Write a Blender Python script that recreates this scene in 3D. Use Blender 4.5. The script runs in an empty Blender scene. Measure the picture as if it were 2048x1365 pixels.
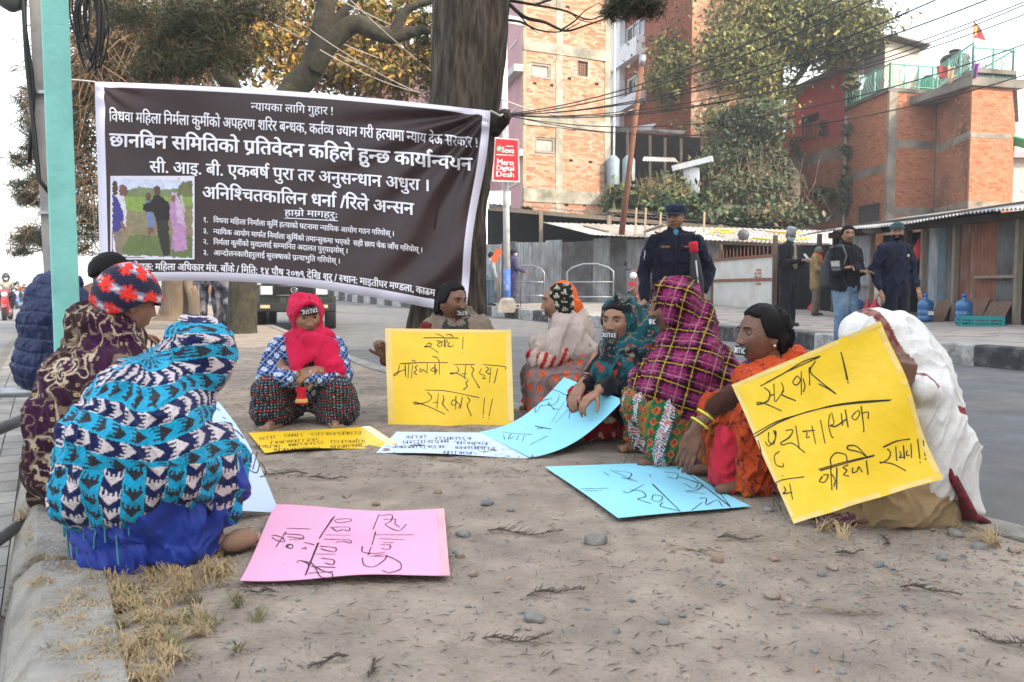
import bpy, bmesh, math, random
import numpy as np
from mathutils import Vector, Matrix, Euler
random.seed(7); RS = np.random.RandomState(7)
S = bpy.context.scene
COL = S.collection
R = math.radians
# ------------------------------------------------------------------ camera
CAMH, FPX, PITCH = 0.76, 1640.0, R(3.56)
cd = bpy.data.cameras.new('camera'); cam = bpy.data.objects.new('camera', cd); COL.objects.link(cam)
cam.location = (0, 0, CAMH); cam.rotation_euler = (R(90) - PITCH, 0, 0)
cd.sensor_width = 36; cd.lens = FPX / 2048 * 36; cd.clip_end = 2000; cd.clip_start = 0.05
S.camera = cam
cd.dof.use_dof = True; cd.dof.focus_distance = 4.3; cd.dof.aperture_fstop = 7.0
# ------------------------------------------------------------------ world, sun, exposure
SUN_AZ, SUN_EL = R(128), R(33)         # azimuth measured from +Y towards +X (sun behind the camera, to its right)
w = bpy.data.worlds.new('World'); S.world = w; w.use_nodes = True
nt = w.node_tree; nt.nodes.clear()
sky = nt.nodes.new('ShaderNodeTexSky'); sky.sky_type = 'NISHITA'; sky.sun_disc = False
sky.sun_elevation = SUN_EL; sky.sun_rotation = SUN_AZ; sky.dust_density = 4.0; sky.air_density = 1.6; sky.ozone_density = 1.0
bg = nt.nodes.new('ShaderNodeBackground'); bg.inputs[1].default_value = 0.15
hz = nt.nodes.new('ShaderNodeBackground'); hz.inputs[0].default_value = (0.93, 0.96, 1.0, 1); hz.inputs[1].default_value = 0.86
ad = nt.nodes.new('ShaderNodeAddShader'); out = nt.nodes.new('ShaderNodeOutputWorld')
nt.links.new(sky.outputs[0], bg.inputs[0]); nt.links.new(bg.outputs[0], ad.inputs[0])
nt.links.new(hz.outputs[0], ad.inputs[1]); nt.links.new(ad.outputs[0], out.inputs[0])
sl = bpy.data.lights.new('sun', 'SUN'); sl.energy = 3.3; sl.angle = R(0.8); sl.color = (1.0, 0.87, 0.70)
so = bpy.data.objects.new('sun', sl); COL.objects.link(so)
sdir = Vector((math.sin(SUN_AZ) * math.cos(SUN_EL), math.cos(SUN_AZ) * math.cos(SUN_EL), math.sin(SUN_EL)))
so.rotation_euler = sdir.to_track_quat('Z', 'Y').to_euler()
S.view_settings.view_transform = 'Standard'; S.view_settings.look = 'None'
S.view_settings.exposure = 0.93; S.view_settings.gamma = 1; S.view_settings.use_curve_mapping = False
S.cycles.use_denoising = True
S.cycles.max_bounces = 6; S.cycles.transparent_max_bounces = 8
# ------------------------------------------------------------------ pixel of the photograph -> place
FW = Vector((0, math.cos(PITCH), -math.sin(PITCH))); UP = Vector((0, math.sin(PITCH), math.cos(PITCH))); C0 = Vector((0, 0, CAMH))
def ray(px, py):
    return Vector((1, 0, 0)) * ((px - 1024) / FPX) + UP * ((682.5 - py) / FPX) + FW
def P(px, py, D):
    r = ray(px, py); return C0 + r * (D / r.y)
def G(px, py, z=0.0):
    r = ray(px, py); return C0 + r * ((z - CAMH) / r.z)
def onplane(px, py, p0, n):
    r = ray(px, py); return C0 + r * ((p0 - C0).dot(n) / r.dot(n))
# ------------------------------------------------------------------ materials
_M = {}
def mat(name, col, rough=0.8, var=0.15, scale=8.0, bump=0.0, bscale=None, metal=0.0, vc=False, spec=0.3, dirt=None, dscale=2.0, damt=0.5, sheen=0.0, stretch=None, trans=0.0, coat=0.0, emit=0.0):
    if name in _M: return _M[name]
    m = bpy.data.materials.new(name); m.use_nodes = True; t = m.node_tree; N = t.nodes; L = t.links
    b = N['Principled BSDF']; b.inputs['Roughness'].default_value = rough; b.inputs['Metallic'].default_value = metal
    b.inputs['Specular IOR Level'].default_value = spec; b.inputs['Sheen Weight'].default_value = sheen
    b.inputs['Coat Weight'].default_value = coat
    tc = N.new('ShaderNodeTexCoord'); src = tc.outputs['Object']
    if stretch:
        mp = N.new('ShaderNodeMapping'); mp.inputs['Scale'].default_value = stretch; L.new(src, mp.inputs[0]); src = mp.outputs[0]
    if vc:
        a = N.new('ShaderNodeAttribute'); a.attribute_name = 'Col'; base = a.outputs['Color']
    else:
        rgb = N.new('ShaderNodeRGB'); rgb.outputs[0].default_value = (*col, 1); base = rgb.outputs[0]
    if dirt is not None:
        n2 = N.new('ShaderNodeTexNoise'); n2.inputs['Scale'].default_value = dscale; n2.inputs['Detail'].default_value = 6; n2.inputs['Roughness'].default_value = 0.65
        L.new(src, n2.inputs['Vector'])
        rp = N.new('ShaderNodeValToRGB'); rp.color_ramp.elements[0].position = 0.62 - damt * .4; rp.color_ramp.elements[1].position = 0.78 - damt * .2
        L.new(n2.outputs[0], rp.inputs[0])
        mx = N.new('ShaderNodeMixRGB'); mx.inputs[2].default_value = (*dirt, 1); L.new(rp.outputs[0], mx.inputs[0]); L.new(base, mx.inputs[1]); base = mx.outputs[0]
    n = N.new('ShaderNodeTexNoise'); n.inputs['Scale'].default_value = scale; n.inputs['Detail'].default_value = 5; L.new(src, n.inputs['Vector'])
    mr = N.new('ShaderNodeMapRange'); mr.inputs[1].default_value = 0.25; mr.inputs[2].default_value = 0.75
    mr.inputs[3].default_value = 1 - var; mr.inputs[4].default_value = 1 + var; L.new(n.outputs[0], mr.inputs[0])
    mu = N.new('ShaderNodeMixRGB'); mu.blend_type = 'MULTIPLY'; mu.inputs[0].default_value = 1; L.new(base, mu.inputs[1]); L.new(mr.outputs[0], mu.inputs[2])
    L.new(mu.outputs[0], b.inputs['Base Color'])
    if emit: L.new(base, b.inputs['Emission Color']); b.inputs['Emission Strength'].default_value = emit
    if bump:
        n3 = N.new('ShaderNodeTexNoise'); n3.inputs['Scale'].default_value = bscale or scale * 3; n3.inputs['Detail'].default_value = 8; L.new(src, n3.inputs['Vector'])
        bp = N.new('ShaderNodeBump'); bp.inputs['Strength'].default_value = min(1, bump); bp.inputs['Distance'].default_value = 0.01 * max(1, bump); L.new(n3.outputs[0], bp.inputs['Height']); L.new(bp.outputs[0], b.inputs['Normal'])
    if trans:
        b.inputs['Transmission Weight'].default_value = trans
    _M[name] = m; return m
# ------------------------------------------------------------------ object helpers
def link(o, parent=None):
    COL.objects.link(o)
    if parent is not None: o.parent = parent
    return o
def tag(o, label=None, cat=None, group=None, kind=None):
    if label: o['label'] = label
    if cat: o['category'] = cat
    if group: o['group'] = group
    if kind: o['kind'] = kind
    return o
def thing(name, loc, label, cat, rz=0.0, group=None, kind=None):
    o = bpy.data.objects.new(name, None); o.empty_display_size = .1; o.location = loc; o.rotation_euler = (0, 0, rz); link(o)
    return tag(o, label, cat, group, kind)
def mesh(name, V, F, m, parent=None, smooth=False, col=None, label=None):
    me = bpy.data.meshes.new(name)
    if isinstance(V, np.ndarray): V = V.tolist()
    if isinstance(F, np.ndarray): F = F.tolist()
    me.from_pydata(V, [], F)
    ms = m if isinstance(m, (list, tuple)) else [m]
    for k in ms: me.materials.append(k)
    if smooth: me.polygons.foreach_set('use_smooth', [True] * len(me.polygons))
    if col is not None:
        a = me.color_attributes.new('Col', 'FLOAT_COLOR', 'POINT')
        c4 = np.ones((len(V), 4), np.float32); c4[:, :3] = col; a.data.foreach_set('color', c4.ravel())
    me.update()
    o = bpy.data.objects.new(name, me); link(o, parent)
    if label: o['label'] = label
    return o
class MB:
    """collects plain shapes; build() links them as one mesh"""
    def __init__(s): s.V = []; s.F = []; s.I = []
    def add(s, V, F, mi=0):
        n = len(s.V); s.V += [tuple(v) for v in V]; s.F += [tuple(i + n for i in f) for f in F]; s.I += [mi] * len(F); return s
    def box(s, c, d, rot=None, mi=0):
        x, y, z = d[0] / 2, d[1] / 2, d[2] / 2
        V = [Vector(p) for p in ((-x, -y, -z), (x, -y, -z), (x, y, -z), (-x, y, -z), (-x, -y, z), (x, -y, z), (x, y, z), (-x, y, z))]
        if rot is not None: V = [rot @ v for v in V]
        V = [v + Vector(c) for v in V]
        return s.add(V, [(0, 3, 2, 1), (4, 5, 6, 7), (0, 1, 5, 4), (1, 2, 6, 5), (2, 3, 7, 6), (3, 0, 4, 7)], mi)
    def beam(s, a, b, w, h=None, mi=0):
        a, b = Vector(a), Vector(b); d = b - a; q = d.to_track_quat('Z', 'Y').to_matrix()
        return s.box((a + b) / 2, (w, h or w, d.length), q, mi)
    def tube(s, pts, r, n=8, mi=0, cap=True):
        pts = [Vector(p) for p in pts]; rr = r if isinstance(r, (list, tuple)) else [r] * len(pts)
        V = []; F = []; up = None
        for i, p in enumerate(pts):
            d = (pts[min(i + 1, len(pts) - 1)] - pts[max(i - 1, 0)]).normalized()
            if up is None:
                up = Vector((0, 0, 1)) if abs(d.z) < .9 else Vector((1, 0, 0))
            sx = d.cross(up)
            if sx.length < 1e-5: sx = d.orthogonal()
            sx.normalize(); sy = sx.cross(d).normalized(); up = sy
            for k in range(n):
                a = 2 * math.pi * k / n; V.append(p + (sx * math.cos(a) + sy * math.sin(a)) * rr[i])
        for i in range(len(pts) - 1):
            for k in range(n):
                F.append((i * n + k, i * n + (k + 1) % n, (i + 1) * n + (k + 1) % n, (i + 1) * n + k))
        if cap: F.append(tuple(range(n))[::-1]); F.append(tuple((len(pts) - 1) * n + k for k in range(n)))
        return s.add(V, F, mi)
    def lathe(s, c, prof, n=16, mi=0, rot=None):
        V = []; F = []
        for r_, z_ in prof:
            for k in range(n):
                a = 2 * math.pi * k / n; v = Vector((r_ * math.cos(a), r_ * math.sin(a), z_))
                V.append((rot @ v if rot is not None else v) + Vector(c))
        for i in range(len(prof) - 1):
            for k in range(n): F.append((i * n + k, i * n + (k + 1) % n, (i + 1) * n + (k + 1) % n, (i + 1) * n + k))
        F.append(tuple(range(n))[::-1]); F.append(tuple((len(prof) - 1) * n + k for k in range(n)))
        return s.add(V, F, mi)
    def build(s, name, m, parent=None, smooth=False, label=None, kind=None):
        o = mesh(name, [tuple(v) for v in s.V], s.F, m, parent, smooth, label=label)
        if any(s.I): o.data.polygons.foreach_set('material_index', s.I)
        if kind: o['kind'] = kind
        return o
# ------------------------------------------------------------------ numpy noise
def _h(ix, iy, iz, seed):
    n = (ix * 374761393 + iy * 668265263 + iz * 2147483647 + seed * 1274126177) & 0xffffffff
    n = ((n ^ (n >> 13)) * 1274126177) & 0xffffffff
    return ((n ^ (n >> 16)) & 0xffff) / 65535.0
def vn(Pn, sc=1.0, seed=0):
    """value noise 0..1; sc may be a 3-tuple"""
    q = np.asarray(Pn, float) * np.asarray(sc, float); i = np.floor(q).astype(np.int64); f = q - i; f = f * f * (3 - 2 * f)
    r = 0
    for dx in (0, 1):
        for dy in (0, 1):
            for dz in (0, 1):
                wgt = (f[:, 0] if dx else 1 - f[:, 0]) * (f[:, 1] if dy else 1 - f[:, 1]) * (f[:, 2] if dz else 1 - f[:, 2])
                r = r + wgt * _h(i[:, 0] + dx, i[:, 1] + dy, i[:, 2] + dz, seed)
    return r
def fbm(Pn, sc=1.0, seed=0, oc=4):
    a, t, r = .5, 0, 0; sc = np.asarray(sc, float)
    for k in range(oc): r = r + a * vn(Pn, sc, seed + k); t += a; a *= .5; sc = sc * 2.03
    return r / t
# ------------------------------------------------------------------ cloth / body masses: hulls of spheres -> voxel remesh
_ico = None; MIR = False; QF = 1.0
def _icov():
    global _ico
    if _ico is None:
        b = bmesh.new(); bmesh.ops.create_icosphere(b, subdivisions=2, radius=1); _ico = [v.co.copy() for v in b.verts]; b.free()
    return _ico
def blob(hulls, voxel=.012, smooth=4, sub=0, squash=None):
    """hulls: lists of (x,y,z,r). returns V,F,N numpy"""
    me = bpy.data.meshes.new('tmp'); bm = bmesh.new()
    for h in hulls:
        vs = []
        for s_ in h:
            x, y, z, r_ = s_[:4]; x = -x if MIR else x
            k = s_[4:] if len(s_) == 7 else (1, 1, 1)
            for v in _icov(): vs.append(bm.verts.new((x + v.x * r_ * k[0], y + v.y * r_ * k[1], z + v.z * r_ * k[2])))
        g = bmesh.ops.convex_hull(bm, input=vs)
        junk = [e for e in g['geom_interior'] if isinstance(e, bmesh.types.BMVert)]
        bmesh.ops.delete(bm, geom=junk, context='VERTS')
    bm.to_mesh(me); bm.free()
    o = bpy.data.objects.new('tmp', me); COL.objects.link(o)
    md = o.modifiers.new('r', 'REMESH'); md.mode = 'VOXEL'; md.voxel_size = voxel * QF
    if smooth:
        md = o.modifiers.new('s', 'SMOOTH'); md.factor = .6; md.iterations = smooth
    if sub:
        md = o.modifiers.new('u', 'SUBSURF'); md.levels = sub
    r_ = bpy.data.meshes.new_from_object(o.evaluated_get(bpy.context.evaluated_depsgraph_get()))
    V, F, N = unpack(r_)
    bpy.data.objects.remove(o); bpy.data.meshes.remove(me); bpy.data.meshes.remove(r_)
    return V, F, N
def unpack(me):
    V = np.empty(len(me.vertices) * 3); me.vertices.foreach_get('co', V); V = V.reshape(-1, 3)
    N = np.empty(len(me.vertices) * 3); me.vertices.foreach_get('normal', N); N = N.reshape(-1, 3)
    F = [tuple(p.vertices) for p in me.polygons]
    return V, F, N
def folds(V, N, amp=.008, sc=(22, 22, 4), seed=1, rot=None):
    """long creases that run down (and a little across) the cloth, sharper on their crests"""
    q = (V if rot is None else V @ np.array(rot)).copy(); sg = 1 if seed % 2 else -1
    q[:, 0] += sg * .38 * q[:, 2]; q[:, 1] += .22 * q[:, 2]; wv = np.c_[vn(V, 5.0, seed + 9), vn(V, 5.0, seed + 10), vn(V, 5.0, seed + 11)] * .10 - .05
    sc = np.array(sc, float) * [1, 1, .5]; rg = lambda s_, k: 1 - np.abs(2 * vn(q + wv, s_, k) - 1)
    return V + N * ((rg(sc, seed) ** 3 - .25) * amp * 1.5 + (vn(q, sc * .5, seed + 3) - .5) * amp * 1.0 + (rg(sc * 1.8, seed + 6) ** 3 - .25) * amp * .8)[:, None]
def join_np(parts):
    V = []; F = []; C = []; I = []; n = 0
    for p in parts:
        v, f = p[0], p[1]; V.append(v); F += [tuple(int(i) + n for i in ff) for ff in f]; n += len(v)
        C.append(p[2] if len(p) > 2 and p[2] is not None else np.ones((len(v), 3)))
        I += [p[3] if len(p) > 3 else 0] * len(f)
    return np.vstack(V), F, np.vstack(C), I
def xf(V, M):
    A = np.array(M); return V @ A[:3, :3].T + A[:3, 3]
# ------------------------------------------------------------------ lettering: glyph outlines laid out by hand
_G = {}
def _raw(s, off):
    c = bpy.data.curves.new('t', 'FONT'); c.body = s; c.size = 1; c.resolution_u = 2; c.offset = off
    o = bpy.data.objects.new('t', c); COL.objects.link(o)
    m = bpy.data.meshes.new_from_object(o.evaluated_get(bpy.context.evaluated_depsgraph_get()))
    V = [(v.co.x, v.co.y) for v in m.vertices]; F = [tuple(p.vertices) for p in m.polygons]
    bpy.data.objects.remove(o); bpy.data.curves.remove(c); bpy.data.meshes.remove(m)
    return V, F
def glyph(ch, off=0.0):
    k = (ch, off)
    if k in _G: return _G[k]
    if ch == ' ': _G[k] = ([], [], .26); return _G[k]
    V, F = _raw(ch, off); V2, _ = _raw(ch + ch, off)
    adv = max(v[0] for v in V2) - max(v[0] for v in V)
    _G[k] = (V, F, adv); return _G[k]
def half(ch, off):
    """half form: the letter without its right-hand stem"""
    k = ('half' + ch, off)
    if k in _G: return _G[k]
    V, F, adv = glyph(ch, off)
    cut = adv - (.20 if ch not in 'कफ' else .19)
    bm = bmesh.new(); vs = [bm.verts.new((x, y, 0)) for x, y in V]
    for f in F:
        try: bm.faces.new([vs[i] for i in f])
        except ValueError: pass
    bmesh.ops.bisect_plane(bm, geom=bm.verts[:] + bm.edges[:] + bm.faces[:], plane_co=(cut, 0, 0), plane_no=(1, 0, 0), clear_outer=True)
    bm.verts.index_update(); V2 = [(v.co.x, v.co.y) for v in bm.verts]; F2 = [tuple(v.index for v in f.verts) for f in bm.faces]; bm.free()
    _G[k] = (V2, F2, cut); return _G[k]
def layout(txt, off=0.012, track=0.0):
    """Devanagari in logical order -> flat verts, faces, width. ~X marks a half letter, ^ puts a reph on what was just set, < a rakar, | i-matra is moved before its cluster by the caller"""
    V = []; F = []; x = 0.0; last = 0.0; i = 0
    def put(g, x0, dy=0.0):
        n = len(V); V.extend((vx + x0, vy + dy) for vx, vy in g[0]); F.extend(tuple(a + n for a in f) for f in g[1])
    def stroke(pts, w):
        n = len(V)
        for k, (px_, py_) in enumerate(pts):
            a = pts[max(k - 1, 0)]; b = pts[min(k + 1, len(pts) - 1)]; dx, dy = b[0] - a[0], b[1] - a[1]; l = math.hypot(dx, dy) or 1
            V.append((px_ - dy / l * w, py_ + dx / l * w)); V.append((px_ + dy / l * w, py_ - dx / l * w))
        for k in range(len(pts) - 1): F.append((n + 2 * k, n + 2 * k + 1, n + 2 * k + 3, n + 2 * k + 2))
    sw = .040
    while i < len(txt):
        ch = txt[i]
        if ch == '~': i += 1; g = half(txt[i], off); put(g, x); x += g[2]; last = g[2]
        elif ch == '^': stroke([(x - .09 + a, b) for a, b in ((0, .60), (-.07, .68), (-.08, .77), (-.01, .84), (.07, .82), (.10, .76))], sw * .85)
        elif ch == '<': stroke([(x - .13, .2), (x - .3, .03), (x - .42, -.06)], sw)
        elif ch in 'ािीुूेैोौंँः्ृ' or ch > ' ':
            g = glyph(ch, off); put(g, x); x += g[2] + (track if g[2] > .05 else 0)
            if g[2] > .05: last = g[2]
        else: x += glyph(' ', off)[2] + track
        i += 1
    return V, F, x
def ival(s):
    """move each short-i sign in front of its cluster"""
    out_ = []; cl = 0
    for ch in s:
        if ch == 'ि': out_.insert(cl, ch)
        else:
            if ch not in '<^ंँुू' and not (out_ and (out_[-1] == '~' or (len(out_) > 1 and out_[-2] == '~'))): cl = len(out_)
            out_.append(ch)
            if ch == '~': cl = len(out_) - 1
    return ''.join(out_)
def homography(src, dst):
    A = []
    for (x, y), (u, v) in zip(src, dst):
        A.append([x, y, 1, 0, 0, 0, -u * x, -u * y, -u]); A.append([0, 0, 0, x, y, 1, -v * x, -v * y, -v])
    _, _, vt = np.linalg.svd(np.array(A, float)); return vt[-1].reshape(3, 3)
def hmap(H, pts):
    p = np.c_[np.asarray(pts, float), np.ones(len(pts))] @ H.T; return p[:, :2] / p[:, 2:]
def project(p):
    d = p - C0; k = d.dot(FW); return (1024 + FPX * d.x / k, 682.5 - FPX * d.dot(UP) / k)
class Sheet:
    """a sheet of paper or cloth given by four corners (u right, v down) and a bulge; knows where each pixel of its print lies"""
    def __init__(s, corners, px, bulge=None):
        s.c = [Vector(c) for c in corners]; s.px = px; s.H = homography(px, [(0, 0), (1, 0), (1, 1), (0, 1)])
        s.n = (s.c[1] - s.c[0]).cross(s.c[3] - s.c[0]).normalized()
        if s.n.dot(C0 - s.c[0]) < 0: s.n = -s.n
        s.b = bulge; s.mpx = (s.c[1] - s.c[0]).length / max(1, math.hypot(px[1][0] - px[0][0], px[1][1] - px[0][1]))
    def at(s, u, v, h=0.0):
        a, b, c, d = s.c
        p = a * (1 - u) * (1 - v) + b * u * (1 - v) + c * u * v + d * (1 - u) * v
        if s.b: p = p + s.b(u, v)
        return p + s.n * h
    def normal(s, u, v):
        e = .02; du = s.at(u + e, v) - s.at(u - e, v); dv = s.at(u, v + e) - s.at(u, v - e); n = du.cross(dv).normalized()
        return n if n.dot(s.n) > 0 else -n
    def grid(s, nu=24, nv=24, thick=.0012):
        V = []; F = []
        for k in (0, 1):
            for j in range(nv + 1):
                for i in range(nu + 1):
                    V.append(s.at(i / nu, j / nv) - s.normal(i / nu, j / nv) * thick * k)
        W = nu + 1; o = W * (nv + 1)
        for j in range(nv):
            for i in range(nu):
                a = j * W + i; F.append((a, a + W, a + W + 1, a + 1)); F.append((o + a, o + a + 1, o + a + W + 1, o + a + W))
        for i in range(nu): F.append((i, i + 1, o + i + 1, o + i)); a = nv * W + i; F.append((a + 1, a, o + a, o + a + 1))
        for j in range(nv): a = j * W; F.append((a + W, a, o + a, o + a + W)); a += nu; F.append((a, a + W, o + a + W, o + a))
        return V, F
    def uv(s, pts):
        T = np.asarray(pts, float); q = T.copy(); uv = hmap(s.H, q)
        if s.b:
            for _ in range(4):
                pr = np.array([project(s.at(u, v)) for u, v in uv]); q = q + (T - pr); uv = hmap(s.H, q)
        return uv
    def flat(s, pts2, F, h, mb, mi=0):
        uv = s.uv(pts2); mb.add([s.at(u, v) + s.normal(u, v) * h for u, v in uv], F, mi)
    def line(s, pts2, w, h, mb, mi=0, sub=3):
        """a pen stroke through picture points, w metres wide"""
        q = []
        for a, b in zip(pts2[:-1], pts2[1:]):
            for k in range(sub): q.append((a[0] + (b[0] - a[0]) * k / sub, a[1] + (b[1] - a[1]) * k / sub))
        q.append(pts2[-1])
        if len(pts2) > 2:
            for _ in range(1): q = [q[0]] + [((q[i - 1][0] + 2 * q[i][0] + q[i + 1][0]) / 4, (q[i - 1][1] + 2 * q[i][1] + q[i + 1][1]) / 4) for i in range(1, len(q) - 1)] + [q[-1]]
        uv = s.uv(q); p3 = [s.at(u, v) for u, v in uv]; n3 = [s.normal(u, v) for u, v in uv]; V = []
        for i, p in enumerate(p3):
            d = p3[min(i + 1, len(p3) - 1)] - p3[max(i - 1, 0)]; sd = d.cross(n3[i])
            sd = sd.normalized() * w / 2 if sd.length > 1e-9 else Vector((w / 2, 0, 0))
            V += [p + n3[i] * h + sd, p + n3[i] * h - sd]
        mb.add(V, [(2 * i, 2 * i + 1, 2 * i + 3, 2 * i + 2) for i in range(len(p3) - 1)], mi)
    def text(s, txt, a, b, hpx, mb, off=.012, h=.0015, curve=None, mi=0, slant=0.0):
        """txt set from picture point a to b (on the baseline), letters hpx tall (headline height)"""
        V, F, W = layout(ival(txt), 0.0); pts = []
        L = math.hypot(b[0] - a[0], b[1] - a[1]); dx, dy = (b[0] - a[0]) / L, (b[1] - a[1]) / L
        for x, y in V:
            t = x / W * L; hh = y / .62 * hpx
            X = a[0] + dx * t + dy * hh * 0 + slant * hh; Y = a[1] + dy * t - hh
            if curve: Y += curve(X)
            pts.append((X, Y))
        e = hpx * off * .9; uvp = s.uv(pts); base = [s.at(u, v) for u, v in uvp]; nn = [s.normal(u, v) for u, v in uvp]
        ku = (s.at(.51, .5) - s.at(.5, .5)).normalized(); kv = -(s.at(.5, .51) - s.at(.5, .5)).normalized(); em = e * s.mpx
        for q, (ox, oy) in enumerate(((-em, 0), (em, 0), (0, em * .8)) if off > 0 else ((0, 0),)):
            mb.add([b + n_ * (h + .00025 * q) + ku * ox + kv * oy for b, n_ in zip(base, nn)], F, mi)
# ------------------------------------------------------------------ people
def skinmat(name, col): return mat(name, col, rough=.5, var=.22, scale=22, bump=.5, bscale=140, spec=.45, dirt=tuple(c * .62 for c in col), dscale=9, damt=.35)
SK = {'dark': skinmat('skin_dark_brown', (.15, .068, .040)), 'mid': skinmat('skin_brown', (.27, .135, .080)), 'light': skinmat('skin_light_brown', (.38, .20, .125))}
LIPM = mat('lips', (.16, .05, .045), rough=.45, var=.1); HAIRM = mat('black_hair', (.006, .005, .005), rough=.55, var=.35, scale=60, bump=.25, bscale=90, spec=.10, stretch=(3, 3, .5))
GREYHAIR = mat('grey_hair', (.10, .10, .10), rough=.6, var=.5, scale=60, bump=.6)
EYEW = mat('eye_white', (.36, .32, .29), rough=.25, var=.02, spec=.5); IRIS = mat('dark_iris', (.012, .007, .005), rough=.12, spec=.6)
TAPEM = mat('black_tape', (.010, .010, .012), rough=.35, var=.1, spec=.5); TAPEW = mat('white_pen_on_tape', (.85, .85, .85), rough=.6, var=.03)
GOLD = mat('gold', (.9, .6, .2), rough=.25, metal=1, var=.03)
VC = mat('printed_cloth', (1, 1, 1), rough=.92, var=.10, scale=60, bump=.5, bscale=260, vc=True, sheen=.06, spec=.12)
VCK = mat('knitted_cloth', (1, 1, 1), rough=.95, var=.12, scale=90, bump=1.0, bscale=180, vc=True, sheen=.12, spec=.08)
def headgrid(off=0.0, nu=0, nv=0, female=True, age=0.0, seed=0):
    """a head, facing +Y, centre between the ears; rows from the crown to the neck"""
    nu = nu or int(104 / QF); nv = nv or int(72 / QF)
    T = np.linspace(0, 2 * np.pi, nu, endpoint=False); T = T - .42 * np.sin(T)       # denser towards the face (t=0 is +Y)
    Ph = np.linspace(0.03, np.pi - .05, nv); t, p = np.meshgrid(T, Ph); t = t.ravel(); p = p.ravel()
    d = np.c_[np.sin(p) * np.sin(t), np.sin(p) * np.cos(t), np.cos(p)]
    q = d * np.array([.0745, .096, .112]); x, y, z = q[:, 0].copy(), q[:, 1].copy(), q[:, 2].copy()
    fr = np.clip((d[:, 1] - .05) / .5, 0, 1)
    jw = np.clip(-z / .112, 0, 1)
    x *= 1 - (.30 if female else .22) * jw ** 1.6
    y = np.where(y > 0, y * (1 + .02 * jw), y * (1 - .42 * np.clip((-z - .01) / .09, 0, 1)))
    y = y - .010 * fr * np.exp(-(x / .06) ** 2) * np.clip(z / .1, 0, 1)             # flatter brow
    y = np.where(y > .078, .078 + (y - .078) * .55, y)                               # flatter face
    g = lambda a, s_: np.exp(-(a / s_) ** 2)
    ax = np.abs(x)
    nose = np.clip((.024 - z) / .052, 0, 1) * np.clip((z + .040) / .009, 0, 1)
    y += fr * .025 * g(x, .0085 + .004 * nose) * nose ** 1.1
    y += fr * .007 * g(ax - .0125, .006) * g(z + .030, .007)                          # nostrils
    y += fr * .005 * g(x, .010) * g(z - .018, .02)
    y -= fr * .0125 * g(ax - .031, .0155) * g(z - .010, .0125)                        # eye sockets
    y += fr * .0055 * g(ax - .029, .022) * g(z - .031, .0085)                          # brow
    y += fr * .006 * g(ax - .040, .017) * g(z + .020, .018)                           # cheekbones
    y += fr * (.0075 * g(z + .0535, .0048) + .0085 * g(z + .0635, .0058)) * g(x, .019)  # lips
    y -= fr * .004 * g(z + .0585, .0022) * g(x, .021); y -= fr * .004 * g(z + .073, .006) * g(x, .02)
    y -= fr * .003 * g(z + .045, .004) * g(x, .006)
    y += fr * .010 * g(x, .021) * g(z + .091, .014)                                   # chin
    V = np.c_[x, y, z]
    if off: V = V + d * off
    F = []
    for j in range(nv - 1):
        for i in range(nu): F.append((j * nu + i, j * nu + (i + 1) % nu, (j + 1) * nu + (i + 1) % nu, (j + 1) * nu + i)[::-1])
    F.append(tuple(range(nu))); F.append(tuple((nv - 1) * nu + k for k in range(nu))[::-1])
    return V, F, d, t, p
def head_parts(M, skin, female=True, eyes='open', lips=True):
    """returns (V,F,matidx) pieces in body space: head skin; and eye pieces"""
    V, F, d, t, p = headgrid(female=female)
    lipf = []
    for f in F:
        c = V[list(f)].mean(0); lipf.append(1 if (c[1] > .07 and abs(c[0]) < .0235 - abs(c[2] + .0585) * .75 and -.0695 < c[2] < -.0495) else 0)
    ears = []
    for s_ in (-1, 1):
        b = bmesh.new(); bmesh.ops.create_icosphere(b, subdivisions=3, radius=1)
        ev = np.array([v.co[:] for v in b.verts]); ef = [tuple(v.index for v in f.verts) for f in b.faces]; b.free()
        r_ = ev[:, 1] ** 2 + ev[:, 2] ** 2
        ev = ev * np.array([.0075, .017, .029]); ev[:, 0] += np.where(r_ < .5, -s_ * .004 * 0 - .0035 * s_, 0)
        ev[:, 0] += s_ * (.072 + ev[:, 1] * -.35) ; ev[:, 1] -= .008; ev[:, 2] -= .008 + 0
        ears.append((ev, ef))
    return V, F, lipf, ears
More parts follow.
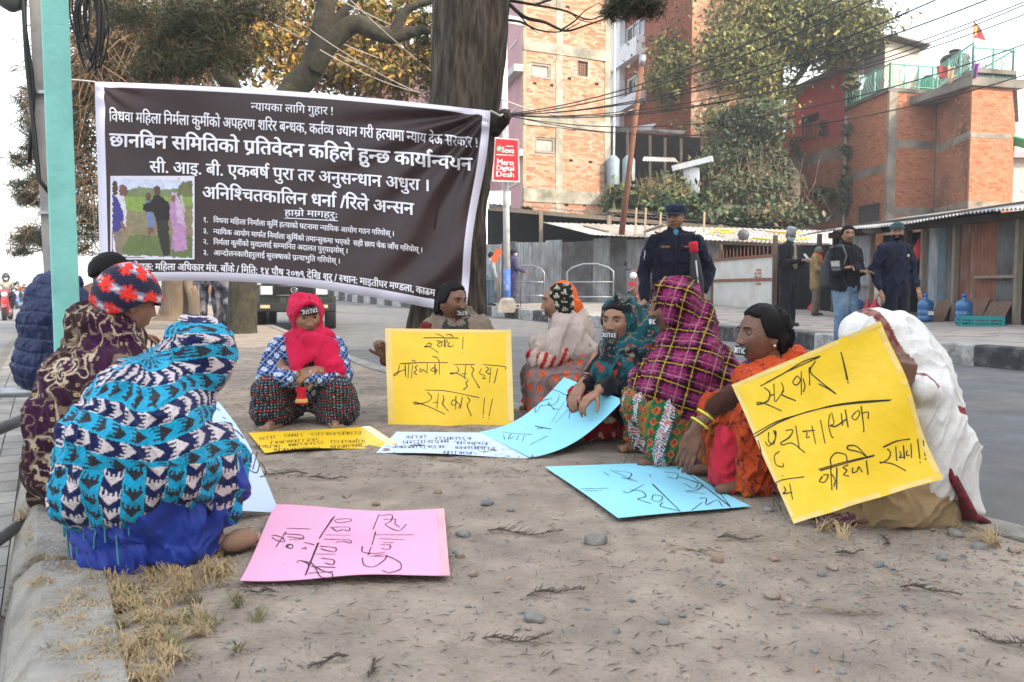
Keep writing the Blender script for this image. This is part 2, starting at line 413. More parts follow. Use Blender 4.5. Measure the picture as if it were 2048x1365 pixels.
def hand(M, curl=.5, spread=.12, thumb=.5, left=False, sc=1.0):
    """local: wrist at origin, fingers towards +Y, palm facing -Z, thumb towards +X (mirrored for the left)"""
    s_ = -1 if left else 1; H = []
    H.append([(-.024, .025, 0, .013), (.022, .02, 0, .013), (-.028, .075, 0, .011), (.026, .078, 0, .012)])
    H.append([(0, -.035, 0, .021), (-.010, .012, 0, .017), (.012, .012, 0, .017)])
    L = [(.040, .027, .022), (.044, .030, .023), (.041, .028, .022), (.031, .021, .019)]
    for k in range(4):
        x0 = .027 - k * .0178; a = (1.4 - k) * spread * .45; p0 = Vector((x0, .078 - abs(k - 1.2) * .004, 0)); ang = curl * .55; rr = .0098 - k * .0006
        for q, l in enumerate(L[k]):
            dr = Vector((math.sin(a) * math.cos(ang), math.cos(a) * math.cos(ang), -math.sin(ang))); p1 = p0 + dr * l
            H.append([(*p0, rr), (*p1, rr * .9)]); p0 = p1; ang += curl * 1.0; rr *= .92
    p0 = Vector((.024, .02, -.004)); a = .75
    for l, rr, da in ((.038, .013, -thumb * .2), (.030, .011, -thumb * .5), (.022, .0095, -thumb * .4)):
        dr = Vector((math.sin(a), math.cos(a), -.35 - thumb * .5)).normalized(); p1 = p0 + dr * l; H.append([(*p0, rr), (*p1, rr * .9)]); p0 = p1; a += da
    V, F, N = blob([[(x * s_ * sc, y * sc, z * sc, r_ * sc) for x, y, z, r_ in h] for h in H], voxel=.0036, smooth=3)
    if M is not None:
        if MIR: M = Matrix.Diagonal((-1, 1, 1, 1)) @ M @ Matrix.Diagonal((-1, 1, 1, 1))
        V = xf(V, M)
    return V, F
def frame(p, fwd, up=(0, 0, 1)):
    """matrix with +Y along fwd and +Z near up"""
    f = Vector(fwd).normalized(); x = f.cross(Vector(up)).normalized(); z = x.cross(f)
    return Matrix(((x.x, f.x, z.x, p[0]), (x.y, f.y, z.y, p[1]), (x.z, f.z, z.z, p[2]), (0, 0, 0, 1)))
def person(loc, rz, label, skin, hulls, headM, group=None, hands=(), female=True, voxel=.012, eyes=True, nose_ring=False, browc=None):
    """the body is ONE mesh (head, neck, trunk, limbs, hands); returns the person Empty"""
    t = thing('person', loc, label, 'person', rz, group)
    V, F, lipf, ears = head_parts(None, skin, female)
    Vh = xf(V, headM); parts = [(Vh, F)]
    BV, BF, _ = blob(hulls, voxel=voxel, smooth=3); parts.append((BV, BF))
    for ev, ef in ears: parts.append((xf(ev, headM), ef))
    for h in hands: parts.append(hand(*h[:1], **h[1]))
    Va, Fa, _, _ = join_np(parts); b = mesh('body', Va, Fa, [SK[skin], LIPM], t, smooth=True)
    b.data.polygons.foreach_set('material_index', lipf + [0] * (len(Fa) - len(lipf)))
    if eyes:
        for s_ in (-1, 1):
            c = headM @ Vector((s_ * .031, .0685, .010)); mb = MB(); q = headM.to_3x3()
            mb.lathe((0, 0, 0), [(.0001, -.0118), (.006, -.0105), (.0105, -.006), (.012, 0), (.0105, .006), (.006, .0105), (.0001, .0118)], 14)
            for i_, v in enumerate(mb.V): mb.V[i_] = tuple(c + q @ Vector((v[0], v[2] * 1.0, v[1] * .62)))
            e = mb.build('eye', EYEW, t, True)
            m2 = MB(); m2.lathe((0, 0, 0), [(.0062, -.001), (.0066, .0010), (.0001, .0020)], 12)
            for i_, v in enumerate(m2.V): m2.V[i_] = tuple(c + q @ Vector((v[0], .0108 + v[2], v[1])))
            m2.build('iris', IRIS, e, True)
            m3 = MB()   # lids and lashes
            for dz, th in ((.0062, .0028), (-.0066, .0016)):
                pts = [headM @ Vector((s_ * (.031 + k * .0034), .0800 - abs(k) ** 2 * .00062, .010 + dz * (1 - (k / 4.4) ** 2))) for k in range(-4, 5)]
                m3.tube(pts, th, 6)
            m3.build('eyelid', SK[skin], t, True)
            m4 = MB(); pts = [headM @ Vector((s_ * (.014 + k * .0048), .0895 - max(0, k - 2) ** 2 * .00072, .0265 + .0045 * math.sin(k / 7 * 2.6))) for k in range(8)]
            m4.tube(pts, [.0012, .0026, .0030, .0030, .0028, .0024, .0018, .0008], 6); m4.build('eyebrow', HAIRM, t, True)
    if nose_ring:
        mb = MB(); mb.lathe(headM @ Vector((-.0165 if nose_ring > 0 else .0165, .098, -.030)), [(.0001, -.003), (.003, 0), (.0001, .003)], 8); mb.build('nose_stud', GOLD, t)
    return t
def haircap(headM, parent, m=None, off=.010, line=.52, bun=None, female=True, long_=None, beard=False, temple=.35):
    """hair over crown and back: the same head surface pushed out, cut along the hairline"""
    V, F, d, t, p = headgrid(off=0, female=female); x, y, z = V.T
    # hairline height in front rises over the forehead, falls behind the ears
    ang = np.abs(((t + np.pi) % (2 * np.pi)) - np.pi)
    hl = np.where(ang < 1.0, line * .112 + .006 * np.cos(ang * 3), np.interp(ang, [1.0, 1.35, 1.7, 2.2, 3.2], [line * .112, -.018 + temple * .03, -.015, -.06, -.075]))
    k = np.clip((z - hl) / .010, 0, 1); st = vn(np.c_[t * 26, p * 2, p * 0], 1.0, 5); st2 = fbm(d * 4, 1.0, 8)
    o_ = off * k * (.75 + .25 * st + .4 * st2) - .004 * (1 - k); V2 = V + d * o_[:, None]
    keep = [f for f in F if max(k[list(f)]) > 0]
    hulls = []; parts = [(V2, keep)]
    if bun: parts.append(blob([[(*bun, .036), (bun[0], bun[1] + .02, bun[2], .034)]], voxel=.006, smooth=3)[:2])
    if long_:
        v, f, n = blob(long_, voxel=.007, smooth=3); v = folds(v, n, .007, (70, 70, 10), 4); parts.append((v, f))
    Va, Fa, _, _ = join_np([(xf(q[0], headM), q[1]) for q in parts])
    return mesh('hair', Va, Fa, m or HAIRM, parent, smooth=True)
def tape(headM, parent, word, c=(0, -.058), w=.085, h=.032, letters=None, tilt=0.0, depth=.105, fore=False):
    """black tape stuck over the mouth (or brow), white handwriting on it"""
    mb = MB(); V = []; F = []; n = 12
    def at(u, v, o=0.0):
        x_ = c[0] + u * w * math.cos(tilt) - v * h * math.sin(tilt); z_ = c[1] + v * h * math.cos(tilt) + u * w * math.sin(tilt)
        y_ = depth - (x_ / .062) ** 2 * .020 - (abs(x_) > .045) * (abs(x_) - .045) * .7 - (max(0, z_ - .045) * .45 if fore else 0)
        return headM @ Vector((x_, y_ + o, z_))
    for j in range(5):
        for i in range(n + 1): V.append(at(i / n - .5, j / 4 - .5))
    for j in range(4):
        for i in range(n): a = j * (n + 1) + i; F.append((a, a + 1, a + n + 2, a + n + 1))
    mb.add(V, F); o = mb.build('tape', TAPEM, parent, True); md = o.modifiers.new('s', 'SOLIDIFY'); md.thickness = .0012; md.offset = 0
    L = {'J': [[(.0, .9), (.7, .9)], [(.5, .9), (.5, .15), (.25, 0), (.0, .2)]], 'U': [[(0, .9), (0, .2), (.25, 0), (.5, .2), (.5, .9)]],
         'S': [[(.55, .8), (.3, .95), (.05, .75), (.45, .35), (.3, 0), (0, .15)]], 'T': [[(0, .9), (.6, .9)], [(.3, .9), (.3, 0)]], 'I': [[(.15, .8), (.15, 0)]],
         'C': [[(.5, .8), (.25, .9), (0, .5), (.2, .05), (.5, .1)]], 'E': [[(.5, .85), (.1, .8), (0, .45), (.1, .05), (.5, .05)], [(0, .45), (.4, .48)]],
         't': [[(.2, 1), (.2, .1), (.4, 0)], [(0, .65), (.45, .65)]], 'i': [[(.1, .6), (.1, 0)], [(.1, .85), (.1, .78)]], 'c': [[(.42, .55), (.2, .65), (0, .32), (.18, 0), (.45, .08)]], 'e': [[(.0, .33), (.4, .36), (.3, .62), (.05, .5), (.02, .15), (.42, .02)]]}
    wd = {'J': .8, 'U': .7, 'S': .7, 'T': .7, 'I': .35, 'i': .3, 't': .55}; W = sum(wd.get(k, .6) for k in word)
    m2 = MB(); x0 = 0
    for ch in word:
        for st in L[ch]:
            pts = [at(.46 - ((x0 + px_) / W) * .92, py_ * .62 - .31, .0022) for px_, py_ in st]; m2.tube(pts, .0013, 5)
        x0 += wd.get(ch, .6)
    m2.build('handwriting', TAPEW, o)
    return o
def hood(headM, parent, colf=None, off=.016, openx=.060, open_top=.085, open_bot=-.10, back=1.0, fold=.006, seed=3, m=None, extra=None, rim=None, yfront=.02, voxel=.007, name='headscarf', long_=None, sub=0, sc=(26, 5, 14)):
    """cloth wrapped round the head leaving the face free; extra = further hulls in body space"""
    th = [(0, -.012, .012, .100 + off, .86, 1.0, 1.06)]
    o = thick_shell(headM, off, openx, open_top, open_bot, yfront)
    hulls = [[(*(headM @ Vector(a[:3])), a[3]) for a in h] for h in o]
    if extra: hulls += extra
    V, F, N = blob(hulls, voxel=voxel, smooth=3, sub=sub)
    V = folds(V, N, fold, sc, seed, headM.to_3x3())
    return V, F, N
def thick_shell(headM, off, ox, ot, ob, yf):
    """wall of hulls round the face opening plus the skull behind it (head space)"""
    H = []; n = 20; ring = []
    for k in range(n):
        a = 2 * math.pi * k / n; cz = (ot + ob) / 2; rz_ = (ot - ob) / 2
        x_ = math.sin(a) * (ox + .010); z_ = cz + math.cos(a) * (rz_ + .010)
        yy = yf + .045 * math.cos(a) * (1 if math.cos(a) > 0 else .2) - .004
        ring.append((x_, yy, z_, .009))
    skull = [(0, -.028, .028, .086 + off), (0, -.036, -.02, .074 + off)]
    for k in range(n):
        H.append([ring[k], ring[(k + 1) % n], (ring[k][0] * 1.05, -.02, ring[k][2] * 1.0, .012 + off * .4), (ring[(k + 1) % n][0] * 1.05, -.02, ring[(k + 1) % n][2], .012 + off * .4)])
    H.append(skull); return H
def garment(name, V, F, N, parent, colf, m=None, label=None):
    C = colf(V, N) if callable(colf) else np.tile(np.array(colf), (len(V), 1))
    return mesh(name, V, F, m or VC, parent, smooth=True, col=np.clip(C, 0, 1), label=label)
def cloth(hulls, voxel=.011, smooth=4, amp=.009, sc=(20, 20, 5), seed=1, sub=0):
    V, F, N = blob(hulls, voxel, smooth, sub); return folds(V, N, amp, sc, seed), F, N
def lerpc(a, b, t): t = np.asarray(t)[:, None]; return np.asarray(a) * (1 - t) + np.asarray(b) * t
def pick(C, mask, c): C[mask] = c; return C
def headmat(pos, yaw=0, pitch=0, roll=0, s=1.0):
    """yaw>0 turns to the figure's left, pitch>0 looks down"""
    return Matrix.Translation(pos) @ Euler((-R(pitch), R(roll), R(yaw)), 'XYZ').to_matrix().to_4x4() @ Matrix.Scale(s, 4)
# ------------------------------------------------------------------ setting: ground, kerbs, roads, pavement
def interp(y, tab):
    ys = [a for a, _ in tab]; return float(np.interp(y, ys, [b for _, b in tab]))
MR = [(-3, 4.6), (2.6, 1.62), (2.77, 1.51), (4.2, .62), (6.2, -.30), (8.04, -1.29), (16.6, -4.7), (60, -22.5)]   # right edge of the median
def medR(y): return interp(y, MR)
def medL(y): return -.04 - .57 * y if y > 0 else -.04 - .57 * y
SK_ = [(4, 7.7), (9.2, 5.75), (14.5, 3.86), (23, .2), (40, -7.5), (60, -16)]                                    # kerb of the far pavement
def sideK(y): return interp(y, SK_)
def zroad(y): return -.15 + .012 * max(0, y - 15)
def zside(x, y): return .10 + .016 * max(0, y - 15) + .025 * max(0, x - sideK(y))
asph = mat('asphalt', (.17, .17, .172), rough=.92, var=.22, scale=3, bump=2.2, bscale=170, dirt=(.20, .185, .165), dscale=.7, damt=.45, spec=.25)
asph2 = mat('left_asphalt', (.17, .17, .175), rough=.93, var=.15, scale=2, bump=1.2, bscale=120, dirt=(.24, .215, .18), dscale=.5, damt=.4)
earth = mat('dry_earth', (.325, .266, .212), rough=.97, var=.25, scale=7, bump=2.2, bscale=60, dirt=(.225, .19, .158), dscale=1.6, damt=.6, spec=.08)
conc = mat('kerb_concrete', (.27, .25, .22), rough=.93, var=.22, scale=6, bump=1.6, bscale=60, dirt=(.17, .155, .13), dscale=5, damt=.45)
conc2 = mat('worn_white_paint_concrete', (.36, .355, .345), rough=.9, var=.2, scale=9, bump=.8, bscale=50, dirt=(.13, .125, .12), dscale=6, damt=.45)
blackp = mat('worn_black_paint_concrete', (.035, .035, .038), rough=.85, var=.3, scale=9, bump=.8, dirt=(.14, .13, .125), dscale=7, damt=.4)
pave = mat('pavement_slab', (.30, .275, .245), rough=.93, var=.14, scale=4, bump=.8, bscale=60, dirt=(.22, .20, .175), dscale=2.0, damt=.5)
pave2 = mat('pavement_slab_reddish', (.33, .28, .245), rough=.93, var=.14, scale=4, bump=.8, bscale=60, dirt=(.20, .18, .16), dscale=2.0, damt=.5)
joint = mat('sand_joint', (.15, .135, .115), rough=.97, var=.2, bump=1)
# far ground + roads
def sheet(name, ys, xl, xr, zf, m, nx=2, parent=None):
    V = []; F = []
    for y in ys:
        for i in range(nx + 1):
            a, b = xl(y), xr(y); x = a + (b - a) * i / nx; V.append((x, y, zf(x, y)))
    for j in range(len(ys) - 1):
        for i in range(nx): k = j * (nx + 1) + i; F.append((k, k + 1, k + nx + 2, k + nx + 1))
    return tag(mesh(name, V, F, m, parent, smooth=True), kind='structure')
sheet('far_ground', [-60, 0, 60, 900], lambda y: -900, lambda y: 900, lambda x, y: -.62, mat('far_ground', (.20, .18, .15), rough=1, var=.2, scale=.3), 2)
ysr = [-6, -2, 0, 2, 4, 6, 8, 10, 12, 15, 20, 26, 33, 40, 60, 110]
sheet('road', ysr, lambda y: medR(y) - .3, lambda y: sideK(y) + .15, lambda x, y: zroad(y), asph, 6)
sheet('left_road', [-6, 0, 5, 10, 20, 40, 80, 160, 300, 600], lambda y: -.62 * y - 26 - .35 * y, lambda y: medL(y) - .42, lambda x, y: -.158 - .0035 * max(0, y - 8), asph2, 6)
# kerb-side dust strip and pavers on the left
sheet('gutter', [-3, 0, 5, 10, 20, 40, 80], lambda y: medL(y) - .60, lambda y: medL(y) + .05, lambda x, y: -.150, joint, 2)
# the trodden earth of the median: fine relief near the camera
def earth_z(V):
    z = .030 * (fbm(V, .8, 3, 3) - .5) + .016 * (fbm(V, 5, 9, 4) - .5) + .007 * (fbm(V, 22, 5, 3) - .5)
    q = vn(V, (9, 9, 1), 33); z += .010 * np.clip(q - .62, 0, 1)
    return z
rows = list(np.concatenate([np.arange(1.0, 3.0, .014), np.arange(3.0, 5.2, .026), np.arange(5.2, 9, .07), np.arange(9, 20, .3), [20, 26, 34, 45, 60, 90]]))
nx = 210; V = []
for y in rows:
    a, b = medL(y) + .13, medR(y) - .10 if y > 2.2 else medR(y) - .1
    a = max(a, -1.0 * y - .6); b = max(b, a + .3) if y > 30 else b
    for i in range(nx + 1): V.append((a + (b - a) * i / nx, y, 0))
V = np.array(V, float); V[:, 2] = earth_z(V); W_ = nx + 1
F = [(j * W_ + i, j * W_ + i + 1, (j + 1) * W_ + i + 1, (j + 1) * W_ + i) for j in range(len(rows) - 1) for i in range(nx)]
tag(mesh('ground', V, F, earth, None, smooth=True), kind='structure')
sheet('ground_behind', [-8, -3, 0, 1.02], lambda y: medL(y) + .1, lambda y: medR(y), lambda x, y: -.008, earth, 4)
GV = V.reshape(len(rows), W_, 3); RW = np.array(rows)
def gz(x, y):
    j = min(len(rows) - 1, max(0, int(np.searchsorted(RW, y)))); a, b = GV[j, 0, 0], GV[j, -1, 0]; return float(GV[j, min(W_ - 1, max(0, int((x - a) / (b - a + 1e-9) * (W_ - 1)))), 2])
# left kerb: stone by stone with a battered outer face
kp = tag(bpy.data.objects.new('left_kerb', None), kind='structure'); link(kp)
y = -1.5; k = 0
while y < 60:
    L = .62 if y < 12 else 2.5; y1 = y + L - .012; dz = .006 * math.sin(k * 2.3); mb = MB(); V = []
    wob = .008 * math.sin(k * 1.7)
    for yy in (y, y1):
        x0 = medL(yy) + wob
        V += [(x0 - .11, yy, -.16), (x0 - .075, yy, -.04), (x0 - .02, yy, .018 + dz), (x0 + .0, yy, .026 + dz), (x0 + .17, yy, .030 + dz), (x0 + .17, yy, -.1)]
    mb.add(V, [(i, (i + 1) % 6, (i + 1) % 6 + 6, i + 6)[::-1] for i in range(6)] + [tuple(range(6)), tuple(range(11, 5, -1))])
    o = mb.build('kerb_stone', conc, kp); md = o.modifiers.new('b', 'BEVEL'); md.width = .007; md.segments = 2
    y += L; k += 1
# right kerb of the median, low and dusty
kp = tag(bpy.data.objects.new('median_kerb', None), kind='structure'); link(kp)
y = 1.2; k = 0
while y < 40:
    L = .75 if y < 12 else 2.2; y1 = y + L - .012; V = []; mb = MB()
    for yy in (y, y1):
        x0 = medR(yy); V += [(x0 - .16, yy, -.1), (x0 - .16, yy, .012), (x0 - .01, yy, .012 + .004 * math.sin(k)), (x0 + .015, yy, -.005), (x0 + .03, yy, -.16)]
    mb.add(V, [(i, (i + 1) % 5, (i + 1) % 5 + 5, i + 5) for i in range(5)] + [tuple(range(4, -1, -1)), tuple(range(5, 10))])
    o = mb.build('kerb_stone', conc, kp); md = o.modifiers.new('b', 'BEVEL'); md.width = .006; md.segments = 2
    y += L; k += 1
# painted black and white kerb of the far pavement
kp = tag(bpy.data.objects.new('striped_kerb', None), kind='structure'); link(kp)
y = 4.5; k = 0
while y < 58:
    L = .95 if y < 30 else 1.2; y1 = y + L * .93 - .01
    q0, q1 = Vector((sideK(y), y, 0)), Vector((sideK(y1), y1, 0)); d = (q1 - q0).normalized(); nrm = Vector((d.y, -d.x, 0)); V = []; mb = MB()
    for q in (q0, q1):
        zt = zside(q.x, q.y) + .006; zb = zroad(q.y) - .02
        for off, z in ((0, zb), (.0, zt - .02), (.02, zt), (.2, zt), (.2, zb)): p = q + nrm * off; V.append((p.x, p.y, z))
    mb.add(V, [(i, (i + 1) % 5, (i + 1) % 5 + 5, i + 5)[::-1] for i in range(5)] + [tuple(range(5)), tuple(range(9, 4, -1))])
    mb.build('kerb_stone', (conc2, blackp)[k % 2], kp, label='white painted kerb stone' if k % 2 == 0 else 'black painted kerb stone')
    y += L * .93; k += 1
# pavement slabs
pp = tag(mesh('pavement', *(lambda V, F: (V, F))(*(lambda ys: ([(x, y, zside(x, y) - .012) for y in ys for x in (sideK(y) + .15, sideK(y) + 3, sideK(y) + 30)],
     [(3 * j + i, 3 * j + i + 1, 3 * j + i + 4, 3 * j + i + 3) for j in range(len(ys) - 1) for i in range(2)]))([2, 5, 9.2, 12, 14.5, 18, 23, 30, 40, 58, 90])), joint), kind='structure')
def slab(name, c, d, n, L, W2, m, par, h=.03, zf=None):
    V = []
    for a, b in ((-1, -1), (1, -1), (1, 1), (-1, 1)):
        p = Vector(c) + d * (a * L / 2) + n * (b * W2 / 2); V.append((p.x, p.y, zf(p.x, p.y) if zf else c[2]))
    V = [(v[0], v[1], v[2] - h) for v in V] + V
    return mesh(name, V, [(0, 3, 2, 1), (4, 5, 6, 7), (0, 1, 5, 4), (1, 2, 6, 5), (2, 3, 7, 6), (3, 0, 4, 7)], m, par)
d = Vector((-.371, .928, 0)).normalized(); n = Vector((d.y, -d.x, 0)); cnt = 0
org = Vector((5.75, 9.2, 0)) + n * .22; SL, SW = .60, .45; rest = MB(); par = pp
for j in range(0, 14):
    for i in range(-3, 30):
        c = org + n * (SW * (j + .5)) + d * (SL * (i + .5 * (j % 2)))
        if c.x < sideK(c.y) + .35: continue
        px = 1024 + c.x / c.y * FPX
        if px > 2120 or px < 1000: continue
        h_ = .004 * math.sin(i * 3.1 + j * 5.7)
        if cnt < 290: slab('paving_slab', c, d, n, SL - .012, SW - .012, (pave, pave2)[(i * 7 + j * 3) % 3 == 0], par, zf=lambda x, y: zside(x, y) + h_); cnt += 1
        else:
            V = []
            for a, b in ((-1, -1), (1, -1), (1, 1), (-1, 1)):
                p = c + d * (a * (SL / 2 - .006)) + n * (b * (SW / 2 - .006)); V.append((p.x, p.y, zside(p.x, p.y) + h_))
            rest.add(V + [(v[0], v[1], v[2] - .03) for v in V], [(0, 1, 2, 3), (0, 4, 5, 1), (1, 5, 6, 2), (2, 6, 7, 3), (3, 7, 4, 0)])
if rest.V: rest.build('paving_slabs', pave, par, kind='stuff')
# bricks of the strip along the left kerb
gp = bpy.data.objects['gutter']; cnt = 0; bm_ = mat('grey_paver', (.235, .22, .205), rough=.93, var=.2, scale=5, bump=.8, dirt=(.16, .145, .125), dscale=3, damt=.5); bm2 = mat('pale_paver', (.29, .27, .25), rough=.93, var=.2, scale=5, bump=.8, dirt=(.18, .16, .14), dscale=3, damt=.5)
d = Vector((-.495, .869, 0)); n = Vector((-d.y, d.x, 0))
for i in range(0, 60):
    for j in range(3):
        yy = 1.9 + i * .20 + (.1 if j % 2 else 0); c = Vector((medL(yy) - .17 - j * .105 * 1.15, yy, -.136))
        o = slab('paver', c, d, n, .215, .098, (bm_, bm2)[(i * 5 + j * 7) % 4 == 0], gp, h=.03)
# earth shoulder beyond and far left ridge
# ------------------------------------------------------------------ stones, sprigs, leaves, dry grass
stm = [mat('grey_stone', (.20, .19, .175), rough=.9, var=.25, scale=20, bump=.8, bscale=90), mat('tan_stone', (.27, .21, .165), rough=.9, var=.25, scale=20, bump=.8), mat('reddish_stone', (.27, .18, .135), rough=.9, var=.2, scale=20, bump=.8), mat('blue_grey_stone', (.15, .155, .155), rough=.85, var=.2, scale=25, bump=.6)]
def stone_mesh(seed, sx, sy, sz):
    b = bmesh.new(); bmesh.ops.create_icosphere(b, subdivisions=3, radius=1); V = np.array([v.co[:] for v in b.verts]); F = [tuple(v.index for v in f.verts) for f in b.faces]; b.free()
    r_ = .72 + .55 * fbm(V + seed * 7.3, 1.3, seed, 3); V = V * r_[:, None]
    q = RS.normal(size=(5, 3)); q /= np.linalg.norm(q, axis=1)[:, None]
    for k in q: dd = V @ k; V = V - np.clip(dd - .72, 0, 9)[:, None] * k
    return V * np.array([sx, sy, sz]), F
big = [(1193, 1075, 52, 0, 'pale jagged'), (1436, 1112, 33, 2, 'orange brick-like'), (1068, 1240, 42, 0, 'flat grey rounded'), (1545, 1187, 36, 1, 'flat tan'), (1547, 1112, 25, 2, 'pinkish'), (1325, 1245, 28, 0, 'grey pointed'), (1885, 1112, 30, 0, 'grey angular'),
       (1960, 1093, 36, 0, 'pale grey'), (2028, 1100, 32, 1, 'brown grey'), (1910, 1067, 32, 0, 'dusty grey'), (1760, 1128, 26, 3, 'blue-grey'), (1665, 1133, 26, 1, 'pinkish tan'), (1645, 1146, 20, 3, 'dark blue-grey'), (1630, 1301, 20, 0, 'white-grey'), (1535, 1017, 24, 0, 'pale'), (1923, 1302, 16, 3, 'small dark'), (920, 1106, 26, 1, 'tan'), (1926, 1060, 22, 0, 'low grey'), (948, 1145, 24, 1, 'small tan'), (926, 1062, 30, 0, 'pale grey flat'),
       (975, 1004, 26, 3, 'bluish'), (692, 993, 18, 1, 'tan pebble-like'), (752, 1008, 18, 2, 'rust coloured'), (1435, 1292, 20, 1, 'brown'), (1022, 1016, 16, 0, 'little grey'), (875, 985, 20, 2, 'reddish brown')]
for k, (px, py, wpx, mi, adj) in enumerate(big):
    g = G(px, py + wpx * .18); s_ = (py - 580) / .76; r_ = wpx / s_ / 2 * 1.05; V, F = stone_mesh(k + 1, r_, r_ * .75, r_ * .62)
    o = mesh('stone', V, F, stm[mi], None, True); o.location = (g.x, g.y, gz(g.x, g.y) + r_ * .22); o.rotation_euler = (0, 0, k * 1.3)
    near = 'near the right kerb' if px > 1850 else ('beside the pink placard' if px < 960 and py > 1030 else ('in the middle of the bare foreground' if py > 1180 else ('on the earth below the blue placards' if px < 1500 else 'on the earth left of the crouching white shawl' if px < 1700 else 'in front of the white shawl')))
    tag(o, f'{adj} stone {near}', 'stone', 'stones lying on the median earth')
# small pebbles and crumbs nobody would count
mb = MB(); protos = [stone_mesh(40 + k, 1, .8, .55) for k in range(6)]
pb = []
for k in range(6):
    b = bmesh.new(); bmesh.ops.create_icosphere(b, subdivisions=1, radius=1); V = np.array([v.co[:] for v in b.verts]); F = [tuple(v.index for v in f.verts) for f in b.faces]; b.free(); pb.append((V * (.7 + .6 * RS.rand(len(V)))[:, None] * [1, .8, .5], F))
def onmedian(x, y): return medL(y) + .25 < x < medR(y) - .2
Vs, Fs, Is = [], [], []; n0 = 0; rr = random.Random(3)
for k in range(2600):
    py = 870 + 520 * rr.random() ** .8; px = rr.uniform(380, 2060)
    if rr.random() < .5: px = rr.gauss(1800, 260); py = rr.gauss(1130, 55)
    if py < 860: continue
    g = G(px, py)
    if not onmedian(g.x, g.y): continue
    V, F = pb[rr.randrange(6)]; s_ = rr.uniform(.0018, .006) * (2.0 if rr.random() < .10 else 1); a = rr.uniform(0, 6.28); c_, q_ = math.cos(a), math.sin(a)
    Vr = np.c_[V[:, 0] * c_ - V[:, 1] * q_, V[:, 0] * q_ + V[:, 1] * c_, V[:, 2]] * s_ + [g.x, g.y, gz(g.x, g.y) + s_ * .2]
    Vs.append(Vr); Fs += [tuple(i + n0 for i in f) for f in F]; Is += [rr.choice((0, 0, 0, 1, 1, 1, 2, 3))] * len(F); n0 += len(V)
o = mesh('pebbles', np.vstack(Vs), Fs, stm); o.data.polygons.foreach_set('material_index', Is); tag(o, 'small pebbles and crumbs strewn over the median earth', kind='stuff')
# fallen conifer sprigs
twm = mat('dry_sprig', (.075, .060, .048), rough=.9, var=.3, scale=30); twl = mat('pale_dry_sprig', (.22, .175, .12), rough=.9, var=.3, scale=30)
spr = [(1110, 1190, 120, 20, 'dark feathery'), (1390, 1100, 110, -8, 'dry brown feathery'), (1035, 1292, 140, 12, 'large flattened'), (560, 955, 110, 5, 'dark bushy'), (655, 960, 80, -20, 'short dark'), (1770, 1085, 70, 60, 'pointed dark'), (1860, 1190, 110, -25, 'thin straggling'), (1690, 1228, 150, 4, 'long pale-tipped'), (1050, 1066, 150, 3, 'grey-brown matted'), (655, 1335, 90, 40, 'curled dark'), (745, 1350, 70, 80, 'clumped dark'), (2010, 1290, 130, -45, 'branching dark'), (1080, 920, 70, 30, 'small upright'), (900, 925, 90, 4, 'flat pale'), (1480, 1078, 90, 10, 'faint brown'), (520, 1190, 60, 10, 'thin brown'), (1700, 1110, 60, 0, 'short broken'), (820, 900, 60, 8, 'small dark')]
for k, (px, py, wpx, ang, adj) in enumerate(spr):
    g = G(px, py); s_ = (py - 580) / .76; L = wpx / s_; mb = MB(); r2 = random.Random(k); n_ = 34
    pts = [Vector((L * (t / 9 - .5), L * .10 * math.sin(t * .5 + k), .006 + .004 * math.sin(t))) for t in range(10)]; mb.tube(pts, [.0022 * (1 - .07 * t) for t in range(10)], 5)
    for q in range(n_):
        t = q / n_; p = pts[min(9, int(t * 9.5) )]; p = Vector((L * (t - .5), p.y, p.z)); sd = 1 if q % 2 else -1; l = L * .20 * (1 - t * .55) * r2.uniform(.6, 1.2); a = r2.uniform(.35, .8)
        e = p + Vector((math.cos(a) * l, sd * math.sin(a) * l, r2.uniform(-.2, .55) * l)); mb.tube([p, (p + e) / 2 + Vector((0, 0, .002)), e], [.0013, .0012, .0004], 4)
    o = mb.build('sprig', twl if adj.startswith(('long', 'flat', 'dry')) else twm); o.location = (g.x, g.y, gz(g.x, g.y) + .002); o.rotation_euler = (0, 0, R(ang + 180 * (k % 2)))
    where = 'below the blue placard' if 1000 < px < 1500 and py < 1250 else ('near the pink placard' if px < 1000 and py > 1000 else ('behind the group of placards' if py < 1000 else 'in the right foreground'))
    tag(o, f'{adj} fallen conifer sprig {where}', 'sprig', 'fallen sprigs on the median')
# leaf litter and needles: uncountable
mb = MB(); rr = random.Random(9)
for k in range(3200):
    py = 700 + 660 * rr.random(); px = rr.uniform(150, 2060)
    if rr.random() < .55: py = rr.uniform(680, 960); px = rr.uniform(380, 1100)
    g = G(px, py)
    if not onmedian(g.x, g.y): continue
    a = rr.uniform(0, 6.28); L = rr.uniform(.010, .05) * (1 if g.y < 5 else 1.6); w_ = rr.uniform(.0006, .0018) * (1 if g.y < 5 else 1.7); z = gz(g.x, g.y) + .003
    dx, dy = math.cos(a) * L / 2, math.sin(a) * L / 2; nx_, ny_ = -math.sin(a) * w_, math.cos(a) * w_; b_ = rr.uniform(-.3, .3)
    mb.add([(g.x - dx, g.y - dy, z), (g.x + nx_ + b_ * ny_ * 5, g.y + ny_, z + .004), (g.x + dx, g.y + dy, z + rr.uniform(0, .006)), (g.x - nx_, g.y - ny_, z + .002)], [(0, 1, 2, 3)])
tag(mb.build('leaf_litter', twm), 'dark needles and twig bits scattered on the earth', kind='stuff')
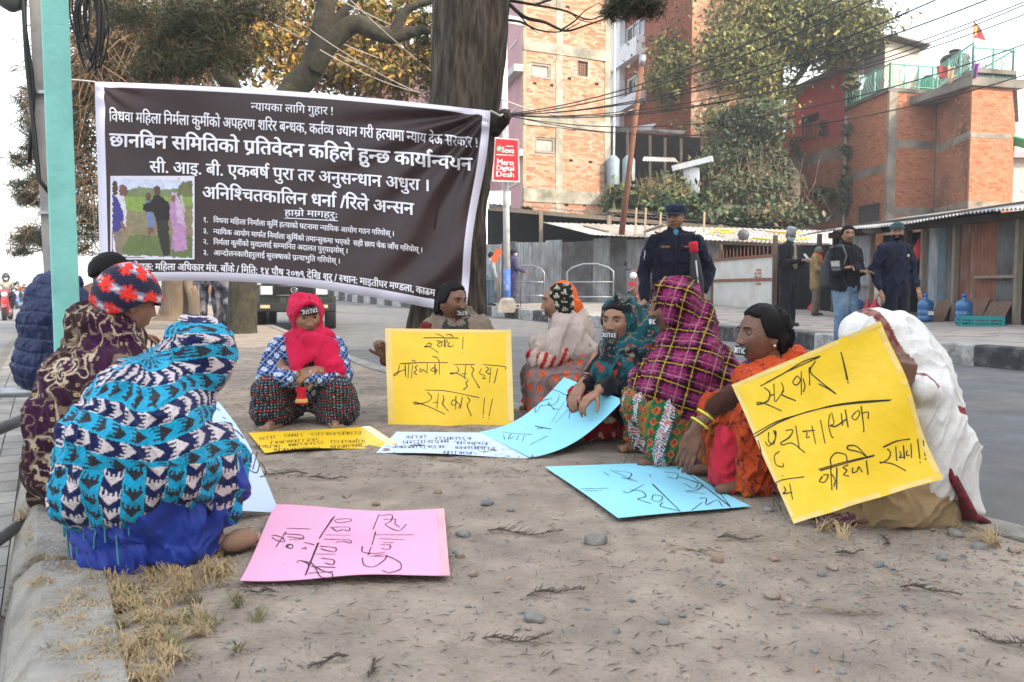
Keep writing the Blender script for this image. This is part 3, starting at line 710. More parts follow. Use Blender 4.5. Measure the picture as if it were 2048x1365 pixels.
# dry grass by the left kerb
def grass(name, spots, n_per, m, hgt, label):
    mb = MB(); rr = random.Random(len(spots))
    for (px, py, rad) in spots:
        g = G(px, py); s_ = (py - 580) / .76
        for k in range(n_per):
            if k % 26 == 0: cx_, cy_, a0 = g.x + rr.gauss(0, rad / s_), g.y + rr.gauss(0, rad / s_ * 1.4), rr.uniform(2.2, 4.4) if rr.random() < .6 else rr.uniform(0, 6.28)
            x = cx_ + rr.gauss(0, .008); y = cy_ + rr.gauss(0, .008); a = a0 + rr.gauss(0, .7); h_ = hgt * rr.uniform(.3, 1.2); ln = hgt * rr.uniform(.8, 2.8); w_ = .0011
            q = Vector((math.cos(a), math.sin(a), 0)); sd = Vector((-q.y, q.x, 0)) * w_; p0 = Vector((x, y, gz(x, y) - .002)); p1 = p0 + q * ln * .5 + Vector((0, 0, h_ * .7 + .01)); p2 = p0 + q * ln + Vector((0, 0, h_ * rr.uniform(-.1, .7) + .012))
            mb.add([p0 - sd, p0 + sd, p1 + sd * .8, p1 - sd * .8, p2], [(0, 1, 2, 3), (3, 2, 4)])
    return tag(mb.build(name, m), label, kind='stuff')
straw = mat('straw', (.37, .27, .145), rough=.85, var=.35, scale=15); olive = mat('olive_grass', (.15, .14, .06), rough=.85, var=.35, scale=15)
grass('dry_grass', [(205, 1185, 45), (300, 1175, 60), (380, 1160, 40), (230, 1230, 45), (150, 1120, 40), (120, 1075, 30), (170, 1160, 40), (240, 1290, 60), (330, 1300, 60), (220, 1340, 60), (290, 1345, 60), (110, 1020, 30), (400, 1150, 30), (340, 1205, 50), (140, 1240, 35)], 270, straw, .028, 'matted dry straw-coloured grass along the left kerb')
grass('green_grass', [(260, 1265, 80), (340, 1240, 70), (300, 1190, 60), (360, 1290, 60)], 150, olive, .025, 'sparse olive grass among the straw by the kerb')
grass('grass_tuft', [(1955, 1075, 28), (1990, 1085, 22), (1660, 1068, 18)], 60, straw, .05, 'dry grass tufts by the right kerb near the white shawl')
# ------------------------------------------------------------------ banner and placards
pen = mat('black_marker_ink', (.015, .014, .016), rough=.6, var=.05); ybm = mat('yellow_card', (.78, .50, .012), rough=.38, var=.07, scale=3, spec=.5, bump=1.2, bscale=5)
pbl = mat('sky_blue_card', (.24, .60, .74), rough=.45, var=.04, scale=3, spec=.4, bump=.15, bscale=6); pwb = mat('pale_blue_card', (.50, .62, .85), rough=.45, var=.04, scale=3, spec=.4, bump=.15, bscale=6); ppk = mat('pink_card', (.72, .33, .50), rough=.5, var=.05, scale=3, spec=.35, bump=.15, bscale=6)
tapeC = mat('clear_tape', (.70, .50, .14), rough=.2, var=.1, spec=.6)
def placard(name, px, corners, m, label, strokes, bulge=None, off=(0, 0), zs=1.0, w=.0042, edge=None, nu=24, tm=None):
    sh = Sheet(corners, px, bulge); V, F = sh.grid(nu, nu); o = mesh('placard', V, F, m, None, True); tag(o, label, 'placard', 'handwritten protest placards')
    try: o.data.set_sharp_from_angle(angle=R(50))
    except Exception: pass
    mb = MB()
    r5 = random.Random(len(strokes))
    for st in strokes:
        q5 = [(off[0] + x / zs, off[1] + y / zs) for x, y in st]; sh.line(q5, w, .0012, mb)
        if len(st) > 2 or r5.random() < .6: sh.line([(x + r5.uniform(-1.3, 1.3), y + r5.uniform(-1.3, 1.3)) for x, y in q5], w * .7, .0015, mb)
    if mb.V: mb.build('handwriting', pen, o, kind='stuff')
    if edge is not None:
        mt = MB()
        for (u0, u1, v0, v1) in edge:
            n_ = 10; Q = []
            for i in range(n_ + 1):
                u = u0 + (u1 - u0) * i / n_; v = v0 + (v1 - v0) * i / n_
                if abs(u1 - u0) > abs(v1 - v0): a, b = (u, v0), (u, v1)
                else: a, b = (u0, v), (u1, v)
                for q in (a, b): Q.append(sh.at(*q) + sh.normal(*q) * .0007)
            mt.add(Q, [(2 * i, 2 * i + 1, 2 * i + 3, 2 * i + 2) for i in range(n_)])
        mt.build('clear_tape', tm or tapeC, o)
    return o, sh
wv = lambda a, b, ph=0: (lambda u, v: Vector((0, 0, a * math.sin(u * b + ph) * math.sin(v * 3.0 + ph * 2))))
# upright yellow, zoom frame (440,500) scale 3.1016
px = [(770, 657), (1022, 660), (1028, 852), (776, 853)]
c = [P(770, 657, 4.66), P(1022, 660, 4.66), P(1028, 851, 4.55), P(776, 853, 4.55)]
S1 = [[(1262, 548), (1340, 546), (1478, 549)], [(1280, 590), (1300, 575), (1318, 590), (1275, 606), (1262, 600), (1300, 600), (1356, 638)], [(1345, 566), (1372, 570), (1380, 592), (1356, 604), (1346, 585), (1392, 560), (1394, 600)], [(1340, 522), (1365, 528), (1390, 545)], [(1395, 550), (1398, 606)], [(1412, 560), (1402, 575), (1430, 578), (1408, 592), (1425, 605), (1450, 592)], [(1400, 530), (1430, 522), (1448, 540)], [(1508, 540), (1505, 618)], [(1503, 636), (1505, 642)],
      [(1115, 708), (1240, 700), (1412, 700)], [(1112, 715), (1105, 770), (1075, 785), (1080, 768), (1130, 748), (1150, 745)], [(1150, 712), (1152, 790)], [(1172, 705), (1166, 800)], [(1195, 712), (1186, 800)], [(1190, 690), (1205, 682), (1215, 705)], [(1228, 715), (1205, 730), (1225, 745), (1200, 765), (1222, 775)], [(1252, 745), (1240, 735), (1238, 760), (1255, 755), (1258, 738), (1280, 762)], [(1285, 705), (1285, 770)], [(1320, 730), (1305, 750), (1330, 755), (1335, 735), (1318, 732)], [(1335, 708), (1336, 775)], [(1335, 740), (1350, 745), (1340, 762)], [(1362, 705), (1362, 775)], [(1318, 660), (1350, 668), (1362, 700)],
      [(1455, 712), (1580, 712)], [(1470, 725), (1485, 755), (1430, 775), (1425, 762), (1470, 765), (1530, 800)], [(1525, 715), (1515, 800)], [(1500, 770), (1530, 768)], [(1540, 805), (1525, 830), (1540, 845), (1510, 870)], [(1555, 720), (1580, 745), (1555, 770), (1612, 858)], [(1630, 712), (1780, 725), (1770, 742)], [(1622, 735), (1605, 770), (1650, 780), (1625, 800), (1650, 800)], [(1650, 725), (1672, 740), (1640, 760), (1680, 770)], [(1680, 730), (1672, 825)], [(1722, 738), (1700, 828)],
      [(1272, 870), (1400, 872), (1605, 918)], [(1290, 885), (1320, 915), (1290, 945), (1205, 960), (1200, 940), (1280, 965), (1395, 1020)], [(1355, 890), (1345, 985)], [(1320, 950), (1352, 945)], [(1382, 905), (1392, 930), (1378, 955), (1415, 1000)], [(1445, 930), (1430, 960), (1462, 965), (1470, 935), (1445, 932)], [(1465, 905), (1462, 990)], [(1470, 945), (1490, 960), (1478, 985)], [(1502, 912), (1490, 985)], [(1535, 915), (1555, 940), (1530, 960), (1560, 1030)], [(1640, 920), (1632, 1025)], [(1690, 925), (1668, 1030)], [(1665, 1045), (1668, 1050)], [(1628, 1038), (1632, 1042)]]
placard('placard', px, c, ybm, 'upright yellow placard held in front of the bareheaded woman in tan shawl', S1, bulge=lambda u, v: Vector((0, -.022 * math.sin(u * 3.14) * (1 - .4 * v) + .012 * math.sin(u * 7 + v * 2.2) * v ** 2, 0)), off=(440, 500), zs=3.1016, w=.0034, edge=[(.0, 1, .0, .035), (0, .05, .04, .96), (.955, 1, .04, .96)])
# big tilted yellow, zoom frame (1340,560) scale 2.6243
px = [(1463, 770), (1765, 641), (1884, 958), (1587, 1048)]
c = [P(1463, 770, 3.00), P(1765, 641, 2.50), P(1884, 958, 2.36), P(1587, 1048, 2.62)]
S2 = [[(475, 558), (600, 490), (700, 425), (790, 400)], [(505, 540), (620, 478), (785, 405)], [(495, 565), (530, 590), (520, 640), (455, 660), (460, 640), (505, 650), (585, 688)], [(545, 545), (550, 640)], [(525, 610), (550, 600)], [(585, 540), (600, 570), (580, 605), (660, 635)], [(600, 580), (555, 640)], [(665, 505), (640, 540), (665, 555), (690, 525), (670, 505)], [(690, 480), (690, 605)], [(700, 520), (712, 560), (700, 590)], [(730, 460), (735, 555)], [(765, 425), (725, 480), (790, 535), (872, 600)], [(872, 600), (820, 565), (780, 545)], [(897, 380), (915, 440), (935, 530)], [(905, 400), (928, 520)], [(930, 536), (940, 542)],
      [(425, 820), (560, 740), (700, 700), (850, 660), (1000, 640), (1160, 630)], [(430, 835), (560, 750), (720, 690), (900, 655), (1155, 634)], [(462, 840), (480, 900), (478, 985)], [(520, 800), (515, 850), (545, 870), (560, 810), (555, 790)], [(545, 790), (560, 830), (520, 880), (500, 850)], [(575, 900), (545, 920), (555, 975), (597, 985), (595, 965)], [(610, 790), (650, 785), (630, 830), (580, 855), (590, 870), (640, 850), (708, 908)], [(660, 765), (680, 890)], [(695, 795), (760, 790)], [(720, 800), (715, 830), (735, 825)], [(745, 765), (765, 860)], [(790, 735), (815, 860)], [(840, 705), (830, 760), (850, 830), (860, 825)], [(850, 700), (865, 760), (835, 765), (868, 775), (930, 730)], [(900, 700), (905, 765)], [(920, 680), (935, 775)], [(980, 690), (950, 720), (975, 740), (1000, 700), (985, 685)], [(1005, 665), (1020, 790), (1015, 800)], [(1010, 700), (1045, 690), (1040, 730)],
      [(520, 1090), (580, 1050), (705, 1034)], [(525, 1080), (550, 1095), (530, 1130), (580, 1190), (585, 1215)], [(560, 1070), (575, 1170)], [(598, 1085), (610, 1110), (585, 1125), (640, 1115)], [(628, 1070), (645, 1155)], [(590, 1025), (592, 1032)], [(540, 1150), (550, 1190)], [(780, 995), (920, 955), (1075, 920)], [(790, 1003), (930, 960), (1070, 925)], [(850, 990), (840, 940), (870, 905), (925, 915), (930, 950)], [(800, 1030), (780, 1060), (815, 1065), (835, 1020), (805, 1025)], [(845, 990), (850, 1105)], [(850, 1020), (870, 1050), (860, 1085)], [(875, 985), (875, 1100)], [(935, 970), (905, 985), (935, 1000), (905, 1025), (940, 1030)], [(960, 985), (955, 1015), (985, 1005), (990, 975), (1010, 1010)], [(1030, 950), (1040, 1025)], [(1035, 930), (990, 900), (930, 890), (935, 870), (980, 870), (1040, 935)], [(1120, 880), (1190, 845), (1260, 835)], [(1140, 885), (1160, 905), (1150, 940), (1105, 965), (1100, 955), (1170, 965), (1235, 1000)], [(1185, 875), (1190, 950)], [(1205, 900), (1215, 920), (1200, 935), (1225, 930)], [(1225, 870), (1230, 940)], [(1245, 895), (1240, 925), (1258, 920)], [(1265, 860), (1268, 935)], [(1300, 835), (1312, 940)], [(1328, 830), (1340, 925)], [(1310, 955), (1318, 960)], [(1340, 938), (1345, 942)]]
placard('placard', px, c, ybm, 'big tilted yellow placard held by the woman under the white shawl', S2, bulge=lambda u, v: Vector((0, -1, .2)) * (.030 * math.sin(u * 3.14) * (1 - v) + .004 * math.sin(u * 18 + v * 9) + .012 * math.sin(v * 9 + u * 4) * u - .030 * max(0, .12 - abs(u - .42)) ), off=(1340, 560), zs=2.6243, w=.0032, nu=40, edge=[(.0, 1, .0, .03), (0, .03, .04, .96), (.97, 1, .04, .96), (0, 1, .97, 1)])
# pink flat, zoom frame (440,840) scale 2.6
px = [(553, 1022), (888, 1027), (900, 1160), (480, 1169)]
c = [G(x, y, .006) for x, y in px]
S3 = [[(345, 582), (290, 665)], [(268, 605), (285, 600), (330, 615), (340, 640), (300, 630), (270, 615)], [(345, 565), (470, 568)], [(492, 563), (498, 565)], [(330, 595), (430, 600), (440, 620), (350, 608)], [(365, 650), (345, 665), (375, 675), (380, 650), (350, 648), (345, 665)], [(425, 672), (450, 662), (445, 678)], [(360, 625), (440, 622)],
      [(595, 502), (515, 620)], [(585, 512), (520, 615)], [(515, 640), (445, 810)], [(510, 640), (448, 805)], [(600, 520), (680, 515), (685, 530), (610, 540), (595, 525)], [(570, 560), (680, 558), (670, 585), (640, 570), (610, 585), (580, 565)], [(545, 600), (680, 602)], [(540, 622), (680, 625), (685, 645), (640, 630), (600, 640)], [(400, 745), (410, 730), (460, 750), (460, 770)], [(430, 735), (480, 745), (500, 780), (520, 820), (580, 830), (590, 800), (540, 790), (500, 770)], [(500, 700), (600, 700)], [(520, 660), (610, 665), (600, 690), (550, 680), (525, 670)], [(525, 720), (600, 730), (590, 760), (545, 745)], [(475, 765), (600, 770)], [(460, 800), (590, 790)], [(490, 650), (440, 640)],
      [(828, 490), (795, 572)], [(835, 500), (900, 490), (890, 530), (850, 545), (930, 585), (970, 545)], [(850, 520), (920, 515), (905, 540), (935, 560)], [(810, 585), (790, 650)], [(805, 600), (1010, 600)], [(830, 620), (960, 625)], [(785, 665), (770, 705)], [(740, 660), (735, 690), (800, 700), (860, 690)], [(740, 720), (745, 760), (800, 770), (860, 730), (870, 700), (800, 710)], [(780, 710), (900, 715)], [(870, 710), (940, 740), (945, 780), (880, 800), (845, 785)], [(835, 650), (890, 650), (880, 680), (840, 670)], [(900, 640), (850, 640)]]
placard('placard', px, c, ppk, 'pink placard lying flat in the foreground, writing turned sideways', S3, bulge=lambda u, v: Vector((0, 0, .012 + .012 * math.sin(u * 6 + 1) * math.sin(v * 5 + .6) + .022 * max(0, u - .8) * v + .016 * max(0, .3 - u))), off=(440, 840), zs=2.6, w=.0028, edge=[(.955, 1, 0, 1)], tm=mat('pink_tape', (.74, .36, .42), rough=.3))
# flat yellow (frame 440,500 s 3.1016)
px = [(497, 869), (740, 857), (795, 892), (530, 910)]; c = [G(x, y, .008) for x, y in px]
def scrawl(lines, seed, hh=12):
    """small running handwriting along picture lines seen at a grazing angle"""
    r2 = random.Random(seed); S_ = []
    for (x0, y0, x1, y1) in lines:
        S_.append([(x0, y0), ((x0 + x1) / 2, (y0 + y1) / 2 + 1), (x1, y1)]); x = x0 + 4; L = x1 - x0
        while x < x1 - 8:
            t = (x - x0) / L; y = y0 + (y1 - y0) * t; w_ = r2.uniform(10, 24); k = r2.randrange(4)
            if k == 0: S_.append([(x + w_ * .6, y), (x + w_ * .6, y + hh), ]); S_.append([(x + w_ * .6, y + hh * .4), (x, y + hh * .7), (x + w_ * .2, y + hh * .9), (x + w_ * .6, y + hh * .7)])
            elif k == 1: S_.append([(x, y + 2), (x + w_ * .6, y + hh * .3), (x + w_ * .1, y + hh * .55), (x + w_, y + hh)])
            elif k == 2: S_.append([(x + w_ * .9, y + hh * .3), (x + w_ * .2, y + hh * .3), (x + w_ * .4, y + hh * .8), (x + w_ * .8, y + hh * .5)]); S_.append([(x + w_ * .9, y), (x + w_ * .9, y + hh)])
            else: S_.append([(x + w_ * .3, y), (x + w_ * .2, y + hh), (x + w_ * .5, y + hh * 1.1)])
            x += w_ + r2.uniform(2, 9)
    return S_
placard('placard', px, c, ybm, 'yellow placard lying flat in front of the woman in the pink-red headscarf', scrawl([(240, 1165, 360, 1150), (395, 1145, 520, 1140), (560, 1138, 890, 1128), (310, 1190, 620, 1168), (210, 1215, 380, 1212), (420, 1205, 640, 1190), (680, 1185, 900, 1180), (330, 1235, 620, 1222), (680, 1215, 880, 1205)], 3, 16), bulge=lambda u, v: Vector((0, 0, .008 + .010 * math.sin(u * 6) * v + .03 * max(0, u - .85))), off=(440, 500), zs=3.1016, w=.0026, edge=[(.93, 1, 0, 1)])
# pale blue flat
px = [(793, 866), (985, 868), (1070, 917), (752, 909)]; c = [G(x, y, .006) for x, y in px]
placard('placard', px, c, pwb, 'pale blue-white placard lying flat, its right end under the sky blue one', scrawl([(1150, 1155, 1290, 1150), (1330, 1160, 1560, 1165), (1130, 1185, 1420, 1180), (1460, 1190, 1660, 1195), (1120, 1215, 1400, 1215), (1450, 1220, 1720, 1225), (1380, 1250, 1580, 1255)], 5, 17), bulge=lambda u, v: Vector((0, 0, .006 + .006 * math.sin(u * 5) * v)), off=(440, 500), zs=3.1016, w=.0026)
# sky blue held, bending up to the hands
px = [(1128, 755), (1247, 800), (1062, 916), (958, 864)]
c = [P(1128, 755, 4.32), P(1247, 800, 3.80), G(1062, 916, .012), G(958, 864, .012)]
S5 = [[(365, 803), (420, 810), (605, 913)], [(385, 862), (345, 868), (300, 890), (278, 925), (280, 950), (300, 935), (310, 905), (370, 900)], [(430, 840), (425, 875), (390, 905), (360, 905), (362, 880), (400, 935)], [(462, 878), (382, 1010)], [(388, 920), (430, 930)], [(525, 888), (402, 1015)], [(570, 905), (545, 945), (495, 950), (490, 985)], [(280, 1030), (300, 1035), (380, 1050)], [(290, 1050), (330, 1045)], [(80, 1070), (140, 1078), (260, 1085)], [(85, 1085), (90, 1115)], [(130, 1080), (110, 1120), (150, 1100)], [(180, 1085), (165, 1120)], [(215, 1088), (200, 1130)], [(355, 1093), (245, 1150)], [(232, 1157), (238, 1159)]]
S5 = S5
placard('placard', px, c, pbl, 'sky blue placard curving up from the ground into the hands of the woman in teal', S5, bulge=lambda u, v: Vector((0, .05, -.075)) * math.sin(v * 3.14) * (1 - .15 * u), off=(980, 520), zs=3.1019, w=.0030, nu=32)
# sky blue flat right (frame 1000,860 scale 1.954)
px = [(1090, 938), (1352, 929), (1501, 1015), (1236, 1040)]; c = [G(x, y, .006) for x, y in px]
S6 = [[(430, 158), (540, 205)], [(450, 160), (520, 170), (500, 195), (470, 185), (520, 200)], [(405, 165), (425, 180)], [(315, 230), (425, 230)], [(330, 240), (400, 238)], [(600, 215), (705, 320)], [(595, 212), (700, 315)], [(510, 235), (560, 240), (575, 265), (530, 270), (590, 290)], [(600, 255), (640, 262), (625, 285), (590, 275), (600, 255)], [(560, 215), (500, 250), (480, 240)], [(635, 285), (620, 300), (700, 318)], [(720, 160), (900, 300)], [(640, 165), (700, 170), (690, 195), (650, 185)], [(700, 185), (780, 210), (760, 235), (720, 210)], [(750, 200), (800, 215), (770, 240), (710, 240), (800, 250)], [(820, 195), (850, 215), (830, 225)], [(780, 270), (810, 265), (800, 300), (850, 270), (870, 300)], [(790, 285), (750, 315)], [(900, 300), (860, 250)], [(585, 178), (590, 182)]]
placard('placard', px, c, pbl, 'sky blue placard lying flat before the orange sari, nearest the big yellow placard', S6, bulge=lambda u, v: Vector((0, 0, .006 + .010 * math.sin(u * 4 + .5) * math.sin(v * 3) + .025 * max(0, .15 - v))), off=(1000, 860), zs=1.954, w=.0030)
# pale blue leaning, left
px = [(392, 775), (432, 775), (560, 1015), (440, 1020)]
c = [P(300, 800, 2.95), P(414, 778, 3.02), P(559, 1026, 2.78), P(450, 1020, 2.62)]
px = [(300, 800), (414, 778), (559, 1026), (450, 1020)]
S7 = [[(455, 855), (475, 862), (490, 880), (482, 872)], [(445, 835), (452, 838)], [(470, 905), (500, 920)], [(495, 900), (478, 950)], [(505, 905), (490, 945)], [(515, 905), (505, 940)], [(480, 960), (500, 945), (490, 935), (515, 950), (520, 920), (535, 950), (520, 955)], [(430, 815), (440, 822)]]
placard('placard', px, c, pwb, 'pale blue placard propped beside the woman in the cyan zigzag shawl', S7, bulge=lambda u, v: Vector((.02, -.01, .03)) * math.sin(v * 3.14), w=.0032)
# ------------------------------------------------------------------ the banner
bt = thing('banner', P(190, 165, 6.18), 'large dark banner with white Devanagari lettering and a photo panel', 'banner'); bt.location = (0, 0, 0)
bpx = [(190, 164), (981, 222), (928, 631), (203, 566)]
BD = 6.18
def bcurve(X): return 0
c = [P(190, 164, 6.22), P(981, 222, 6.0), P(928, 631, 5.9), P(203, 566, 6.15)]
def bb(u, v):
    # top edge sags to a nearly straight rope, the lower edge bulges downward on the right, folds run to the tied corner
    d_ = math.hypot((1 - u) * 2.9, v * 1.5); f = 0
    ang = math.atan2(v * 1.5, (1 - u) * 2.9 + 1e-6)
    f += .042 * math.sin(ang * 19) * math.exp(-d_ / .9) * min(1, d_ / .25)
    f += .026 * math.sin(u * 44 + v * 15 + 1.5 * math.sin(v * 7)) * max(0, u - .72) / .28 * (v ** .7)
    d2 = math.hypot(u * 2.9, v * 1.5); f += .016 * math.sin(math.atan2(v * 1.5, u * 2.9 + 1e-6) * 14) * math.exp(-d2 / .5) * min(1, d2 / .2)
    f += .012 * math.sin(u * 9 + 1) * (v + .3)
    dz = math.sin(u * 3.14159) * (.035 * (1 - v) + .105 * v)
    return Vector((.012 * math.sin(v * 8) * (u > .9), -f, dz))
bs = Sheet(c, bpx, bb)
# material by cell: dark ground with a lilac-white border
nu, nv = 150, 84; VT_, VB_ = .026, .955; V = []; F = []; I = []
def edge_map(i, n, b0, b1):
    return i / n
us = sorted(set([0, .024] + [round(.024 + (.981 - .024) * i / 230, 5) for i in range(231)] + [1.0])); vs = sorted(set([0, VT_] + [round(VT_ + (VB_ - VT_) * i / 80, 5) for i in range(81)] + [VB_, 1.0]))
for v in vs:
    for u in us: V.append(bs.at(u, v))
W_ = len(us)
for j in range(len(vs) - 1):
    for i in range(W_ - 1):
        k = j * W_ + i; F.append((k, k + W_, k + W_ + 1, k + 1)); um, vm = (us[i] + us[i + 1]) / 2, (vs[j] + vs[j + 1]) / 2; I.append(1 if um < .024 or um > .981 or vm < VT_ or vm > VB_ else 0)
bdark = mat('banner_print_dark', (.034, .018, .020), rough=.38, var=.06, scale=2, spec=.32, bump=.6, bscale=7); bwhite = mat('banner_border', (.62, .60, .72), rough=.45, var=.04, scale=2)
o = mesh('fabric', V, F, [bdark, bwhite], bt, True); o.data.polygons.foreach_set('material_index', I); md = o.modifiers.new('s', 'SOLIDIFY'); md.thickness = .0015; md.offset = 1 if bs.n.y < 0 else -1
md.offset = -1
inkw = mat('banner_lettering', (.74, .73, .80), rough=.5, var=.03)
sc_ = 2048 / 820.0
def Z(x, y): return (180 + x / sc_, 150 + y / sc_)
mb = MB(); HT = .0070
def bl(txt, x0, y0, x1, y1, hpx, off=.016, curve=0, track=0):
    a, b = Z(x0, y0), Z(x1, y1); ch = b[0] - a[0]
    curve = curve / sc_; cf = (lambda X: -curve * 4 * ((X - a[0]) / ch) * (1 - (X - a[0]) / ch)) if curve else None
    bs.text(txt, a, b, hpx / sc_, mb, off=off, h=HT, curve=cf)
bl('~नयायका लागि गुहार !', 806, 178, 1218, 202, 36, .020, 1)
bl('विधवा महिला निम^ला कुमी^को अपहरण शरिर ब~नधक, कत^~वय ~जयान गरी ह~तयामा ~नयाय देऊ सरकार !', 98, 233, 1938, 366, 48, .030, 12)
bl('छानबिन समितिको प<तिवेदन कहिले हु~नछ काया^~नवयन', 100, 358, 1908, 482, 62, .052, 12)
bl('सी. आइ. बी. एकबष^ पुरा तर अनुस~नधान अधुरा ।', 300, 488, 1700, 584, 54, .040, 10)
bl('अनि~शचितकालिन धना^ /रिले अ~नसन', 563, 618, 1618, 702, 56, .046, 8)
bl('हाम<ो मागहरुः', 974, 704, 1240, 718, 28, .036, 2)
bl('१.   विधवा महिला निमा^ला कुमि^ ह~तयाको घटनामा ~नयायिक आयोग गठन गरियोस् ।', 566, 736, 1522, 808, 24, .034, 4)
bl('३.   ~नयायिक आयोग माफ^त निमा^ला कुमि^को तमा~नसुकमा भएको  सही छाप चेक जाँच गरियोस् ।', 566, 792, 1662, 888, 24, .034, 6)
bl('२.   निम^ला कुमी^को मु~ददालाई स~ममानित अदालत पुर्याइयोस् ।', 566, 846, 1290, 894, 24, .034, 4)
bl('३.   आ~नदोलनकारीहरुलाई सुर~कषाको प<~तयाभुति गरियोस् ।', 566, 900, 1252, 944, 24, .034, 4)
bl('आयोजक: महिला अधिकार मंच, बाँके / मिति: १४ पौष २०७९ देखि शुरु / ~सथान: माइतीघर म~णडला, काठमा', 164, 978, 1735, 1108, 32, .042, 40)
bs.line([Z(975, 716), Z(1240, 730)], .006, HT, mb); bs.line([Z(164, 984), Z(327, 990)], .008, HT, mb)
mb.build('lettering', inkw, bt)
# the printed picture: one flat print, coloured cell by cell
layers = [('frame', [(104, 508), (108, 506), (516, 522), (523, 528), (523, 918), (518, 922), (128, 908), (118, 900)], (.62, .60, .70)), ('sky', [(114, 514), (514, 530), (514, 610), (114, 600)], (.50, .55, .72)), ('hedge', [(150, 585), (250, 560), (370, 575), (440, 570), (514, 560), (514, 640), (150, 640)], (.16, .20, .10)), ('tree', [(440, 560), (470, 535), (514, 530), (514, 620), (440, 612)], (.13, .14, .06)),
          ('field', [(114, 610), (514, 610), (514, 700), (114, 680)], (.20, .30, .07)), ('stubble', [(114, 660), (300, 690), (514, 650), (514, 914), (135, 900)], (.22, .19, .11)), ('grass_patch', [(200, 800), (514, 810), (514, 914), (150, 902)], (.12, .16, .06)),
          ('man_left_shirt', [(130, 590), (170, 590), (185, 680), (180, 760), (150, 780)], (.55, .52, .58)), ('man_left_head', [(145, 560), (165, 548), (188, 560), (190, 590), (178, 608), (150, 600)], (.16, .08, .06)), ('figure_edge', [(114, 600), (140, 615), (170, 690), (165, 770), (116, 790)], (.05, .04, .22)), ('edge_head', [(114, 530), (132, 528), (142, 560), (136, 600), (114, 605)], (.07, .04, .03)), ('edge_legs', [(116, 785), (160, 775), (165, 900), (135, 900)], (.20, .16, .13)), ('arm', [(150, 735), (165, 730), (185, 780), (175, 795)], (.22, .11, .08)),
          ('child', [(278, 630), (310, 630), (316, 690), (325, 770), (290, 770), (282, 690)], (.14, .18, .32)), ('child_head', [(280, 595), (300, 588), (308, 605), (302, 630), (284, 628)], (.12, .06, .04)), ('child_legs', [(290, 765), (322, 765), (322, 815), (312, 780), (298, 815)], (.16, .08, .05)), ('man_black', [(318, 605), (350, 600), (400, 650), (408, 690), (395, 730), (335, 730), (320, 690), (270, 680), (264, 650), (300, 640)], (.018, .016, .018)), ('man_black_head', [(318, 560), (340, 552), (356, 575), (350, 602), (325, 604)], (.10, .055, .04)), ('man_trousers', [(332, 728), (392, 724), (398, 800), (402, 900), (370, 908), (350, 850)], (.035, .028, VT_)),
          ('woman_sari', [(408, 600), (428, 590), (450, 640), (470, 690), (482, 780), (486, 870), (430, 885), (405, 870), (415, 780), (400, 690)], (.40, .22, .40)), ('woman_veil', [(410, 590), (430, 588), (462, 660), (478, 760), (440, 740), (430, 650)], (.50, .36, .55)), ('woman_head', [(410, 602), (424, 598), (430, 622), (418, 636), (408, 622)], (.20, .09, .06)), ('behind', [(452, 600), (464, 600), (476, 660), (470, 720), (458, 660)], (.42, .38, .36))]
def inpoly(X, Y, pts):
    c_ = np.zeros(len(X), bool); n_ = len(pts)
    for i in range(n_):
        (x0, y0), (x1, y1) = pts[i], pts[(i + 1) % n_]
        if y0 != y1: c_ ^= ((y0 > Y) != (y1 > Y)) & (X < (x1 - x0) * (Y - y0) / (y1 - y0) + x0)
    return c_
g_ = np.array([(x, y) for y in np.linspace(506, 923, 130) for x in np.linspace(104, 524, 130)]); X, Y = g_.T; Cp = np.zeros((len(X), 3)); tex = .75 + .5 * fbm(np.c_[X, Y, 0 * X], .06, 3, 3)[:, None]
Xw = X + (vn(np.c_[X, Y, 0 * X], .12, 5) - .5) * 9; Yw = Y + (vn(np.c_[X, Y, 0 * X], .12, 6) - .5) * 9
for nm, pts_, cc in layers: q_ = inpoly(X if nm == 'frame' else Xw, Y if nm == 'frame' else Yw, pts_); Cp = np.where(q_[:, None], np.array(cc) * (1 if nm == 'frame' else tex), Cp)
ed_ = (X < 113) | (X > 516) | (Y > 915 + (X < 200) * 0) | (Y < 512 + (X - 104) * .02); Cp[ed_] = (.62, .60, .70)
uvp = bs.uv([Z(*p) for p in g_]); o = mesh('printed_photo', [bs.at(u, v) + bs.normal(u, v) * .0055 for u, v in uvp], [(j * 130 + i, j * 130 + i + 1, (j + 1) * 130 + i + 1, (j + 1) * 130 + i) for j in range(129) for i in range(129)], mat('photo_print', (1, 1, 1), rough=.5, vc=True, var=.03), bt, True, col=Cp)
# eyelets and cords
mb = MB(); mb.tube([P(981, 222, 6.0), P(1000, 232, 6.05), P(1012, 226, 6.2)], .008, 6); mb.tube([P(190, 164, 6.22), P(150, 160, 6.3), P(95, 158, 6.3)], .006, 6); mb.build('cord', mat('white_cord', (.5, .48, .45), rough=.9), bt)
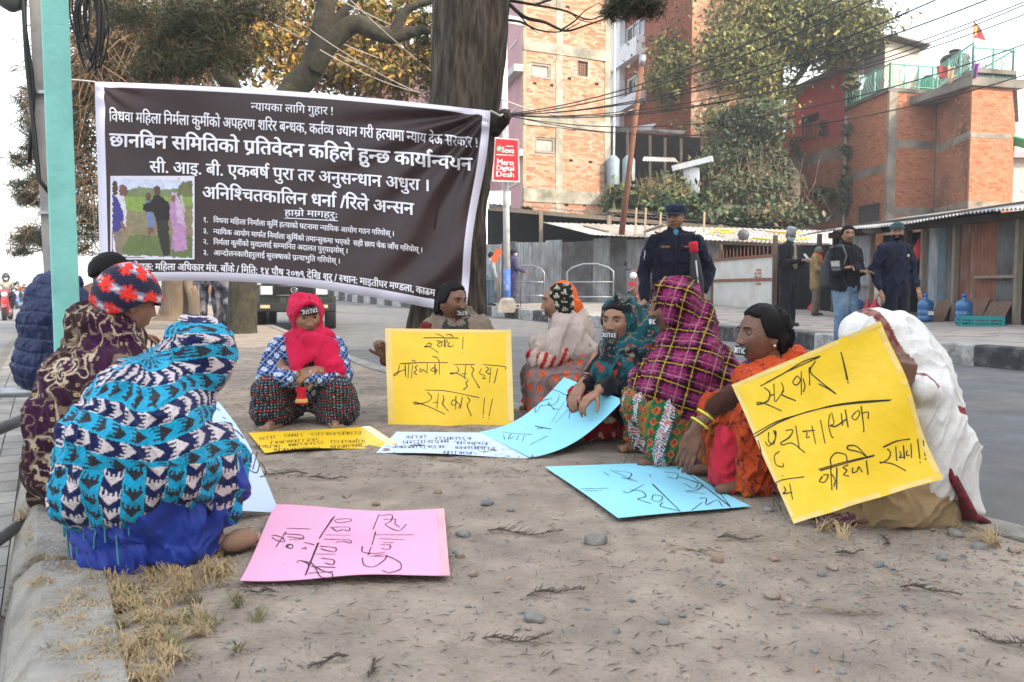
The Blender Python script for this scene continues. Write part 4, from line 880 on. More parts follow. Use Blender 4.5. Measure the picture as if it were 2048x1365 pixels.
# ------------------------------------------------------------------ buildings
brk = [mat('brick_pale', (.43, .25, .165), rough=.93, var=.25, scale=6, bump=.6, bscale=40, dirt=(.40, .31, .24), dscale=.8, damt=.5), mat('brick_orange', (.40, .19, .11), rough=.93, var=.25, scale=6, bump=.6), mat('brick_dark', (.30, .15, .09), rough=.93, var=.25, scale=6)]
obr = [mat('kiln_brick', (.43, .18, .10), rough=.92, var=.2, scale=5, bump=.4), mat('kiln_brick_light', (.48, .21, .12), rough=.92, var=.2, scale=5), mat('kiln_brick_dark', (.36, .13, .065), rough=.92, var=.2, scale=5)]
mort = mat('mortar', (.40, .31, .25), rough=.95, var=.15, scale=4, dirt=(.25, .19, .15), dscale=.8, damt=.5); mort2 = mat('orange_mortar', (.36, .165, .10), rough=.95, var=.2, scale=2, dirt=(.10, .06, .045), dscale=.45, damt=.4)
cframe = mat('raw_concrete', (.33, .31, .26), rough=.95, var=.25, scale=2.5, bump=1, bscale=20, dirt=(.16, .155, .12), dscale=1.6, damt=.5)
glass = mat('dark_glass', (.03, .035, .04), rough=.12, var=.1, spec=.7); wframe = mat('white_window_frame', (.5, .49, .47), rough=.6); greyp = mat('plastered_panel', (.42, .38, .32), rough=.9, dirt=(.25, .22, .2), dscale=3)
def wall_basis(a, b):
    a = Vector((a[0], a[1], 0)); b = Vector((b[0], b[1], 0)); d = (b - a).normalized(); n = Vector((d.y, -d.x, 0))
    if n.dot(-a) < 0: n = -n
    return a, d, n, (b - a).length
def bricks(a, b, z0, z1, holes, parent, mats, mort_m, bw=.24, bh=.078, individ=0, proud=.012, seed=1, name='brick', drop=0.0):
    """a brick wall between plan points a and b; every brick has its own edges; holes are (s0,s1,z0,z1) along the wall"""
    A, d, n, L = wall_basis(a, b); mb = MB(); rr = random.Random(seed); wl = MB()
    # mortar bed as strips around holes
    xs = sorted({0, L, *[h[0] for h in holes], *[h[1] for h in holes]}); zs = sorted({z0, z1, *[h[2] for h in holes], *[h[3] for h in holes]})
    for i in range(len(xs) - 1):
        for j in range(len(zs) - 1):
            cx, cz = (xs[i] + xs[i + 1]) / 2, (zs[j] + zs[j + 1]) / 2
            if any(h[0] < cx < h[1] and h[2] < cz < h[3] for h in holes): continue
            q = [A + d * x + Vector((0, 0, z)) for x, z in ((xs[i], zs[j]), (xs[i + 1], zs[j]), (xs[i + 1], zs[j + 1]), (xs[i], zs[j + 1]))]
            wl.add(q, [(0, 1, 2, 3)])
    wl.build('mortar_bed', mort_m, parent)
    proto = None; made = 0; nr = int((z1 - z0) / bh); cells = []
    for j in range(nr):
        z = z0 + j * bh; x = -(bw / 2 if j % 2 else 0)
        while x < L:
            x0, x1 = max(0, x) + .006, min(L, x + bw) - .006
            if x1 - x0 > .04 and not any(x0 < h[1] and x1 > h[0] and z + bh * .8 > h[2] and z + bh * .2 < h[3] for h in holes) and rr.random() > drop: cells.append((x0, x1, z))
            x += bw
    rr.shuffle(cells)
    cube = None
    for x0, x1, z in cells:
        pr = proud * rr.uniform(.4, 1.3); mi = rr.choices((0, 1, 2), (6, 3, 1))[0]
        if made < individ and x1 - x0 > bw * .9:
            if cube is None:
                cube = {}
                for k in range(3):
                    m = MB(); m.box((0, 0, 0), (1, 1, 1)); me = m.build('brick', mats[k], parent); cube[k] = me.data; COL.objects.unlink(me); bpy.data.objects.remove(me)
            o = bpy.data.objects.new('brick', cube[mi]); COL.objects.link(o); o.parent = parent; made += 1
            c = A + d * ((x0 + x1) / 2) + n * (pr / 2 - .02) + Vector((0, 0, z + bh / 2)); o.location = c; o.rotation_euler = (0, 0, math.atan2(d.y, d.x)); o.scale = (x1 - x0, pr + .04, bh - .012)
            continue
        q = []
        for x, zz in ((x0, z + .005), (x1, z + .005), (x1, z + bh - .006), (x0, z + bh - .006)):
            q.append(A + d * x + n * pr + Vector((0, 0, zz)))
        q += [p - n * (pr + .004) for p in q]
        mb.add(q, [(0, 1, 2, 3), (0, 4, 5, 1), (1, 5, 6, 2), (2, 6, 7, 3), (3, 7, 4, 0)], mi)
    o = mb.build('brickwork', mats, parent); o['kind'] = 'stuff'
def wbox(parent, name, m, a, b, s0, s1, z0, z1, out_=.02, back=.2, mb=None, label=None):
    """a box lying on the wall a-b: from s0 to s1 along it, standing out_ proud"""
    A, d, n, L = wall_basis(a, b); x = mb or MB(); c = A + d * ((s0 + s1) / 2) + n * ((out_ - back) / 2) + Vector((0, 0, (z0 + z1) / 2))
    x.box(c, (s1 - s0, out_ + back, z1 - z0), Matrix.Rotation(math.atan2(d.y, d.x), 3, 'Z'))
    return x.build(name, m, parent, label=label) if mb is None else x
def window(parent, a, b, s0, s1, z0, z1, frm=wframe, gl=glass, bars=1, cross=0, deep=.12, fw=.05):
    A, d, n, L = wall_basis(a, b); f = MB(); S_ = lambda *k: wbox(None, '', None, a, b, *k, mb=f)
    S_(s0, s1, z1 - fw, z1, -.02, deep); S_(s0, s1, z0, z0 + fw, .03, deep); S_(s0, s0 + fw, z0 + fw, z1 - fw, -.02, deep); S_(s1 - fw, s1, z0 + fw, z1 - fw, -.02, deep)
    for k in range(1, bars + 1): x = s0 + (s1 - s0) * k / (bars + 1); S_(x - fw * .35, x + fw * .35, z0 + fw, z1 - fw, -.03, deep - .01)
    for k in range(1, cross + 1): z = z0 + (z1 - z0) * k / (cross + 1); S_(s0 + fw, s1 - fw, z - fw * .3, z + fw * .3, -.035, deep - .02)
    w_ = f.build('window', frm, parent); wbox(w_, 'pane', gl, a, b, s0 + fw * .9, s1 - fw * .9, z0 + fw * .9, z1 - fw * .9, -.07, .10)
def sOf(a, b, px):
    """distance along wall a-b at which picture column px meets it"""
    A, d, n, L = wall_basis(a, b); k = (px - 1024) / FPX; return (k * A.y - A.x) / (d.x - k * d.y)
def zOf(a, b, s, py):
    A, d, n, L = wall_basis(a, b); y = (A + d * s).y; return P(1024, py, y).z
def W4(a, b, px0, py0, px1, py1):
    s0, s1 = sOf(a, b, px0), sOf(a, b, px1); return s0, s1, zOf(a, b, (s0 + s1) / 2, py1), zOf(a, b, (s0 + s1) / 2, py0)
# --- A: bare pale brick block with concrete frame, pink plaster side
BA = thing('brick_building', (2, 33, 0), 'tall bare pale brick building with concrete frame and pink side, behind the red sign', 'building'); BA.location = (0, 0, 0)
a, b = (.42, 30.0), (3.72, 31.6); L = wall_basis(a, b)[3]; zt = 15.5
zb = [(zOf(a, b, L / 2, 396 + 12), zOf(a, b, L / 2, 382)), (zOf(a, b, L / 2, 258), zOf(a, b, L / 2, 238)), (zOf(a, b, L / 2, 113), zOf(a, b, L / 2, 92)), (zOf(a, b, L / 2, -38), zOf(a, b, L / 2, -55))]
hol = [W4(a, b, 1061, 127, 1100, 158), W4(a, b, 1069, 275, 1109, 307), W4(a, b, 1153, 123, 1173, 153), W4(a, b, 1066, -6, 1100, 8)]
bricks(a, b, 0, zt, hol, BA, brk, mort, individ=300, seed=2, drop=.004)
for k, (z0, z1) in enumerate(zb): wbox(BA, 'concrete_beam', cframe, a, b, -.02, L, z0, z1, .05, .1)
for p0, p1 in ((1110, 1123), (1206, 1221)): wbox(BA, 'concrete_column', cframe, a, b, sOf(a, b, p0), min(L, sOf(a, b, p1)), 0, zt, .032, .1)
for k, h in enumerate(hol):
    if k == 2:
        m = MB(); wbox(None, '', None, a, b, h[0], h[1], h[2], h[3], -.08, .1, mb=m); g = m.build('ventilation_grille', mat('clay_grille', (.20, .12, .08), rough=.9), BA)
        m = MB()
        for i in range(5):
            for j in range(6): wbox(None, '', None, a, b, h[0] + (h[1] - h[0]) * (i + .25) / 5, h[0] + (h[1] - h[0]) * (i + .75) / 5, h[2] + (h[3] - h[2]) * (j + .2) / 6, h[2] + (h[3] - h[2]) * (j + .8) / 6, -.07, .10, mb=m)
        m.build('grille_holes', mat('dark_void', (.01, .01, .01)), g, kind='stuff')
    else: window(BA, a, b, *h, frm=mat('weathered_wood_frame', (.24, .21, .19), rough=.9), gl=greyp, bars=0, fw=.085)
for px, py in ((1068, 167), (1101, 171), (1136, 157), (1190, 168), (1140, 321), (1178, 324), (1205, 123), (1131, 410), (1167, 410), (1200, 410), (1146, 259), (1132, 14)):
    h = W4(a, b, px - 3, py - 2, px + 4, py + 3); wbox(BA, 'putlog_hole', mat('dark_void', (.01, .01, .01)), a, b, *h, .016, .05)
m = MB(); A_, d_, n_, _ = wall_basis(a, b); p = A_ + d_ * (L + .12) + n_ * .1; m.tube([p, p + Vector((0, 0, zt))], .045, 8); m.build('drainpipe', mat('pale_pvc', (.5, .5, .5), rough=.5), BA)
e = (-1.0, 35.6)                                   # receding pink side
m = MB(); Ae, de, ne, Le = wall_basis(a, e)
pinkw = mat('pink_plaster', (.42, .235, .26), rough=.9, var=.08, scale=1.5, dirt=(.30, .18, .19), dscale=.8, damt=.4)
wbox(BA, 'plaster_wall', pinkw, a, e, .12, Le, .5, zt, .0, .12)
wbox(BA, 'corner_bricks', brk[0], a, e, -.01, .35, 0, zt, .012, .1)
for z0, z1 in ((5.6, 5.85), (8.6, 8.85)): wbox(BA, 'concrete_band', mat('pale_band', (.42, .40, .39), rough=.9), a, e, .0, Le, z0, z1, .35, .05)
for py0, py1 in ((135, 222), (270, 372), (-60, 90)):
    for s0, s1 in ((.9, 2.1), (3.0, 4.4)):
        z1, z0 = zOf(a, e, 1.4, py0), zOf(a, e, 1.4, py1); window(BA, a, e, s0, s1, z0, z1, bars=2, cross=1)
# body behind the facade
def mass(name, pts, z0, z1, m, parent):
    n_ = len(pts); V = [(x, y, z0) for x, y in pts] + [(x, y, z1) for x, y in pts]
    return mesh(name, V, [(i, (i + 1) % n_, (i + 1) % n_ + n_, i + n_) for i in range(n_)] + [tuple(range(n_, 2 * n_)), tuple(range(n_))[::-1]], m, parent)
mass('rear_walls', [(.50, 30.12), (3.66, 31.68), (2.2, 36.5), (-.85, 35.6)], 0, zt - .02, mort, BA)
# --- B: red brick block with white frame, receding face plus sunlit face
BB = thing('red_brick_building', (0, 0, 0), 'tall red brick building with white concrete fins, behind the leaning rusty pole', 'building')
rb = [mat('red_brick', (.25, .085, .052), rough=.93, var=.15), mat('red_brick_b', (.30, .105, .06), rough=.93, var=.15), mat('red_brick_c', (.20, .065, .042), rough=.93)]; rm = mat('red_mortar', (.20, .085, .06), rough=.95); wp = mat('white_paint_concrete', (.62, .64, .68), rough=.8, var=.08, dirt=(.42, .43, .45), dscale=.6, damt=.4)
a, b, c2 = (5.02, 43.0), (7.35, 34.2), (11.2, 35.6)
h1 = []
for (x0, y0, x1, y1) in ((1247, 45, 1283, 83), (1250, 150, 1283, 190)): h1.append(W4(a, b, x0, y0, x1, y1))
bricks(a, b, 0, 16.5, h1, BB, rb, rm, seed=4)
for h in h1: window(BB, a, b, *h, bars=2, fw=.09)
s_at = lambda px: sOf(a, b, px)
for k, (x0, x1, yl, th) in enumerate(((1216, 1282, 45, 26), (1216, 1285, 150, 34), (1216, 1288, 238, 22), (1216, 1280, -55, 26))):
    s0, s1 = s_at(1219), s_at(x1); z = zOf(a, b, s0 + .6, yl); wbox(BB, 'white_fin', wp, a, b, s0, s1, z, z + th / 38 * .95, .45, .0)
wbox(BB, 'white_pier', wp, a, b, s_at(1217), s_at(1246), 5.2, 16.5, .30, .02)
L1 = wall_basis(a, b)[3]
wbox(BB, 'white_pier', wp, a, b, -.05, .5, 3.5, 16.5, .6, .02)
h2 = [W4(b, c2, 1430, 112, 1484, 135), W4(b, c2, 1428, 222, 1462, 246)]
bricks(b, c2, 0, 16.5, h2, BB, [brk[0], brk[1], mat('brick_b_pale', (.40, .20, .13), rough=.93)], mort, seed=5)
for h in h2: window(BB, b, c2, *h, bars=1, fw=.08)
mass('rear_walls', [(5.38, 43.0), (7.42, 34.32), (11.1, 35.7), (11.0, 46)], 0, 16.4, rm, BB)
# --- C: orange brick house, stepped faces, pink-red wing and roof terrace
BC = thing('orange_brick_house', (0, 0, 0), 'orange brick house with red plastered wing and roof terrace at the right', 'building')
pts = {k: P(px, 300, D) for k, (px, D) in dict(p0=(1572, 42), p1=(1690, 37.6), p2=(1776, 34.0), p3=(1870, 34.6), p4=(1940, 31.2), p5=(2020, 31.6), p6=(2030, 40)).items()}
q = {k: (v.x, v.y) for k, v in pts.items()}
ztop = P(0, 182, 34).z; zt4 = P(0, 162, 31.2).z
bandm = mat('house_concrete_band', (.30, .265, .215), rough=.95, var=.2, scale=2, dirt=(.15, .13, .11), dscale=1.2, damt=.5)
def bands(a, b, rows, s0=None, s1=None):
    for (pxa, ya, th) in rows:
        s = sOf(a, b, pxa); z = zOf(a, b, s, ya); L_ = wall_basis(a, b)[3]; wbox(BC, 'concrete_band', bandm, a, b, 0 if s0 is None else s0, (L_ if s1 is None else s1), z, z + th * .021, .022, .05)
h0 = [W4(q['p0'], q['p1'], 1596, 230, 1630, 282)]
Lp = wall_basis(q['p0'], q['p1'])[3]
redz0, redz1 = zOf(q['p0'], q['p1'], 2, 290), zOf(q['p0'], q['p1'], 2, 182)
bricks(q['p0'], q['p1'], 0, redz0 + .3, [], BC, obr, mort2, seed=7)
redp = mat('red_plaster', (.50, .11, .11), rough=.85, var=.08, scale=2, dirt=(.34, .09, .085), dscale=.7, damt=.4)
A_, d_, n_, _ = wall_basis(q['p0'], q['p1'])
rw = MB(); x0, x1 = 0, Lp; zz0 = redz0; za, zb2 = zOf(q['p0'], q['p1'], 0, 193), zOf(q['p0'], q['p1'], Lp, 140)
# red wall with the window opening
hh = h0[0]; xs = [0, hh[0], hh[1], Lp]; topz = lambda x: za + (zb2 - za) * x / Lp
for i in range(3):
    zs_ = [(zz0, None)] if i != 1 else [(zz0, hh[2]), (hh[3], None)]
    for z0, z1 in zs_:
        Q = [A_ + d_ * xs[i] + n_ * .03 + Vector((0, 0, z0)), A_ + d_ * xs[i + 1] + n_ * .03 + Vector((0, 0, z0)), A_ + d_ * xs[i + 1] + n_ * .03 + Vector((0, 0, z1 if z1 else topz(xs[i + 1]))), A_ + d_ * xs[i] + n_ * .03 + Vector((0, 0, z1 if z1 else topz(xs[i])))]; rw.add(Q, [(0, 1, 2, 3)])
rw.build('red_plaster_wall', redp, BC)
window(BC, q['p0'], q['p1'], *hh, frm=mat('dark_frame', (.05, .04, .04)), gl=mat('curtain', (.02, .02, .03)), bars=3, fw=.06)
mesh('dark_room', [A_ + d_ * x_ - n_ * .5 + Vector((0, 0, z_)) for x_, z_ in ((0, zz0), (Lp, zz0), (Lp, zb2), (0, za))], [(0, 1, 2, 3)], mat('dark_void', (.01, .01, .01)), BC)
m = MB(); Q = [A_ + d_ * (-.4) + n_ * .5 + Vector((0, 0, topz(-.4))), A_ + d_ * Lp + n_ * .5 + Vector((0, 0, topz(Lp))), A_ + d_ * Lp - n_ * 3 + Vector((0, 0, topz(Lp) + .5)), A_ + d_ * (-.4) - n_ * 3 + Vector((0, 0, topz(-.4) + .5))]
m.add(Q + [v + Vector((0, 0, .12)) for v in Q], [(0, 1, 2, 3), (7, 6, 5, 4), (0, 4, 5, 1), (1, 5, 6, 2), (2, 6, 7, 3), (3, 7, 4, 0)]); m.build('roof', mat('rusty_roof', (.20, .10, .07), rough=.9, var=.3), BC)
hd = [W4(q['p1'], q['p2'], 1711, 410, 1754, 452)]
bricks(q['p1'], q['p2'], 0, ztop, hd, BC, obr, mort2, seed=8, individ=150)
wbox(BC, 'shutter', mat('grey_metal_shutter', (.075, .07, .07), rough=.7), q['p1'], q['p2'], *hd[0], -.03, .15)
bricks(q['p2'], q['p3'], 0, ztop, [], BC, obr, mort2, seed=9, individ=150)
bricks(q['p3'], q['p4'], 0, ztop - .15, [], BC, obr, mort2, seed=10)
bricks(q['p4'], q['p5'], 0, zt4 - .2, [], BC, obr, mort2, seed=11)
bricks(q['p5'], q['p6'], 0, zt4 - .2, [], BC, obr, mort2, seed=12)
bands(q['p0'], q['p1'], [(1640, 326, 30), (1640, 446, 26)]); bands(q['p1'], q['p2'], [(1740, 350, 16)]); bands(q['p2'], q['p3'], [(1820, 298, 16), (1820, 432, 16)]); bands(q['p3'], q['p4'], [(1905, 288, 14), (1905, 420, 12)]); bands(q['p4'], q['p5'], [(1980, 278, 9), (1980, 418, 12)])
Lq = wall_basis(q['p2'], q['p3'])[3]; wbox(BC, 'concrete_column', bandm, q['p2'], q['p3'], -.02, .36, 0, ztop, .04, .1); wbox(BC, 'concrete_column', bandm, q['p0'], q['p1'], -.2, .25, 0, redz0, .04, .1)
roofpoly = [q['p1'], q['p2'], q['p3'], q['p4'], q['p5'], q['p6'], (q['p6'][0] - 6, 44)]
slabm = mat('stained_roof_slab', (.27, .25, .22), rough=.95, var=.3, scale=2, dirt=(.06, .055, .05), dscale=1.0, damt=.7)
def grow(pts, k): cx = sum(p[0] for p in pts) / len(pts); cy = sum(p[1] for p in pts) / len(pts); return [(cx + (p[0] - cx) * k, cy + (p[1] - cy) * k) for p in pts]
mass('roof_slab', grow(roofpoly, 1.035), ztop - .02, ztop + .14, slabm, BC)
Ar, dr, nr, Lr = wall_basis(q['p4'], q['p5']); wbox(BC, 'roof_edge', slabm, q['p4'], q['p5'], -.15, Lr + .4, zt4 - .2, zt4 + .12, .16, 4)
# soot stains under the slab are real dark plaster skims
for (aa, bb_, s0, s1, z1, hgt) in ((q['p3'], q['p4'], 0, 3.6, ztop - .15, .9), (q['p2'], q['p3'], 1.0, Lq, ztop, .8), (q['p4'], q['p5'], .1, 1.2, zt4 - .2, .5)):
    pass
mass('rear_walls', grow([q['p0'], q['p1'], q['p2'], q['p3'], q['p4'], q['p5'], q['p6'], (q['p6'][0] - 6, 48), (q['p0'][0], 48)], .985), 0, ztop - .04, mort2, BC)
# drainpipes
m = MB(); p = Vector((*q['p1'], 0)) + Vector((-.05, -.15, 0)); m.tube([p, p + Vector((0, 0, ztop - .3))], .06, 8); m.build('drainpipe', mat('pale_pvc', (.5, .5, .5)), BC, True, label='pale grey drainpipe')
m = MB(); p = Vector((*q['p3'], 0)) + Vector((0, -.12, 0)); m.tube([p, p + Vector((0, 0, ztop))], .055, 8); m.build('drainpipe', mat('green_pipe', (.05, .12, .09)), BC, True, label='dark green drainpipe')
# terrace railing: each run its own, with a top rail, bottom rail, posts and turned bars
turq = mat('turquoise_paint', (.16, .42, .36), rough=.6, var=.15, dirt=(.25, .2, .15), dscale=6, damt=.3)
def rail(pa, pb, z, h, n_, par, curly=False):
    pa, pb = Vector((pa[0], pa[1], z)), Vector((pb[0], pb[1], z)); m = MB(); up = Vector((0, 0, h))
    m.tube([pa + up, pb + up], .035, 6); m.tube([pa + Vector((0, 0, .08)), pb + Vector((0, 0, .08))], .025, 6); m.build('rail', turq, par, kind='stuff')
    for k in range(n_ + 1):
        p = pa.lerp(pb, k / n_)
        if k % 6 == 0: mm = MB(); mm.tube([p, p + up * 1.05], .045, 6); mm.build('rail_post', turq, par)
        else:
            mm = MB(); mm.tube([p + Vector((0, 0, .08)), p + up] if not curly else [p + Vector((0, 0, .08)), p + Vector((.08, 0, h * .3)), p + Vector((-.08, 0, h * .6)), p + up], .016, 5); mm.build('rail_bar', turq, par)
zr = ztop + .14
rail(q['p1'], q['p2'], zr - .1, 1.05, 18, BC, True); rail(q['p2'], q['p3'], zr, .95, 20, BC); rail(q['p3'], q['p4'], zr, .95, 18, BC, True); rail(q['p4'], q['p5'], zt4 + .12, 1.1, 12, BC, True); rail(q['p5'], (q['p5'][0] + .6, 37), zt4 + .12, 1.1, 6, BC)
# roof shed (two pale faces, monopitch roof)
sa, sb, sc3 = P(1697, 150, 38.5), P(1769, 150, 36.3), P(1838, 150, 37.3)
za_, zb_, zc_ = P(0, 108, 38.5).z, P(0, 80, 36.3).z, P(0, 98, 37.3).z
shw = mat('cream_plaster', (.50, .46, .40), rough=.9, var=.06, dirt=(.40, .36, .3), dscale=.8); shp = mat('pinkish_plaster', (.40, .34, .33), rough=.9, var=.06)
V = [(sa.x, sa.y, zr), (sb.x, sb.y, zr), (sb.x, sb.y, zb_), (sa.x, sa.y, za_)]; sh_ = mesh('shed_wall', V + [(x + .3, y + 2.5, z) for x, y, z in V], [(0, 1, 2, 3), (7, 6, 5, 4), (0, 3, 7, 4)], shp, BC)
V = [(sb.x, sb.y, zr), (sc3.x, sc3.y, zr), (sc3.x, sc3.y, zc_), (sb.x, sb.y, zb_)]; mesh('shed_wall', V + [(x, y + 2.5, z) for x, y, z in V], [(0, 1, 2, 3), (7, 6, 5, 4), (1, 5, 6, 2)], shw, BC, label='cream shed wall')
wbox(BC, 'board', mat('white_board', (.6, .6, .62)), (sa.x, sa.y), (sb.x, sb.y), .15, 1.0, zr + 1.15, zr + 2.05, .05, 0)
V = [(sa.x - .5, sa.y - .4, za_ + .02), (sb.x + .05, sb.y - .5, zb_ + .05), (sc3.x + .3, sc3.y - .4, zc_ + .02), (sc3.x + .3, sc3.y + 3, zc_ + .02), (sa.x - .5, sa.y + 3, za_ + .02)]
mesh('shed_roof', V + [(x, y, z + .07) for x, y, z in V], [(4, 3, 2, 1, 0), (5, 6, 7, 8, 9)] + [(i, (i + 1) % 5, (i + 1) % 5 + 5, i + 5) for i in range(5)], mat('tin_roof_dark', (.10, .09, .085), rough=.8), BC)
g_ = P(1857, 140, 37.5); t_ = thing('water_tank', (g_.x, g_.y, zr), 'green plastic water tank beside the cream roof shed', 'water tank'); m = MB(); m.lathe((0, 0, 0), [(.42, 0), (.45, .1), (.43, .25), (.46, .4), (.43, .55), (.46, .7), (.43, .9), (.4, 1.1), (.25, 1.25), (.15, 1.3)], 20); m.build('tank_body', mat('green_plastic', (.03, .28, .14), rough=.5), t_, True)
m = MB(); m.lathe((0, 0, 1.3), [(.18, 0), (.18, .06), (.1, .09)], 16); m.build('lid', mat('green_plastic', (.03, .28, .14)), t_, True)
g_ = P(1909, 140, 36.5); t_ = thing('water_tank', (g_.x, g_.y, zr), 'black ribbed water tank standing highest on the roof terrace', 'water tank'); m = MB(); m.box((0, 0, .5), (1.1, 1.1, 1.0)); m.build('tank_stand', slabm, t_)
m = MB(); m.lathe((0, 0, 1.0), [(.56, 0), (.60, .1), (.57, .2), (.60, .32), (.57, .44), (.60, .56), (.57, .68), (.60, .8), (.5, .95), (.25, 1.05), (.22, 1.12)], 24); m.build('tank_body', mat('black_plastic', (.02, .02, .022), rough=.5), t_, True); m = MB(); m.lathe((0, 0, 2.12), [(.25, 0), (.25, .07), (.1, .12)], 18); m.build('lid', mat('black_plastic', (.02, .02, .022)), t_, True)
# flag
g_ = P(1946, 100, 35); t_ = thing('flag', (g_.x, g_.y, zt4), 'triangular red and yellow prayer flag on a thin pole over the terrace', 'flag'); m = MB(); m.tube([(0, 0, 0), (0, 0, P(0, 42, 35).z - zt4)], .02, 6); m.build('pole', mat('thin_pole', (.2, .2, .2)), t_)
zf0 = P(0, 42, 35).z - zt4; V = [(0, 0, zf0), (.28, -.05, zf0 - .35), (.55, .03, zf0 - .82), (.25, .05, zf0 - .72), (0, 0, zf0 - .72)]; mesh('cloth', V, [(0, 1, 3, 4), (1, 2, 3)], mat('flag_red', (.42, .07, .07), rough=.8), t_).modifiers.new('s', 'SOLIDIFY').thickness = .01
V = [(.03, -.02, zf0 - .15), (.14, -.05, zf0 - .3), (.12, -.02, zf0 - .55), (.03, -.02, zf0 - .6)]; mesh('emblem', V, [(0, 1, 2, 3)], mat('flag_yellow', (.65, .45, .1)), t_)
# laundry, pots
def rag(px, py, D, w_, h_, col, label, cat='laundry', grp='washing hung on the terrace railing'):
    p = P(px, py, D); V = []; F = []; n_ = 8
    for j in range(n_ + 1):
        for i in range(n_ + 1): u, v = i / n_, j / n_; V.append((w_ * (u - .5) * (1 - .35 * v), -.05 - .04 * math.sin(u * 9 + v * 3), -h_ * v * (1 - .3 * abs(u - .4))))
    for j in range(n_):
        for i in range(n_): k = j * (n_ + 1) + i; F.append((k, k + 1, k + n_ + 2, k + n_ + 1))
    o = mesh('laundry', V, F, mat('rag_%02d' % int(px % 97), col, rough=.9, var=.1), None, True); o.location = p; o.modifiers.new('s', 'SOLIDIFY').thickness = .015; tag(o, label, cat, grp)
rag(1815, 136, 34.2, .75, .65, (.55, .55, .55), 'white cloth hung over the turquoise railing')
rag(1715, 152, 36.2, .7, .7, (.38, .48, .50), 'pale blue cloth on the left stretch of railing'); rag(1885, 133, 33.6, .55, .5, (.30, .06, .05), 'red-brown cloth by the black tank'); rag(1900, 135, 33.0, .3, .7, (.45, .3, .2), 'tan cloth hung at the inner corner railing'); rag(1950, 128, 31.0, .25, .55, (.16, .05, .20), 'purple cloth on the right railing post')
for k, px in enumerate((1968, 1990, 2006)):
    p = P(px, 165, 31.5); t_ = thing('plant_pot', (p.x, p.y + .3, zt4 + .12), f'{("left", "middle", "right")[k]} plant pot behind the right-hand terrace railing', 'plant pot', group='pots on the terrace'); m = MB(); m.lathe((0, 0, 0), [(.10, 0), (.15, .22), (.16, .25)], 12); m.build('pot', mat('clay_pot', (.32, .13, .08)), t_)
    m = MB(); rr = random.Random(k)
    for i in range(26): v = Vector((rr.uniform(-.2, .2), rr.uniform(-.2, .2), .25 + rr.uniform(0, .45))); m.add([v, v + Vector((.06, .02, .03)), v + Vector((.02, 0, .09))], [(0, 1, 2)])
    m.build('leaves', mat('pot_leaves', (.05, .09, .03)), t_)
# --- D: houses at the far right edge and the far left pinkish one behind the leaves
def far_house(label, pxa, pxb, D, ytop, col, roof, wins, Db=None, depth=6):
    a, b = P(pxa, 300, D), P(pxb, 300, Db or D); t = thing('far_house', (0, 0, 0), label, 'house'); z = P(0, ytop, D).z; a, b = (a.x, a.y), (b.x, b.y)
    mass('wall', [a, b, (b[0] + .5, b[1] + depth), (a[0] + .5, a[1] + depth)], 0, z, col, t); wbox(t, 'roof', roof, a, b, -.3, wall_basis(a, b)[3] + .3, z, z + .25, .4, depth)
    for w_ in wins: window(t, a, b, *W4(a, b, *w_), bars=1, fw=.07)
far_house('pale grey house at the far right edge with green awning', 2022, 2120, 38, 318, mat('grey_plaster', (.42, .42, .42)), mat('grey_roof', (.3, .3, .32)), [(2034, 330, 2052, 384)])
p = P(2040, 285, 36); m = MB(); m.box((0, 0, 0), (1.6, 1.2, .06), Matrix.Rotation(.25, 3, 'Y')); o = m.build('awning', mat('green_tarp', (.03, .40, .20), rough=.6)); o.location = p; tag(o, 'green tarpaulin awning at the right edge of the picture', 'awning')
far_house('pinkish house glimpsed through the yellow leaves left of the big trunk', 715, 850, 40, 150, mat('dusty_pink', (.42, .24, .23)), mat('red_roof', (.30, .12, .09)), [(725, 160, 740, 185), (800, 170, 826, 200)], Db=36)
far_house('low grey wall-like building beyond the road at the left', 300, 860, 62, 560 - 60, mat('grey_far', (.30, .29, .28)), mat('grey_roof', (.3, .3, .32)), [])
# --- unseen block added behind the camera: it puts the whole median in shade
t = thing('shade_block', (0, 0, 0), 'long plain unseen block added behind the viewpoint to shade the median', 'building')
sv = Vector((math.sin(SUN_AZ), math.cos(SUN_AZ), 0)); sd_ = Vector((sv.y, -sv.x, 0)); cen = sv * 17.5
def q4(s, w0): return cen + sd_ * s + sv * w0
pts4 = [q4(-30, 0), q4(15, 0), q4(15, 10), q4(-30, 10)]
mass('walls', [(p.x, p.y) for p in pts4], -.3, 17.5, mat('beige_plaster', (.35, .32, .28)), t)
# ------------------------------------------------------------------ shacks, fence, gate, barriers
tin = mat('galvanised_tin', (.26, .28, .30), rough=.55, var=.25, scale=3, metal=.35, dirt=(.16, .15, .145), dscale=2.5, damt=.5, stretch=(2, 2, .6)); tinl = mat('pale_tin', (.50, .48, .44), rough=.55, var=.15, scale=2, metal=.25, dirt=(.35, .28, .22), dscale=1.5, damt=.4)
tind = mat('dark_tin', (.12, .125, .13), rough=.7, var=.3, scale=3, metal=.3, dirt=(.07, .055, .05), dscale=2, damt=.5); rustt = mat('rusty_tin', (.16, .07, .045), rough=.85, var=.3, scale=5, dirt=(.25, .22, .2), dscale=3, damt=.4, stretch=(3, 3, .5))
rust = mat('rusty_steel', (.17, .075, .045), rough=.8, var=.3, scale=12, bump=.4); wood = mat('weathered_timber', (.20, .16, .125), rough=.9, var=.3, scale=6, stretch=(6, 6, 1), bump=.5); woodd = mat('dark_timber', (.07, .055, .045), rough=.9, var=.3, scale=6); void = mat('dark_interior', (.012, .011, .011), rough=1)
galv = mat('galvanised_pipe', (.30, .31, .33), rough=.4, metal=.7, var=.2, scale=20)
